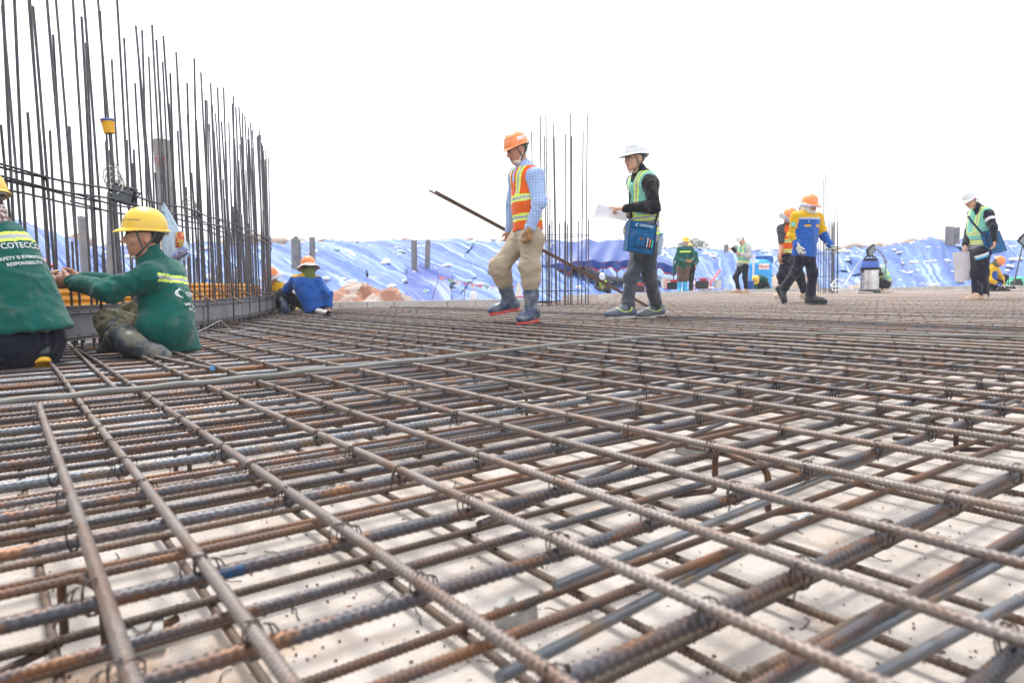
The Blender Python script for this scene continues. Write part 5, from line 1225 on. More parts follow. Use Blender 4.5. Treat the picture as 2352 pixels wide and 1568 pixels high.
# ---------------------------------------------------------------- two persons squatting beyond the formwork
A4 = lambda x, y, dy=0.0: at(x, y, 9.25 + dy)
J4 = dict(root=(A4(700, 715).x, 9.25, ZM), head=A4(708, 617, .05), hf=(-.45, .88, -.25), neck=A4(706, 634, .02), chest=A4(703, 656, .0), pel=A4(722, 697, -.02), tf=(-.45, .88, -.2),
    shL=A4(678, 645, .02), shR=A4(729, 646, .05), elL=A4(659, 664, .12), wrL=A4(661, 684, .2), elR=A4(754, 676, .0), wrR=A4(757, 702, -.05), handL=dict(d=(.2, .3, -1), n=(1, 0, 0), t=(0, -1, 0), curl=.6), handR=dict(d=(0, -.2, -1), n=(-1, 0, 0), t=(0, 1, 0), curl=.6),
    hipL=A4(712, 703, .0), hipR=A4(730, 703, .02), knL=A4(650, 676, .22), anL=A4(655, 706, .08), knR=A4(716, 688, .4), anR=A4(728, 708, .25), ftL=(-.6, .7, 0), ftR=(-.3, .8, 0), foot=('boot', M_BOOT, M_BOOTB), shaft=.7, trouser=M_BLACK,
    jacket=M_BLUEJ, jx=[M_YELJ], hem=.10, seed=21, bulk=.94, helmet=dict(m=M_ORG, s=1.03, skirt=M_SKIRT, strap=False))
cc4 = Vector(J4['chest'])
def yoke4(C):
    m = np.zeros(len(C), int); m[(C[:, 2] > cc4.z + .118)] = 1; return m
J4['jmat'] = yoke4
p4 = person(J4, 'person squatting back turned in a blue jacket and orange helmet with pale sun brim', .010)
scarf(p4, mat('scarf_olive', (.12, .15, .04), rough=.9), -.11, True)
A3 = lambda x, y, dy=0.0: at(x, y, 10.2 + dy)
J3 = dict(root=(A3(645, 710).x, 10.2, ZM), head=A3(624, 640, -.05), hf=(-.6, -.7, -.35), neck=A3(632, 654), chest=A3(640, 670), pel=A3(656, 704, .1), tf=(-.5, -.8, -.2),
    shR=A3(624, 664, .0), shL=A3(660, 661, .02), elR=A3(621, 686, -.1), wrR=A3(634, 700, -.2), elL=A3(671, 684, -.05), wrL=A3(648, 697, -.2), handL=dict(d=(-1, -.3, -.2), n=(0, 0, -1), t=(0, -1, 0), curl=.6), handR=dict(d=(0, -.5, -.8), n=(0, 0, -1), t=(1, 0, 0), curl=.6),
    hipL=A3(664, 706, .1), hipR=A3(650, 706, .1), knL=A3(668, 690, -.25), anL=A3(664, 710, -.05), knR=A3(640, 692, -.25), anR=A3(645, 710, -.05), ftL=(-.3, -.9, 0), ftR=(-.3, -.9, 0), foot=('boot', M_BOOTB, M_BOOTB), shaft=.5, trouser=M_NAVY,
    jacket=M_YELJ, jx=[M_BLUEJ, M_REFL], seed=31, hem=.08, helmet=dict(m=M_ORG, s=1.03, skirt=M_SKIRT, strap=False))
c3 = Vector(J3['chest'])
def y3(C):
    m = np.zeros(len(C), int); m[C[:, 2] < c3.z - .02] = 1; m[np.abs(C[:, 2] - c3.z + .005) < .02] = 2; m[(C[:, 2] < c3.z - .0) & (np.linalg.norm(C[:, :2] - V3(c3)[:2], axis=1) > .19)] = 0; return m
J3['jmat'] = y3
person(J3, 'person in yellow and blue, white brimmed orange helmet, half hidden by the last uprights', .011)

# ---------------------------------------------------------------- person walking in yellow and blue jacket
A13 = lambda x, y, dy=0.0: at(x, y, 9.5 + dy)
J13 = dict(root=(A13(1850, 690).x, 9.5, ZM), head=A13(1859, 475, -.02), hf=(.40, -.86, -.22), hu=(.05, -.1, 1), neck=A13(1854, 490, .0), chest=A13(1854, 512, .02), pel=A13(1848, 569, .02), tf=(.42, -.90, 0),
    shR=A13(1828, 499, -.02), shL=A13(1879, 501, .10), elR=A13(1821, 540, .0), wrR=A13(1832, 566, -.12), elL=A13(1889, 536, .12), wrL=A13(1906, 563, .0), bulk=1.0,
    handR=dict(d=(.25, -.3, -.9), n=(.8, .2, .2), t=(.2, -.9, .2), curl=.7, glove=M_GLOVW), handL=dict(d=(.8, -.2, -.5), n=(-.4, .2, -.9), t=(.0, -1, .3), curl=.8, glove=M_GLOVW),
    hipR=A13(1842, 584, .02), hipL=A13(1858, 580, .08), knR=A13(1829, 622, .05), anR=A13(1800, 663, .38), knL=A13(1866, 628, -.05), anL=A13(1863, 681, -.03), ftR=(.25, -.45, -.85), fuR=(.85, -.35, .3), ftL=(.93, -.35, -.04),
    foot=('shoe', M_BOOTB, M_BOOTB), trouser=M_NAVY, tw=.86, cuff=.93, hemr=.062, jacket=M_YELJ, jx=[M_BLUEJ, M_REFL], hem=.12, jb=1.06, seed=41, jwr=.012, helmet=dict(m=M_ORG, s=1.05, brim=.055, skirt=None, strap=False))
def y13(C):
    ch, pe = V3(J13['chest']), V3(J13['pel']); lat = V3((Vector(J13['shL']) - Vector(J13['shR'])).normalized()); x = (C - ch) @ lat; z = C[:, 2] - ch[2]; m = np.zeros(len(C), int)
    tor = np.abs(x + .01) < np.where(z < -.08, .205, .18); m[tor & (z < .045)] = 1; m[tor & (np.abs(z - .05) < .012)] = 2
    m[tor & (z < -.03) & (z > -.06) & (np.abs(np.abs(x) - .085) < .045) & ((C - ch) @ V3(J13['tf']) > .03)] = 0
    for S in 'LR':
        w_ = V3(J13['wr' + S]); e_ = V3(J13['el' + S]); dd = np.linalg.norm(C - w_, axis=1); m[(~tor) & (dd < (.20 if S == 'L' else .10))] = 1
    return m
J13['jmat'] = y13
p13 = person(J13, 'person striding in a yellow and blue work jacket, orange helmet and white gloves', .009)
scarf(p13, M_STRAPW, -.10, False); f13 = hframe(p13)
sdf_part('face_mask', [el(f13(0, .045, -.058), (.058, .062, .045), p13['Fm'], .01), P('pl', f13(0, 0, -.035), k=.01, op='x')][:1] + [pl(f13(0, 0, -.030), p13['Fm'][:, 2])], .006, [M_GLOVW], p13['root'])
mb = MB(); n_ = 24; vs = []
for q, z, w_ in ((.86, .044, 0), (1.15, .038, 0), (1.45, .026, 0), (1.45, .023, 0), (.86, .040, 0)):
    for k in range(n_ + 1):
        a = math.radians(-20) + math.radians(220) * k / n_; vs.append(f13(.105 * q * math.cos(a), .125 * (1 + (q - 1) * .8) * math.sin(a) - .006, z - .01 * math.sin(a)))
mb.add(vs, [(i * (n_ + 1) + k, (i + 1) * (n_ + 1) + k, (i + 1) * (n_ + 1) + k + 1, i * (n_ + 1) + k + 1) for i in range(4) for k in range(n_)]); mb.build('sun_visor', M_PLAID, p13['root'])
sdf_part('neck_flap', [el(f13(.0, -.10, -.03), (.07, .05, .06), p13['Fm'], .01), rc(f13(-.02, -.11, -.03), f13(-.06, -.19, -.07), .03, .018, .02)], .008, [M_SKIRT], p13['root'], None, wrinkle(.006, 4))
helmet_text(p13, (.75, -1, 0), [quad(-.018, -.045, .022, -.012)], M_STICK); text_part('chest_emblem', swoosh(0, 0, .02), p13['root'], bvh_of(*p13['jbvh']), A13(1882, 505, -.3), (1, .3, 0), (0, 0, 1), M_STICK, None, depth=.004)
mb = MB(); mb.lathe([(0, 0), (.032, 0), (.032, .004), (0, .005)], 18, Matrix(((1, 0, 0), (0, 0, -1), (0, 1, 0))), A13(1822, 515, -.075)); mb.build('sleeve_badge', M_MINT, p13['root'])
mb = MB(); mb.tube([A13(1835, 572, -.15), A13(1842, 590, -.18), A13(1848, 600, -.2), A13(1845, 602, -.2)], .006, 6); o = mb.build('tying_hook', M_BLACK, off=A13(1840, 588, -.17)); o.location = A13(1840, 588, -.17); tag(o, 'small steel hook tool held low by the worker in yellow and blue', 'tool')
mb = MB(); mb.tube([A13(1898, 573, -.1), A13(1912, 566, -.15), A13(1930, 568, -.2), A13(1932, 570, -.2), A13(1915, 574, -.15), A13(1898, 574, -.1)], .005, 6, closed=True); o = mb.build('pliers', M_BLACK, off=A13(1913, 570, -.15)); o.location = A13(1913, 570, -.15); tag(o, 'black pliers in the outstretched white glove of the striding worker', 'tool')

# ---------------------------------------------------------------- person behind him, orange vest
A12 = lambda x, y, dy=0.0: at(x, y, 10.7 + dy)
J12 = dict(root=(A12(1805, 680).x, 10.7, ZM), head=A12(1813, 502, .0), hf=(.3, -.8, -.5), hu=(.1, -.3, 1), neck=A12(1812, 518, .03), chest=A12(1815, 536, .04), pel=A12(1816, 583, .05), tf=(.3, -.95, 0), shR=A12(1796, 526, .0), shL=A12(1836, 527, .1),
    elR=A12(1797, 560, .0), wrR=A12(1790, 588, -.1), elL=A12(1842, 560, .1), wrL=A12(1838, 588, 0), handR=dict(d=(-.1, -.2, -1), n=(1, 0, 0), t=(0, -1, 0), curl=.6), handL=dict(d=(0, -.2, -1), n=(-1, 0, 0), t=(0, -1, 0), curl=.6),
    hipR=A12(1808, 594, .0), hipL=A12(1824, 594, .1), knR=A12(1798, 634, -.05), anR=A12(1796, 672, .1), knL=A12(1834, 632, .05), anL=A12(1850, 672, .1), ftR=(-.7, -.6, 0), ftL=(.8, -.4, 0), foot=('shoe', M_SAND, M_SOLEG), trouser=M_NAVY, tw=1.05,
    jacket=cloth('shirt_grey', (.08, .08, .09)), sleeve=0, vest=[M_VORG, M_LIME, M_REFL], seed=51, helmet=dict(m=M_ORG, s=1.04, skirt=M_GREYV, strap=False), skin=M_SKIND)
J12['vmat'] = vest_map(J12['pel'], J12['chest'], J12['shL'], J12['shR'], J12['tf'], (.05, .20), .05)
p12 = person(J12, 'person in an orange reflective vest and orange helmet walking close behind the striding worker', .010)
helmet_text(p12, (-.1, -1, 0), [quad(-.035, -.03, -.01, .0)], M_STICK)
mb = MB(); mb.tube([A12(1785, 597, -.15), A12(1781, 605, -.2), A12(1789, 618, -.2), A12(1794, 606, -.15), A12(1794, 598, -.1)], .006, 6, closed=True); o = mb.build('pliers', M_BLACK, off=A12(1788, 606, -.17)); o.location = A12(1788, 606, -.17); tag(o, 'blue handled pliers hanging from the hand of the man behind the striding worker', 'tool')

# ---------------------------------------------------------------- person at the right with drawing and bag
A15 = lambda x, y, dy=0.0: at(x, y, 10.7 + dy)
J15 = dict(root=(A15(2245, 685).x, 10.7, ZM), head=A15(2229, 459, .0), hf=(-.82, -.38, -.42), hu=(-.35, -.1, 1), neck=A15(2247, 477, .02), chest=A15(2253, 500, .02), pel=A15(2250, 566, .02), tf=(-.85, -.50, 0), shL=A15(2270, 493, -.12), shR=A15(2235, 491, .18),
    elL=A15(2283, 523, -.24), wrL=A15(2284, 552, -.30), elR=A15(2226, 530, .22), wrR=A15(2216, 562, .05), handL=dict(d=(-.05, -.05, -1), n=(-.9, .3, 0), t=(-.3, -.9, 0), curl=.5), handR=dict(d=(-.3, -.1, -.9), n=(.9, -.2, -.2), t=(-.3, -.9, 0), curl=.9),
    hipL=A15(2255, 582, -.08), hipR=A15(2243, 582, .10), knL=A15(2258, 628, -.08), anL=A15(2260, 676, .08), knR=A15(2243, 626, .0), anR=A15(2244, 676, -.06), ftL=(-.5, -.6, 0), ftR=(-.9, -.35, -.03), foot=('anklet', M_SAND, M_SAND), flen=.29,
    trouser=M_NAVY, tw=1.06, cuff=.98, hemr=.068, jacket=M_NAVY, vest=[M_MINT, M_LIME, M_REFL, M_GREYV], vhem=.05, seed=61, bulk=1.04, collar=.05, jb=.98, helmet=dict(m=M_WHT, s=1.06, brim=.05, tilt=-.1), jx=[M_WHT], vextra=[])
J15['vmat'] = vest_map(J15['pel'], J15['chest'], J15['shL'], J15['shR'], J15['tf'], (.06, .19), .05, split=.10, base2=3)
def arm15(C):
    m = np.zeros(len(C), int); t = (V3(J15['elL']) - V3(J15['shL'])); L = np.linalg.norm(t); u = ((C - V3(J15['shL'])) @ (t / L)); m[(np.abs(u - .09) < .022) & (np.linalg.norm(C - V3(J15['shL']), axis=1) < .16)] = 1; return m
J15['jmat'] = arm15
def tr15(C):
    q = C - V3(A15(2256, 590, -.2)); m = np.zeros(len(C), int); zz = q[:, 2] - .45 * q[:, 0]; k = (q[:, 0] > -.09) & (q[:, 0] < .10) & (q[:, 1] < .12); m[k & (np.abs(zz) < .035)] = 1; m[k & (zz < -.002) & (zz > -.035)] = 2; return m
J15['trx'] = [M_WHT, M_CYAN]; J15['trmat'] = tr15
p15 = person(J15, 'person in a mint vest and white helmet standing at the right with a large drawing', .009); glasses(p15, M_BLACK)
helmet_text(p15, (-.7, -1, 0), swoosh(-.03, .012, .016), M_PRN)
pp, po, pn = paper_thing([A15(2187, 580, .02), A15(2227, 577, .02), A15(2229, 643, .05), A15(2195, 647, .05)], 'large drawing sheet hanging from the hand of the man at the right', name='drawing_sheet')
b15, F15 = bag([A15(2259, 531, -.20), A15(2295, 530, -.11), A15(2312, 576, -.11), A15(2275, 584, -.20)], .06, 'blue shoulder bag on the hip of the man at the right', None, 2, pens=False)
mb = MB(); mb.tube([A15(2224, 497, -.10), A15(2233, 510, -.19), A15(2245, 524, -.23), A15(2257, 537, -.23), F15(.02, .1, .0)], .016, 6); mb.tube([F15(.03, .1, .0), F15(.06, 1.02, .0)], .015, 6); mb.build('strap', M_BAGD, b15)

# ---------------------------------------------------------------- far persons
A16 = lambda x, y, dy=0.0: at(x, y, 17.3 + dy)
J16 = dict(root=(A16(2285, 668).x, 17.3, ZM), head=A16(2292, 603, -.1), hf=(.55, -.5, -.75), hu=(.45, -.5, .7), neck=A16(2281, 611, 0), chest=A16(2279, 621, 0), pel=A16(2276, 653, .1), tf=(.7, -.6, -.1), shR=A16(2271, 619, -.1), shL=A16(2289, 620, .1),
    elR=A16(2273, 643, -.2), wrR=A16(2297, 655, -.3), elL=A16(2300, 640, .1), wrL=A16(2304, 655, -.1), handR=dict(d=(1, 0, -.2), n=(0, 0, -1), t=(0, 1, 0), curl=.5, glove=M_GLOVW), handL=dict(d=(.7, -.3, -.3), n=(0, 0, -1), t=(0, -1, 0), curl=.5, glove=M_GLOVW),
    hipR=A16(2272, 658, 0), hipL=A16(2280, 657, .1), knR=A16(2296, 648, -.1), anR=A16(2280, 664, -.1), knL=A16(2308, 637, .2), anL=A16(2300, 661, .2), ftR=(.9, -.3, 0), ftL=(.9, -.2, 0), trouser=M_NAVY, jacket=M_YELJ, jx=[M_BLUEJ], seed=71, helmet=dict(m=M_ORG, s=1.05, strap=False))
c16 = Vector(J16['chest'])
J16['jmat'] = lambda C: np.where((C[:, 2] < c16.z - .02) & (np.linalg.norm(C[:, :2] - V3(c16)[:2], axis=1) < .17), 1, 0) | np.where(np.linalg.norm(C - V3(J16['wrR']), axis=1) < .10, 1, 0)
p16 = person(J16, 'person squatting in a yellow jacket and orange helmet at the right edge of the mat', .014); scarf(p16, mat('scarf_khaki', (.10, .10, .045), rough=.9), -.12)
mb = MB(); c_ = A16(2318, 660, -.3); mb.box(c_, (.16, .02, .02), Matrix.Rotation(.1, 3, 'Y'), bev=.008); mb.box(c_ + Vector((-.1, 0, -.02)), (.025, .02, .06), bev=.008); o = mb.build('hand_tool', M_BLACK, off=c_); o.location = c_; tag(o, 'black power tool held by the squatting worker at the far right', 'tool')
A14 = lambda x, y, dy=0.0: at(x, y, 17.6 + dy)
J14 = dict(root=(A14(2032, 663).x, 17.6, ZM), head=A14(2004, 612, 0), hf=(-1, 0, -.4), neck=A14(2014, 616), chest=A14(2024, 622), pel=A14(2036, 648), tf=(-.8, 0, -.4), shL=A14(2021, 620, -.18), shR=A14(2021, 620, .18), elL=A14(2010, 636, -.2), wrL=A14(2000, 648, -.1), elR=A14(2010, 636, .2), wrR=A14(2000, 648, .1),
    hipL=A14(2036, 652, -.1), hipR=A14(2036, 652, .1), knL=A14(2008, 642, -.12), anL=A14(2024, 661, -.1), knR=A14(2008, 642, .12), anR=A14(2024, 661, .1), ftL=(-1, 0, 0), ftR=(-1, 0, 0), trouser=M_NAVY, jacket=M_SHW, vest=[M_MINT, M_LIME, M_REFL, M_GREYV], seed=81, foot=('shoe', M_SAND, M_SAND), helmet=dict(m=M_WHT, strap=False))
J14['vmat'] = vest_map(J14['pel'], J14['chest'], J14['shL'], J14['shR'], J14['tf'], (.06, .2), .05, split=.10, base2=3)
person(J14, 'person crouching in a mint reflective vest behind the vacuum cleaner', .014)
A10 = lambda x, y, dy=0.0: at(x, y, 18.4 + dy)
J10 = dict(root=(A10(1705, 672).x, 18.4, ZM), head=A10(1703, 552, 0), hf=(-.75, -.3, -.65), hu=(-.5, 0, .85), neck=A10(1708, 561), chest=A10(1711, 573), pel=A10(1706, 607), tf=(-.85, -.5, 0), shL=A10(1718, 570, -.15), shR=A10(1701, 570, .15), elL=A10(1721, 589, -.2), wrL=A10(1700, 583, -.35), elR=A10(1699, 588, .1), wrR=A10(1692, 579, -.25),
    handL=dict(d=(-1, -.1, .2), n=(0, .3, 1), t=(0, -1, 0), curl=.5), handR=dict(d=(-.8, -.3, .4), n=(0, -.5, .8), t=(0, 1, 0), curl=.5), hipL=A10(1711, 613, -.1), hipR=A10(1702, 613, .1), knL=A10(1712, 638, -.1), anL=A10(1714, 665, .0), knR=A10(1690, 636, 0), anR=A10(1696, 664, .05), ftL=(-.85, -.5, 0), ftR=(-1, -.2, 0),
    foot=('shoe', M_SAND, M_SAND), trouser=M_NAVY, tw=.95, jacket=M_SHW, vest=[M_MINT, M_LIME, M_REFL, M_GREYV], seed=91, helmet=dict(m=M_WHT, s=1.05, strap=False, brim=.05))
J10['vmat'] = vest_map(J10['pel'], J10['chest'], J10['shL'], J10['shR'], J10['tf'], (.06, .2), .05, split=.11, base2=3)
person(J10, 'person standing far off in a mint vest looking down at a phone', .013)
mb = MB(); c_ = A10(1686, 574, -.4); mb.box(c_, (.045, .006, .08), Matrix.Rotation(-.7, 3, 'Y'), bev=.004); o = mb.build('phone', M_BLACK, off=c_); o.location = c_; tag(o, 'black phone held up by the man in the mint vest far off', 'phone')
A8 = lambda x, y, dy=0.0: at(x, y, 20.9 + dy)
J8 = dict(root=(A8(1570, 668).x, 20.9, 0), head=A8(1575, 556, 0), hf=(.2, -.95, -.15), neck=A8(1574, 566), chest=A8(1573, 578), pel=A8(1569, 608), tf=(.15, -1, 0), shR=A8(1560, 572), shL=A8(1588, 573), elR=A8(1553, 594), wrR=A8(1575, 601, -.3), elL=A8(1592, 592), wrL=A8(1588, 599, -.3),
    handR=dict(d=(.9, -.2, .1), n=(0, 1, 0), t=(0, 0, 1), curl=.6, glove=M_GLOVE), handL=dict(d=(-.5, -.8, .0), n=(0, .3, -1), t=(-1, 0, 0), curl=.6, glove=M_GLOVE), hipR=A8(1563, 615), hipL=A8(1576, 615), knR=A8(1561, 640), anR=A8(1560, 664), knL=A8(1574, 640), anL=A8(1573, 664), ftL=(.3, -.9, 0), ftR=(-.2, -.9, 0),
    foot=('boot', M_CYAN, M_CYAN), shaft=.75, trouser=M_BROWN, tw=1.1, cuff=.6, jacket=M_GREEN, jx=[M_LIME, M_REFL], hem=.13, seed=101, helmet=dict(m=M_YEL, strap=False))
J8['jmat'] = lambda C: np.where(np.abs(C[:, 2] - J8['chest'].z) < .02, 1, 0) * np.where(np.abs(C[:, 0] - J8['chest'].x) < .17, 1, 0)
p8 = person(J8, 'person standing far off in a green jacket, patterned scarf and bright blue boots', .014); scarf(p8, M_SCARF, -.16)
J9 = dict(J8); sh_ = lambda v: Vector((v[0] * 1.035 + .18, v[1] * 1.035, CZ + (v[2] - CZ) * 1.035))
for k in ('root', 'head', 'neck', 'chest', 'pel', 'shL', 'shR', 'elL', 'elR', 'wrL', 'wrR', 'hipL', 'hipR', 'knL', 'knR', 'anL', 'anR'): J9[k] = sh_(J8[k])
for k in ('head', 'neck', 'chest', 'shL', 'shR', 'elL', 'elR', 'wrL', 'wrR'): J9[k] = J9[k] + Vector((-.06, 0, -.12 if k != 'head' else -.20))
J9['elR'] = J9['elR'] + Vector((-.14, 0, -.1)); J9['wrR'] = J9['elR'] + Vector((-.05, 0, -.27)); J9['root'] = (J9['root'].x, J9['root'].y, 0)
J9.update(tf=(-.1, .95, 0), hf=(0, .9, -.4), foot=('boot', M_BOOTB, M_BOOTB), trouser=M_BLACK, jmat=None, handR=dict(d=(0, 0, -1), n=(1, 0, 0), t=(0, -1, 0), curl=.5), handL=None, seed=103)
J9['shL'], J9['shR'] = J9['shR'], J9['shL']; J9['elL'], J9['elR'] = J9['elR'], J9['elL']; J9['wrL'], J9['wrR'] = J9['wrR'], J9['wrL']; J9['hipL'], J9['hipR'] = J9['hipR'], J9['hipL']; J9['knL'], J9['knR'] = J9['knR'], J9['knL']; J9['anL'], J9['anR'] = J9['anR'], J9['anL']
person(J9, 'person in a green jacket and black boots mostly hidden behind the scarfed one', .014)
A11 = lambda x, y, dy=0.0: at(x, y, 21.8 + dy)
J11 = dict(root=(A11(1745, 664).x, 21.8, 0), head=A11(1735, 643, -.25), hf=(-.1, -.45, -.9), hu=(-.15, -.85, .45), neck=A11(1741, 639, -.05), chest=A11(1746, 641, .1), pel=A11(1755, 655, .35), tf=(-.3, -.7, -.6), shR=A11(1735, 641, 0), shL=A11(1758, 641, .1), elR=A11(1732, 656, -.1), wrR=A11(1740, 667, -.25), elL=A11(1762, 656, 0), wrL=A11(1752, 667, -.25),
    hipR=A11(1749, 659, .3), hipL=A11(1761, 659, .35), knR=A11(1740, 652, -.1), anR=A11(1744, 668, .1), knL=A11(1760, 652, -.1), anL=A11(1758, 668, .1), ftL=(0, -1, 0), ftR=(0, -1, 0), trouser=M_NAVY, jacket=M_GREEN, seed=111, helmet=dict(m=M_YEL, strap=False))
person(J11, 'person bending over in a green jacket and yellow helmet before the water tank', .015)
A7 = lambda x, y, dy=0.0: at(x, y, 25 + dy)
J7 = dict(root=(A7(1383, 674).x, 25, 0), head=A7(1383, 637, -.1), hf=(0, -.8, -.6), hu=(0, -.4, .9), neck=A7(1383, 644), chest=A7(1383, 652, .05), pel=A7(1383, 669, .2), tf=(0, -1, -.2), shR=A7(1372, 650), shL=A7(1394, 650), elR=A7(1369, 662, -.1), wrR=A7(1379, 663, -.35), elL=A7(1397, 662, -.1), wrL=A7(1388, 663, -.35),
    handR=dict(d=(.7, -.2, .2), n=(0, 0, 1), t=(0, -1, 0), curl=.5), handL=dict(d=(-.7, -.2, .2), n=(0, 0, 1), t=(0, -1, 0), curl=.5), hipR=A7(1377, 671, .2), hipL=A7(1389, 671, .2), knR=A7(1367, 667, -.25), anR=A7(1373, 679, 0), knL=A7(1399, 667, -.25), anL=A7(1393, 679, 0), ftL=(0, -1, 0), ftR=(0, -1, 0), trouser=M_NAVY, jacket=M_NAVY, vest=[cloth('vest_lime', (.45, .68, .08)), M_REFL, M_REFL], seed=121, helmet=dict(m=M_WHT, strap=False))
J7['vmat'] = vest_map(J7['pel'], J7['chest'], J7['shL'], J7['shR'], J7['tf'], (.1, .2), .05, lime=0, grey=1, strip=False)
person(J7, 'person squatting far off in a lime vest and white helmet before the blue tent', .015)

# ================================================================ piles, tent, tank, machines and small things
M_PILE = mat('pile_concrete', (.17, .165, .165), rough=.85, col2=(.26, .23, .21), nscale=2, namt=.9, col3=(.09, .09, .10), n3=5, lo3=.6, hi3=.7, bump=.4, bscale=25)
def pile(x, ytop, wpx, Y, label, broken=.04, lean=0.0, ybase=None, soil=None, red=None, group=None):
    t = at(x, ytop, Y); rad = wpx / 2 * Y / FP; zb = min(hz(t.x, Y) - .5, t.z - .5) if Y > 13 else 0
    if ybase: zb = at(x, ybase, Y).z - .5
    n = 20; H = t.z - zb; rr = random.Random(int(x)); mb = MB(); rows = []
    for (q, z) in ((1, 0), (1, H * .5), (1, H - broken), (1, H), (.62, H - .01), (.6, H - .35)):
        rows.append([(rad * q * math.cos(2 * math.pi * k / n) + lean * z, rad * q * math.sin(2 * math.pi * k / n), z + (rr.uniform(-broken, broken * .6) if H - .02 < z + .015 and q > .6 else 0)) for k in range(n)])
    mb.add([v for r_ in rows for v in r_], [(i * n + k, i * n + (k + 1) % n, (i + 1) * n + (k + 1) % n, (i + 1) * n + k) for i in range(5) for k in range(n)])
    r = empty('concrete_pile', (t.x - lean * H, Y, zb), label, 'pile', group); o = mb.build('shaft', M_PILE, r, off=(0, 0, 0))
    if red:
        bv = BVHTree.FromPolygons([v.co + r.location for v in o.data.vertices], [tuple(p.vertices) for p in o.data.polygons])
        text_part('paint_mark', [(red, -rad * .8, 0, rad * 1.25)], r, bv, (t.x, Y, at(x, ytop + red_dy, Y).z), (1, -.15, 0), (0, 0, 1), mat('paint_red', (.40, .05, .07), rough=.7), None, depth=.006)
    return r
red_dy = 58
pile(370, 322, 35, 15.5, 'tall grey concrete pile with red paint marks behind the curved uprights', .01, -.03, 640, red='P2A')
red_dy = 20
pile(258, 442, 22, 15.5, 'slanting grey concrete pile behind the black floodlight', .03, .07, 620, red='X'); pile(189, 497, 20, 16.5, 'short dark concrete pile at the left behind the uprights', .03, 0, 640)
pile(677, 546, 16, 25.5, 'broken topped concrete pile, left of two behind the orange sun brim helmet', .12, .03, 640, red='1'); pile(686, 552, 8, 26.0, 'thin broken pile leaning just behind the broken topped pile', .1, .01, 640); pile(717, 545, 13, 26, 'smooth topped concrete pile behind the squatting worker in blue', .01, .02, 640)
pile(951, 552, 13.5, 24.5, 'concrete pile with dark top, left of the middle pair', .06, .01, 641); pile(983, 553, 12, 24.5, 'leaning concrete pile with pointed broken top, right of the middle pair', .14, .05, 642)
pile(1668, 562, 10, 38, 'thin grey pile left of the man looking at a phone', .03, .0, 600); pile(1689, 564, 10, 38, 'thin grey pile half behind the man looking at a phone', .03, .0, 600)
pile(2181, 520, 17, 37, 'grey concrete pile with white crumbled top, left of the right pair', .08, -.01, 600); pile(2197, 522, 14, 37.3, 'grey concrete pile, right of the right pair', .05, -.01, 600); pile(1128, 620, 16, 24, 'short grey pile behind the bent leg of the orange vest worker', .05, 0, 660)

# --- tent
def tent():
    Y = 27; r = empty('tarp_tent', (at(1400, 640, Y).x, Y, 0), 'low blue tarpaulin tent with a red underside behind the man with the plan', 'tent')
    x0, x1 = at(1232, 600, Y).x, at(1556, 600, Y).x; zl = at(1300, 606, Y).z; zp = at(1400, 550, Y + 2.2).z; nu, nv = 70, 26; vs = []; Y1 = Y + 4.4
    for i in range(nu + 1):
        for j in range(nv + 1):
            u, v = i / nu, j / nv; x = lerp(x0, x1, u); y = lerp(Y, Y1, v); hp = 1 - abs(2 * v - 1)
            endd = min(1, min(u * 5, (1 - u) * 3.2)) ; scal = -.05 * abs(math.sin(u * math.pi * 2.5)) ** .6 * (1 - hp) ** 2 + .12 * (1 - hp) ** 2
            z = zl + (zp - zl) * hp ** .85 * (.35 + .65 * endd) - .22 * (1 - endd) * 1 + scal + .03 * math.sin(u * 23 + v * 9) * (1 - hp * .4) + .025 * math.sin(u * 51 - v * 14) - .07 * math.sin(u * math.pi * 5) ** 2 * hp
            vs.append((x + .15 * hp * (u - .5), y, z))
    fs = [(i * (nv + 1) + j, (i + 1) * (nv + 1) + j, (i + 1) * (nv + 1) + j + 1, i * (nv + 1) + j + 1) for i in range(nu) for j in range(nv)]
    MB().add(vs, fs).build('canopy', mat('tent_blue', (.012, .05, .24), rough=.55, col2=(.03, .08, .30), nscale=2, bump=.5, bscale=7), r)
    MB().add([(x, y, z - .05) for x, y, z in vs], [f[::-1] for f in fs]).build('lining', mat('tent_red', (.42, .035, .07), rough=.7), r)
    mb = MB(); vv = []
    for i in range(nu + 1):
        b = Vector(vs[i * (nv + 1)]); d = .30 + .07 * math.sin(i * .5) + .05 * math.sin(i * 1.3); vv += [b + Vector((0, -.03 * math.sin(i * .9), 0)), b + Vector((0, .05 + .05 * math.sin(i * .9), -d * .8)), b + Vector((0, .06 + .05 * math.sin(i * .9), -d * .82)), b + Vector((0, .09, -d * 1.02))]
    mb.add(vv, [(i * 4 + a, (i + 1) * 4 + a, (i + 1) * 4 + a + 1, i * 4 + a + 1) for i in range(nu) for a in (0, 1)], 0); mb.add(vv, [(i * 4 + 2, (i + 1) * 4 + 2, (i + 1) * 4 + 3, i * 4 + 3) for i in range(nu)], 1)
    mb.build('valance', [MATS['tent_blue'], MATS['tent_red']], r)
    for x in (1258, 1330, 1418, 1505, 1548):
        for yy in (Y + .05, Y1 - .1):
            p = at(x, 640, Y).x; mb = MB(); mb.tube([(p, yy, 0), (p, yy, zl + .12)], .025, 8); mb.build('post', M_STG, r)
    mb = MB(); mb.tube([(x0 + .2, Y + .1, .55), (x1 + .3, Y + .1, .55)], .02, 6); mb.build('rail', M_STG, r)
tent()

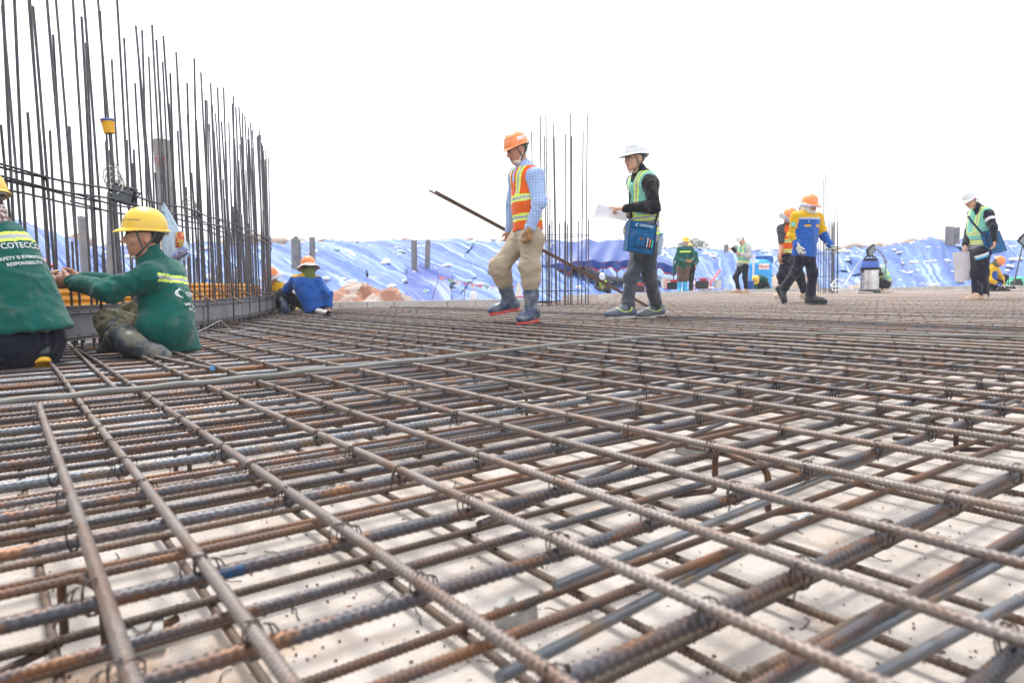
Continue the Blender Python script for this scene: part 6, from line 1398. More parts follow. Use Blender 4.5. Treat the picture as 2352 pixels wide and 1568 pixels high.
# --- blue water tank
def tank():
    Y = 24.5; c = at(1746, 662, Y); c.z = -.05; rad = 24.5 * Y / FP; top = at(1746, 604, Y).z; H = top - c.z; r = empty('water_tank', tuple(c), 'blue plastic water tank with a red lettered label on the bank side', 'water tank'); M = mat('tank_blue', (.012, .27, .70), rough=.35, col2=(.02, .33, .72), nscale=3)
    pr = [(0, 0), (rad, .0)] ; n = 5
    for i in range(n): z = H * i / n; pr += [(rad, z + .03), (rad * 1.025, z + .07), (rad * 1.025, z + H / n - .06), (rad, z + H / n - .02)]
    pr += [(rad * .97, H), (rad * .6, H + .12), (rad * .5, H + .13)]; mb = MB(); mb.lathe(pr, 40); mb.build('shell', M, r, off=(0, 0, 0))
    mb = MB(); mb.lathe([(rad * .42, H + .10), (rad * .42, H + .24), (0, H + .26)], 24); mb.build('lid', mat('tank_lid', (.01, .10, .36), rough=.4), r, off=(0, 0, 0))
    mb = MB(); mb.box((rad * .75, 0, H + .10), (.12, .12, .14), bev=.02); mb.build('float_box', MATS['tank_lid'], r, off=(0, 0, 0))
    mb = MB(); vs = []; 
    for i in range(9):
        a = math.radians(-118 + 56 * i / 8); vs += [((rad * 1.04) * math.cos(a), rad * 1.04 * math.sin(a), H * .80), ((rad * 1.04) * math.cos(a), rad * 1.04 * math.sin(a), H * .98)]
    mb.add(vs, [(2 * i, 2 * i + 2, 2 * i + 3, 2 * i + 1) for i in range(8)]); o = mb.build('label', M_STICK, r, off=(0, 0, 0))
    bv = BVHTree.FromPolygons([v.co + r.location for v in o.data.vertices], [tuple(p.vertices) for p in o.data.polygons])
    text_part('lettering', [('Nuoc', -.20, -.05, .17)], r, bv, c + Vector((0, -rad, H * .89)), (1, 0, 0), (0, 0, 1), mat('print_redbright', (.6, .03, .03)), None, depth=.01)
tank()

# --- vacuum cleaner
def vacuum():
    Y = 17.2; c = at(1997, 673, Y); c.z = ZM; r = empty('vacuum_cleaner', tuple(c), 'steel drum vacuum cleaner with a blue motor head on the mat', 'vacuum cleaner'); rad = 20 * Y / FP; S_ = mat('drum_steel', (.55, .54, .53), rough=.25, metal=.9, col2=(.35, .34, .33), nscale=6)
    mb = MB(); mb.lathe([(0, .09), (rad * .97, .09), (rad * .97, .22), (rad * 1.0, .225), (rad * 1.0, .235), (rad * .97, .24), (rad * .97, .27), (rad * 1.0, .275), (rad * 1.0, .285), (rad * .97, .29), (rad * .97, .58), (0, .58)], 36); mb.build('drum', S_, r, off=(0, 0, 0))
    mb = MB(); mb.lathe([(0, .0), (rad * 1.1, .0), (rad * 1.15, .02), (rad * 1.12, .07), (rad * .98, .09), (0, .09)], 32); mb.build('base', M_BOOTB, r, off=(0, 0, 0))
    mb = MB(); mb.lathe([(rad * 1.04, .56), (rad * 1.06, .57), (rad * 1.05, .62), (rad, .62)], 32); mb.build('rim', M_BLACK, r, off=(0, 0, 0))
    mb = MB(); mb.lathe([(rad, .61), (rad * .97, .64), (rad * .92, .76), (rad * .86, .78), (0, .785)], 32); mb.build('motor_head', mat('motor_blue', (.03, .09, .38), rough=.4), r, off=(0, 0, 0))
    mb = MB(); mb.lathe([(rad * .8, .78), (rad * .78, .83), (rad * .6, .85), (0, .855)], 32); mb.tube([(-rad * .8, 0, .78), (-rad * .5, 0, .9), (rad * .5, 0, .9), (rad * .8, 0, .78)], .018, 8); mb.build('handle', M_BLACK, r, off=(0, 0, 0))
    for sg in (-1, 1): mb = MB(); mb.box((sg * rad * 1.0, -.04, .56), (.02, .03, .06), bev=.006); mb.build('latch', M_BLACK, r, off=(0, 0, 0))
    mb = MB(); mb.box((rad * .95, -.10, .46), (.045, .045, .045), bev=.01); mb.build('inlet', M_BLACK, r, off=(0, 0, 0))
    for k in range(4): a = math.pi / 4 + k * math.pi / 2; mb = MB(); mb.lathe([(0, -.02), (.03, -.015), (.035, .01), (0, .03)], 12, None, (rad * 1.05 * math.cos(a), rad * 1.05 * math.sin(a), .0)); mb.build('castor', M_BOOTB, r, off=(0, 0, 0))
    M = mat('hose_white', (.62, .61, .56), rough=.5); pts = []
    for k in range(60):
        t = k / 59; a = t * 11; pts.append(c + Vector((-.62 + .30 * math.cos(a) * (1 - .4 * t) - .15 * t, -.05 + .25 * math.sin(a), .03 + .16 * t + .10 * max(0, math.sin(a * 1.0)) + .2 * max(0, math.sin(a)) * (t < .6))))
    pts = [c + Vector((-.1, -.35, .02)), c + Vector((-.3, -.35, .03))] + pts + [c + Vector((-.4, .1, .5)), c + Vector((-.25, .05, .75))]
    mb = MB(); mb.tube(pts, .014, 6); o = mb.build('power_cord', M, off=c); o.location = c; tag(o, 'white cord lying in loose loops left of the vacuum cleaner', 'cord')
    q = [at(x, y, 17.8) for x, y in ((2052, 655), (2070, 661), (2110, 668), (2180, 664), (2250, 670), (2340, 666))]
    for p in q: p.z = ZM + .012
    mb = MB(); mb.tube(q, .010, 6); o = mb.build('power_cord', M, off=q[0]); o.location = q[0]; tag(o, 'thin pale cord running along the mat right of the vacuum cleaner', 'cord')
    q = [c + Vector(v) for v in ((.24, -.1, .46), (.32, -.1, .40), (.34, -.1, .6), (.30, -.05, .9), (.12, 0, 1.08), (.30, .1, 1.0), (.42, 0, .72))]
    mb = MB(); mb.tube(q, .017, 8); mb.build('hose', M_GREYV, r)
vacuum()

# --- floodlights
def floodlight(x, y, Y, w_, label, tilt=.3, pole=None, yaw=.3):
    c = at(x, y, Y); r = empty('floodlight', tuple(c), label, 'floodlight'); Mx = Matrix.Rotation(yaw, 3, 'Z') @ Matrix.Rotation(tilt, 3, 'Y') @ Matrix.Rotation(.3, 3, 'X')
    mb = MB(); mb.box((0, 0, 0), (w_, .03, w_ * .85), Mx, bev=.012)
    for k in range(7): mb.box(Mx @ Vector((lerp(-.8, .8, k / 6) * w_, .045, 0)), (.004, .02, w_ * .7), Mx)
    mb.build('housing', M_BLACK, r, off=(0, 0, 0))
    mb = MB(); mb.box(Mx @ Vector((0, -.031, 0)), (w_ * .85, .003, w_ * .68), Mx, bev=.002); mb.build('lens', mat('lens_grey', (.16, .2, .24), rough=.1), r, off=(0, 0, 0))
    mb = MB(); mb.tube([Mx @ Vector((-w_ * 1.05, 0, 0)), Mx @ Vector((-w_ * 1.05, .09, .02)), Mx @ Vector((w_ * 1.05, .09, .02)), Mx @ Vector((w_ * 1.05, 0, 0))], .008, 6); mb.build('bracket', M_BLACK, r, off=(0, 0, 0))
    if pole:
        for (a, b, rr_) in pole: mb = MB(); mb.tube([Vector(a) - c, Vector(b) - c], rr_, 8); mb.build('stand', M_STG, r, off=(0, 0, 0))
    mb = MB(); pts = [Vector((-w_ * .3 + .06 * math.cos(k * .8) - .03 * k / 20, -.04, w_ * .6 + .07 * math.sin(k * .8) + .004 * k)) for k in range(26)]; mb.tube(pts, .006, 5); mb.build('cord', mat('hose_white', (0, 0, 0)), r, off=(0, 0, 0))
ps = Vector((at(262, 700, 4.6).x, 4.6, 0))
floodlight(284, 447, 4.75, .072, 'black floodlight tied to the uprights above the sitting worker', .35)
floodlight(2001, 575, 22, .17, 'black floodlight on a stand behind the vacuum cleaner', -.6, pole=[(at(1999, 580, 22.1), at(1985, 672, 22.1), .02), (at(2003, 580, 22.1), at(2022, 665, 22.5), .02)])
floodlight(2352, 552, 20, .16, 'black floodlight at the right edge of the view', .5, pole=[(at(2350, 558, 20.1), at(2326, 665, 20.1), .02), (at(2350, 558, 20.1), at(2370, 665, 20.3), .02)])
floodlight(449, 494, 6.4, .03, 'small black lamp clipped to the uprights in the middle of the curve', .2)

# --- noodle cup on an upright
c = at(249, 291, 4.55); r = empty('noodle_cup', tuple(c), 'yellow paper noodle cup stuck upside on an upright bar', 'paper cup'); rad = 15 * 4.55 / FP
mb = MB(); Mt = Matrix.Rotation(-.08, 3, 'Y'); mb.lathe([(0, -.043), (rad * .70, -.043), (rad * .74, -.038), (rad * .95, .038), (rad * 1.02, .042), (rad * .96, .045), (rad * .9, .040), (rad * .68, -.036), (0, -.036)], 28, Mt); mb.build('cup', mat('cup_yellow', (.75, .40, .01), rough=.4, col2=(.62, .10, .02), nscale=32, lo=.56, hi=.6, namt=1, col3=(.7, .7, .65), n3=24, lo3=.62, hi3=.64), r, off=(0, 0, 0))
mb = MB(); mb.lathe([(rad * .955, .030), (rad * .985, .040), (rad * 1.03, .043), (rad * .93, .046)], 28, Mt); mb.build('rim', M_BLUEJ, r, off=(0, 0, 0))
b0 = Vector((c.x + .012, 4.55, 0)); place_bar('V', .0160, M_STV, (c.x + .03, 4.55, 0), (c.x + .010, 4.55, c.z - .040), name='upright_bar', label='upright bar that carries the yellow noodle cup', cat='rebar')

# --- plastic bag with cans hanging on the uprights
def plastic_bag():
    Y = 5.15; c = at(402, 560, Y); ms = mat('bag_film', (.62, .78, .90), rough=.3, col2=(.5, .66, .85), nscale=8, alpha=.55, spec=.6); n = 28; prof_ = [(467, 2, 375), (485, 8, 380), (505, 13, 386), (525, 18, 393), (545, 22, 400), (562, 25, 405), (578, 25, 407), (590, 20, 408), (598, 10, 408), (602, 1, 407)]; vs = []
    for (y, w_, x) in prof_:
        p = at(x, y, Y)
        for k in range(n):
            a = 2 * math.pi * k / n; q = 1 + .16 * math.sin(a * 5 + y * .03) + .07 * math.sin(a * 9 - y * .05); vs.append(p + Vector((w_ * Y / FP * q * math.cos(a), w_ * Y / FP * .7 * q * math.sin(a), .006 * math.sin(a * 7))))
    mb = MB(); mb.add(vs, [(i * n + k, i * n + (k + 1) % n, (i + 1) * n + (k + 1) % n, (i + 1) * n + k) for i in range(len(prof_) - 1) for k in range(n)]); o = mb.build('plastic_bag', ms, off=c); o.location = c; tag(o, 'pale blue thin plastic bag hanging from the uprights beside the yellow helmet', 'plastic bag')
    for i, (x, y, ang) in enumerate(((413, 551, .1), (414, 583, 1.0))):
        p = at(x, y, Y - .03); Mx = Matrix.Rotation(ang, 3, 'Y'); can = empty('drink_can', tuple(p), ['yellow drink can upright in the hanging plastic bag', 'blue and yellow drink can lying lower in the hanging plastic bag'][i], 'can')
        mb = MB(); mb.lathe([(0, -.055), (.026, -.055), (.031, -.048), (.031, .048), (.026, .056), (.024, .053), (0, .053)], 20, Mx); mb.build('body', mat('can_gold%d' % i, ((.60, .42, .12), (.35, .32, .42))[i], rough=.3, metal=.3, col2=((.5, .1, .05), (.08, .15, .5))[i], nscale=30, lo=.5, hi=.54, namt=1), can, off=(0, 0, 0))
        mb = MB(); mb.tube([Mx @ Vector((-.006, 0, .056)), Mx @ Vector((.010, .0, .057))], .004, 5); mb.build('tab', M_STG, can, off=(0, 0, 0))
plastic_bag()

# --- cable snaking over the mat
pts = [gp(x, y, ZM + .008) for x, y in ((-120, 938), (0, 922), (150, 908), (300, 893), (430, 880), (560, 868), (700, 852), (850, 838), (1000, 822), (1176, 802), (1330, 786), (1500, 773), (1650, 766), (1760, 764), (1950, 766), (2150, 770), (2400, 774))]
q = []
for i in range(len(pts) - 1):
    for k in range(6): t = k / 6; q.append(pts[i].lerp(pts[i + 1], t) + Vector((0, 0, .002 * math.sin((i * 6 + k) * .9))))
mb = MB(); mb.tube(q, .0085, 10); o = mb.build('cable', mat('cable_grey', (.15, .15, .145), rough=.55, col2=(.24, .23, .21), nscale=6), off=q[0]); o.location = q[0]; tag(o, 'long grey cable snaking across the top of the steel mat', 'cable')
def wire(pts2, rad, m, label, z=ZM + .02, name='wire'):
    q = [Vector(p) for p in pts2]; mb = MB(); mb.tube(q, rad, 5); o = mb.build(name, m, off=q[0]); o.location = q[0]; tag(o, label, name)
g_ = gp(445, 775); wire([g_ + Vector((0, 0, .0)), g_ + Vector((-.02, .1, .03)), g_ + Vector((.06, .3, .10)), g_ + Vector((.10, .42, .01)), g_ + Vector((.2, .5, .03)), g_ + Vector((.3, .55, .0))], .002, M_STRAPW, 'thin pale wire looping up from the mat right of the sitting worker')

# --- bent spacer hooks
def hook(P0, d1, h, w_, label, m=M_STC, foot=.10, rad=.0052):
    P0 = Vector(P0); d = nrm(d1); mb = MB(); up = Vector((0, 0, 1)); s_ = Vector((-d.y, d.x, 0)); pts = [P0 - s_ * foot + up * .004, P0 - s_ * .012 + up * .004]
    for a in (20, 50, 90): pts.append(P0 - s_ * .012 + s_ * .012 * math.sin(math.radians(a)) + up * (.004 + .012 * (1 - math.cos(math.radians(a)))))
    pts += [P0 + up * (h - .02)]
    for a in (30, 60, 90): pts.append(P0 + d * .02 * (1 - math.cos(math.radians(a))) + up * (h - .02 + .02 * math.sin(math.radians(a))))
    Q = P0 + d * w_
    for a in (0, 30, 60, 90): pts.append(Q - d * .02 + d * .02 * math.sin(math.radians(a)) + up * (h - .02 + .02 * math.cos(math.radians(a))))
    for a in (0, 45, 90): pts.append(Q + s_ * .012 * (1 - math.cos(math.radians(a))) + up * (.016 - .012 * math.sin(math.radians(a))))
    pts.append(Q + s_ * foot + up * .004); mb.tube(pts, rad, 8); o = mb.build('spacer_bar', m, off=P0); o.location = P0; tag(o, label, 'spacer')
for (x, y, x2, y2, lab) in ((405, 1092, 437, 1102, 'rusty bent spacer bar standing in the left foreground of the mat'), (1153, 945, 1210, 967, 'rusty bent spacer bar standing in the middle of the mat'), (1642, 1130, 1763, 1185, 'tall rusty bent spacer bar standing right of centre'), (2140, 1010, 2195, 1035, 'rusty bent spacer bar far to the right'), (150, 1480, 245, 1510, 'blurred rusty bent spacer bar in the left bottom corner')):
    a = gp(x, y, .02); b = gp(x2, y2, .02); a.z = b.z = .02; hook(a, b - a, ZM - .05, (b - a).length, lab, rad=.0055 if x < 1600 else .0065)
# --- concrete spacer blocks
M_SPB = mat('spacer_concrete', (.38, .37, .35), rough=.9, col2=(.28, .27, .25), nscale=20, bump=.4, bscale=60)
for (x, y, lab) in ((1185, 1432, 'grey concrete spacer block lying on the floor in the foreground'), (745, 1135, 'grey concrete spacer block left of the middle on the floor'), (706, 1075, 'small concrete spacer block partly under a bar'), (1285, 935, 'concrete spacer block on the floor near the middle spacer bar'), (1578, 1040, 'concrete spacer block on the floor right of the middle'), (2300, 1025, 'concrete spacer block on the floor at the right'), (330, 1490, 'dark concrete spacer block in the left bottom foreground')):
    p = gp(x, y, .0); Mx = Matrix.Rotation(R.uniform(-.6, .6), 3, 'Z'); bm = MB(); n = 14; pr = [(-.026, 0), (.026, 0), (.024, .030), (.012, .030)] + [(.011 * math.cos(a), .031 - .010 * math.sin(a)) for a in np.linspace(.3, math.pi - .3, 6)] + [(-.012, .030), (-.024, .030)]
    K = len(pr); vs = [p + Mx @ Vector((a, yy, z)) for yy in (-.02, .02) for a, z in pr]; bm.add(vs, [tuple(range(K)), tuple(range(K, 2 * K))[::-1]] + [(i, (i + 1) % K + 0, K + (i + 1) % K, K + i)[::-1] for i in range(K)])
    o = bm.build('spacer_block', M_SPB, off=p, smooth=False); o.location = p; bmod = o.modifiers.new('b', 'BEVEL'); bmod.width = .002; bmod.segments = 2; tag(o, lab, 'spacer block')
# blue paint on a bar end, small debris on the floor
rr = random.Random(4); mb = MB(); CH = mat('debris', (.10, .05, .035), rough=.9)
for k in range(500):
    p = gp(rr.uniform(0, 2352), rr.uniform(960, 1568), .002); s_ = rr.uniform(.0006, .0017)
    mb.box(p, (s_ * rr.uniform(.6, 1.8), s_, s_ * .5), Matrix.Rotation(rr.uniform(0, 3), 3, 'Z'))
tag(mb.build('rust_flakes', CH, smooth=False), 'small rust flakes and crumbs scattered on the concrete floor', 'debris', None, 'stuff')

mb = MB()
for k in range(46):
    p = gp(rr.uniform(0, 2352), rr.uniform(960, 1560), .002); a = rr.uniform(0, 6.3); pts = [p]
    for _ in range(5): a += rr.uniform(-.8, .8); pts.append(pts[-1] + Vector((math.cos(a), math.sin(a), 0)) * rr.uniform(.006, .013) + Vector((0, 0, rr.uniform(-.001, .002))))
    mb.tube(pts, .0009, 4)
tag(mb.build('wire_offcuts', M_WIRE), 'thin cut wire ends littering the concrete floor under the mat', 'debris', None, 'stuff')
# --- sand heap
def heap(x, y, Y, wx, h, label, m, seed):
    c = at(x, y, Y); c.z = ZM - .1; n, k = 60, 26; vs = []
    for i in range(k + 1):
        for j in range(n):
            a = 2 * math.pi * j / n; q = i / k; vs.append((wx * q * math.cos(a), wx * .7 * q * math.sin(a), h * (1 - q * q) ** 1.3 * (1 - .25 * q)))
    P_ = np.array(vs); P_[:, 2] += fbm(P_ * 2.2 + seed, seed, 3) * .09 * h / .5 * (1 - np.linalg.norm(P_[:, :2], axis=1) / wx * .6) + fbm(P_ * 7 + seed, seed, 4) * .05; P_[:, :2] += fbm(P_ * 1.7, seed + 4, 2)[:, None] * .12
    mb = MB(); mb.add([tuple(v) for v in P_], [(i * n + j, (i + 1) * n + j, (i + 1) * n + (j + 1) % n, i * n + (j + 1) % n) for i in range(k) for j in range(n)]); o = mb.build('sand_heap', m, off=(0, 0, 0)); o.location = c; tag(o, label, 'heap')
M_SANDH = mat('sand_red', (.40, .33, .29), rough=.95, col2=(.33, .16, .105), nscale=1.3, namt=.9, lo=.50, hi=.54, col3=(.28, .13, .085), n3=2.5, lo3=.58, hi3=.62, bump=.9, bscale=18)
heap(838, 690, 13.6, 1.0, .50, 'reddish sand heap behind the kerb beside the squatting worker', M_SANDH, 2)
heap(893, 692, 13.2, .62, .40, 'smaller reddish sand heap against the right flank of the bigger one', M_SANDH, 7); heap(1140, 692, 14, .7, .14, 'low smear of reddish soil behind the kerb near the walking man', M_SANDH, 5)
heap(1990, 668, 26, 1.6, .25, 'pale soil heap behind the far kerb', M_DIRT, 8); heap(1815, 655, 26.5, 1.5, .8, 'brown soil heap on the lower bank right of the tank', M_DIRT, 9)
# --- bunting
def bunting():
    p0, p1 = at(1005, 633, 16), at(1228, 648, 20); r = empty('bunting_line', tuple(p0), 'string of small coloured flags behind the kerb near the walking man', 'bunting'); pts = [p0.lerp(p1, t) - Vector((0, 0, .35 * 4 * t * (1 - t) * .5)) for t in np.linspace(0, 1, 30)]
    mb = MB(); mb.tube(pts, .006, 5); mb.build('cord', M_RED, r); cols = [mat('flag_' + n_, c, rough=.8) for n_, c in (('pink', (.65, .28, .33)), ('green', (.22, .5, .36)), ('white', (.7, .68, .66)), ('violet', (.40, .22, .52)), ('orange', (.7, .42, .3)))]
    for i in range(1, 29, 2):
        p = pts[i]; mb = MB(); w_ = .075; mb.add([p + Vector((-w_, 0, 0)), p + Vector((w_, .01, 0)), p + Vector((w_ * .2, .03, -.10)), p + Vector((-w_, .004, 0)), p + Vector((w_, .014, 0)), p + Vector((w_ * .2, .034, -.10))], [(0, 2, 1), (3, 4, 5)]); mb.build('flag', cols[(i // 2) % 5], r)
    for (x, yb, yt, Y, n_) in ((992, 688, 638, 15, 'left of the bunting'), (1066, 690, 664, 15, 'below the bunting')): 
        a = at(x, yb, Y); b = at(x + (16 if x < 1000 else 1), yt, Y); place_bar('P', .014, M_STC, a, b, name='stake', label='thin rusty stake standing behind the kerb ' + n_, cat='stake')
bunting()
# --- bottles, buckets, boxes, machines behind the kerb
def bottle(x, y, Y, h, m, label, name='jug'):
    c = at(x, y, Y); c.z = max(c.z, .0); r_ = h * .3; r = empty(name, tuple(c), label, name); mb = MB(); mb.lathe([(0, 0), (r_, .0), (r_ * 1.05, h * .1), (r_, h * .6), (r_ * .5, h * .82), (r_ * .3, h * .85), (r_ * .3, h * .95)], 16); mb.build('body', m, r, off=(0, 0, 0)); mb = MB(); mb.lathe([(r_ * .34, h * .93), (r_ * .34, h), (0, h)], 10); mb.build('cap', M_RED, r, off=(0, 0, 0))
bottle(1088, 688, 15, .22, M_WHT, 'white jug behind the kerb beside the walking man'); bottle(1159, 690, 15.5, .28, M_WHT, 'tall white jug behind the raised boot', 'jug'); bottle(1176, 692, 15.2, .22, M_SHW, 'grey white jug right behind the raised boot', 'jug')
def cone(x, y, Y, h, label):
    c = at(x, y, Y); c.z = max(c.z, 0); r = empty('traffic_cone', tuple(c), label, 'cone'); mb = MB(); mb.lathe([(h * .26, .03), (h * .06, h), (0, h)], 20); mb.build('cone', M_STRAPW, r, off=(0, 0, 0)); mb = MB(); mb.box((0, 0, .015), (h * .3, h * .3, .015), bev=.008); mb.build('base', M_RED, r, off=(0, 0, 0))
cone(1192, 684, 15.5, .34, 'pale cone standing between the legs of the walking man')
def machine(x, y, Y, s_, label, m=M_RED, yaw=0):
    c = at(x, y, Y); c.z = max(c.z, 0); r = empty('small_engine', tuple(c), label, 'engine'); mb = MB(); mb.box((0, 0, s_ * .45), (s_ * .5, s_ * .32, s_ * .32), bev=s_ * .08); mb.build('engine_block', M_BOOTB, r, off=(0, 0, 0))
    mb = MB(); mb.box((s_ * .1, 0, s_ * .86), (s_ * .3, s_ * .25, s_ * .1), bev=s_ * .06); mb.build('fuel_tank', m, r, off=(0, 0, 0))
    mb = MB(); q = s_ * .62; mb.tube([(-q, -q * .6, .02), (-q, -q * .6, s_), (q, -q * .6, s_), (q, -q * .6, .02)], s_ * .04, 6); mb.build('frame', m, r, off=(0, 0, 0)); mb = MB(); mb.tube([(-q, q * .6, .02), (-q, q * .6, s_), (q, q * .6, s_), (q, q * .6, .02)], s_ * .04, 6); mb.build('frame', m, r, off=(0, 0, 0))
machine(1545, 668, 21.6, .34, 'small engine with a red tank behind the kerb left of the blue boots'); machine(1612, 667, 21.8, .38, 'small engine in a red tube frame right of the blue boots'); machine(1468, 674, 21.5, .30, 'small red engine behind the legs of the man with the plan')
machine(2335, 662, 22, .3, 'green box shaped engine at the far right', M_GREEN)
def bucket(x, y, Y, h, m, label):
    c = at(x, y, Y); c.z = max(c.z, 0); r = empty('bucket', tuple(c), label, 'bucket'); mb = MB(); mb.lathe([(0, 0), (h * .36, 0), (h * .45, h), (h * .48, h), (h * .47, h * .96), (h * .42, h * .95), (h * .33, .02), (0, .02)], 20); mb.build('pail', m, r, off=(0, 0, 0)); mb = MB(); mb.tube([(h * .46 * math.cos(a), 0, h + h * .35 * math.sin(a)) for a in np.linspace(0, math.pi, 9)], .006, 5); mb.build('handle', M_STG, r, off=(0, 0, 0))
bucket(1648, 663, 21.8, .28, M_WHT, 'white bucket behind the kerb left of the man with the phone'); bucket(1723, 664, 21.3, .25, M_BLUEJ, 'blue bucket right of the man with the phone'); bucket(1440, 672, 23, .3, M_SHW, 'pale bucket behind the striding leg of the man with the plan'); bucket(1528, 662, 23.5, .35, M_STRAPW, 'white bucket under the edge of the blue tent')
for (x, Y, lab) in ((1663, 21.9, 'short white pipe standing behind the kerb beside the white bucket'), (1728, 22.2, 'tall white pipe standing in front of the water tank')):
    a = at(x, 662, Y); a.z = 0; H = (1.35 if x > 1700 else .3); mb = MB(); mb.tube([(0, 0, 0), (.04, 0, H)], .035, 10); mb.tube([(.04, 0, H * .8), (.04, -.05, H * .8)], .045, 8); o = mb.build('white_pipe', M_WHT, off=(0, 0, 0)); o.location = a; tag(o, lab, 'pipe')
# grey sleeve lying beside the squatting worker
a, b = gp(730, 714, ZM + .03), gp(754, 719, ZM + .03); mb = MB(); mb.tube([a, a.lerp(b, .5), b], [.034, .032, .028], 18, caps=False); mb.tube([b, a], [.024, .029], 18, caps=False); o = mb.build('pipe_sleeve', M_SHW, off=a); o.location = a; tag(o, 'pale grey plastic sleeve lying on the mat beside the squatting worker in blue', 'sleeve')
# loose timber and red bar on the bank
a, b = at(1654, 620, 30), at(1618, 668, 25.2); mb = MB(); d_ = (b - a).normalized(); Mx = frame(d_, (0, 0, 1)); mb.box((a + b) / 2, (.045, (b - a).length / 2, .02), Matrix(Mx.tolist()), bev=.004); o = mb.build('red_plank', M_RED, off=(a + b) / 2); o.location = (a + b) / 2; tag(o, 'long red plank lying on the bank right of the green jacket woman', 'plank')
a, b = at(42, 560, 13.2), at(118, 612, 12.6); mb = MB(); Mx = frame((b - a), (0, 0, 1)); mb.box((a + b) / 2, (.05, (b - a).length / 2, .03), Matrix(Mx.tolist()), bev=.004); o = mb.build('red_plank', M_RED, off=(a + b) / 2); o.location = (a + b) / 2; tag(o, 'red plank seen through the uprights at the left', 'plank')
# green net heap at the right edge
gm = mat('net_green', (.10, .42, .28), rough=.8, col2=(.05, .3, .2), nscale=9, bump=.8, bscale=14)
c = at(2340, 650, 23); n, k = 40, 18; vs = []
for i in range(k + 1):
    for j in range(n): a_ = 2 * math.pi * j / n; q = i / k; vs.append((.75 * q * math.cos(a_), .5 * q * math.sin(a_), .42 * math.sqrt(max(0, 1 - q * q))))
P_ = np.array(vs); P_ *= (1 + .18 * fbm(P_ * 4, 31, 3))[:, None]; mb = MB(); mb.add([tuple(v) for v in P_], [(i * n + j, (i + 1) * n + j, (i + 1) * n + (j + 1) % n, i * n + (j + 1) % n) for i in range(k) for j in range(n)]); o = mb.build('green_net', gm, off=(0, 0, 0)); c.z = 0.05; o.location = c; tag(o, 'bundled green netting on the bank at the right edge', 'netting')

# --- distant trees
def tree(x, ytop, Y, w_, h_, label, seed):
    rr = random.Random(seed); top = at(x, ytop, Y); base = Vector((top.x, Y, top.z - h_)); r = empty('tree', tuple(base), label, 'tree', 'distant trees'); mb = MB()
    mb.tube([(0, 0, -3), (.2, 0, h_ * .3), (.1, .1, h_ * .6)], [.5, .4, .25], 8)
    for k in range(7): a = rr.uniform(0, 6.28); mb.tube([(.15, 0, h_ * rr.uniform(.2, .5)), (w_ * .3 * math.cos(a), w_ * .3 * math.sin(a), h_ * rr.uniform(.5, .8))], [.2, .06], 5)
    mb.build('trunk', M_BROWN, r, off=(0, 0, 0)); V = []; F = []
    cl = [(rr.gauss(0, w_ * .24), rr.gauss(0, w_ * .2), h_ * rr.uniform(.35, .92), rr.uniform(.5, 1.1) * w_ * .15) for _ in range(26)]
    for (cx_, cy_, cz_, cr) in cl:
        cz_ -= abs(cx_) / w_ * h_ * .5
        for _ in range(170):
            d_ = Vector((rr.gauss(0, 1), rr.gauss(0, 1), rr.gauss(0, .8))).normalized() * cr * rr.uniform(.5, 1.1); p = Vector((cx_, cy_, cz_)) + d_; s_ = rr.uniform(.12, .26); u = Vector((rr.gauss(0, 1), rr.gauss(0, 1), rr.gauss(0, 1))).normalized() * s_; v = u.orthogonal().normalized() * s_ * .6; b = len(V); V += [p - u, p + v, p + u, p - v]; F.append((b, b + 1, b + 2, b + 3))
    MB().add(V, F).build('crown', mat('leaf', (.07, .10, .05), rough=.7, col2=(.04, .06, .035), nscale=.6, namt=1), r, smooth=False, off=(0, 0, 0))
tree(1592, 544, 150, 7.2, 6, 'round leafy tree far behind the blue tent', 1); tree(1576, 549, 158, 4, 5, 'smaller tree left of the round far tree', 2); tree(1985, 580, 170, 3.2, 3.5, 'tiny faded tree on the far skyline at the right', 3)
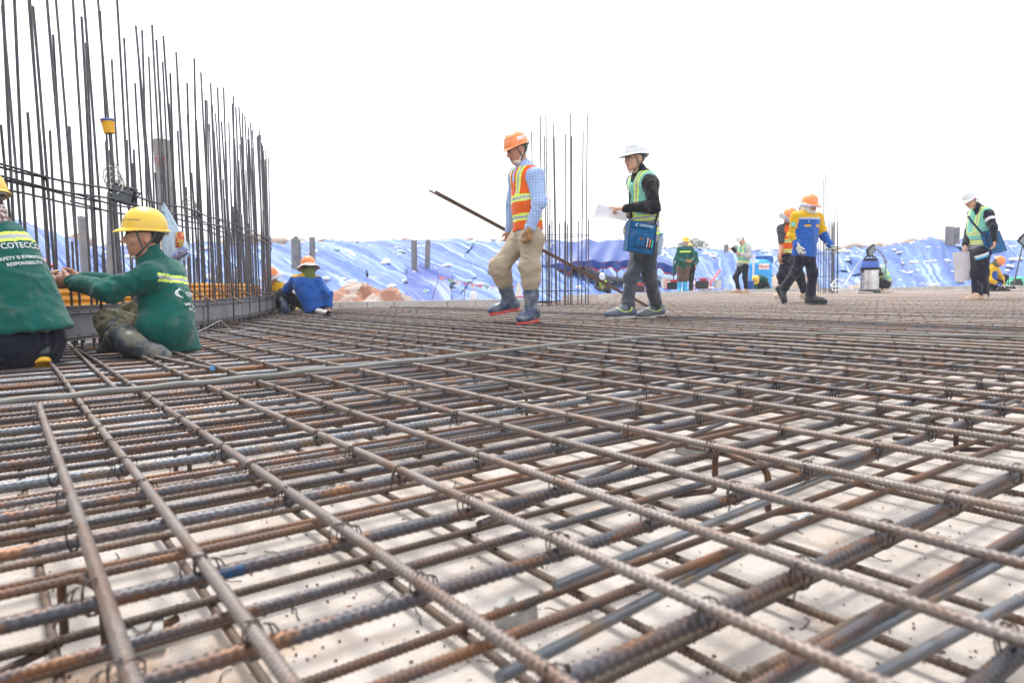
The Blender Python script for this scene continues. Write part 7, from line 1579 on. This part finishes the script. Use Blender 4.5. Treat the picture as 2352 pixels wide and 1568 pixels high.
# haze between here and the far trees
mh = bpy.data.materials.new('haze'); mh.use_nodes = True; t = mh.node_tree; t.nodes.remove(t.nodes['Principled BSDF']); pv = nd(t, 'ShaderNodeVolumePrincipled'); pv.inputs['Color'].default_value = (.93, .95, 1, 1); pv.inputs['Density'].default_value = .0016; pv.inputs['Anisotropy'].default_value = .2
t.links.new(pv.outputs[0], t.nodes['Material Output'].inputs['Volume'])
if os.environ.get('NOHAZE') is None:
    mb = MB(); mb.box((0, 480, 12), (1700, 520, 16)); o = mb.build('haze', mh, smooth=False); tag(o, kind='stuff'); o.display_type = 'WIRE'
# soil lumps along the crest
def lumps():
    rr = random.Random(12); mesh_ = []
    for v in range(4):
        bm = bmesh.new(); bmesh.ops.create_icosphere(bm, subdivisions=3, radius=1); P_ = np.array([q.co[:] for q in bm.verts]); P_ *= (1 + .35 * fbm(P_ * 1.3, v + 50, 3))[:, None]
        for q, c_ in zip(bm.verts, P_): q.co = Vector(c_) * 1.0
        me = bpy.data.meshes.new('soil_lump'); bm.to_mesh(me); bm.free(); me.materials.append(M_DIRT); me.polygons.foreach_set('use_smooth', [True] * len(me.polygons)); mesh_.append(me)
    spots = [(rr.uniform(-.62, -.30), .3) for _ in range(16)] + [(rr.uniform(-.30, .05), .22) for _ in range(22)] + [(rr.uniform(.38, .66), .26) for _ in range(34)] + [(rr.uniform(.1, .38), .16) for _ in range(12)] + [(-.335, .45), (-.31, .3), (-.50, .55), (-.46, .45), (-.36, .4)]
    for a, s_ in spots:
        yt = float(np.interp(a, TA, TYT)) + rr.uniform(.3, 2.0); x = a * yt; o = bpy.data.objects.new('soil_lump', rr.choice(mesh_)); COL.objects.link(o); s_ *= rr.uniform(.6, 1.5); o.location = (x, yt, hz(x, yt) + .05 + s_ * .1); o.scale = (s_ * rr.uniform(1.2, 2.4), s_, s_ * rr.uniform(.7, 1.1)); o.rotation_euler = (0, 0, rr.uniform(0, 6)); tag(o, 'brown lump of excavated soil on the crest of the bank', 'soil lump', 'soil lumps along the crest')
lumps()
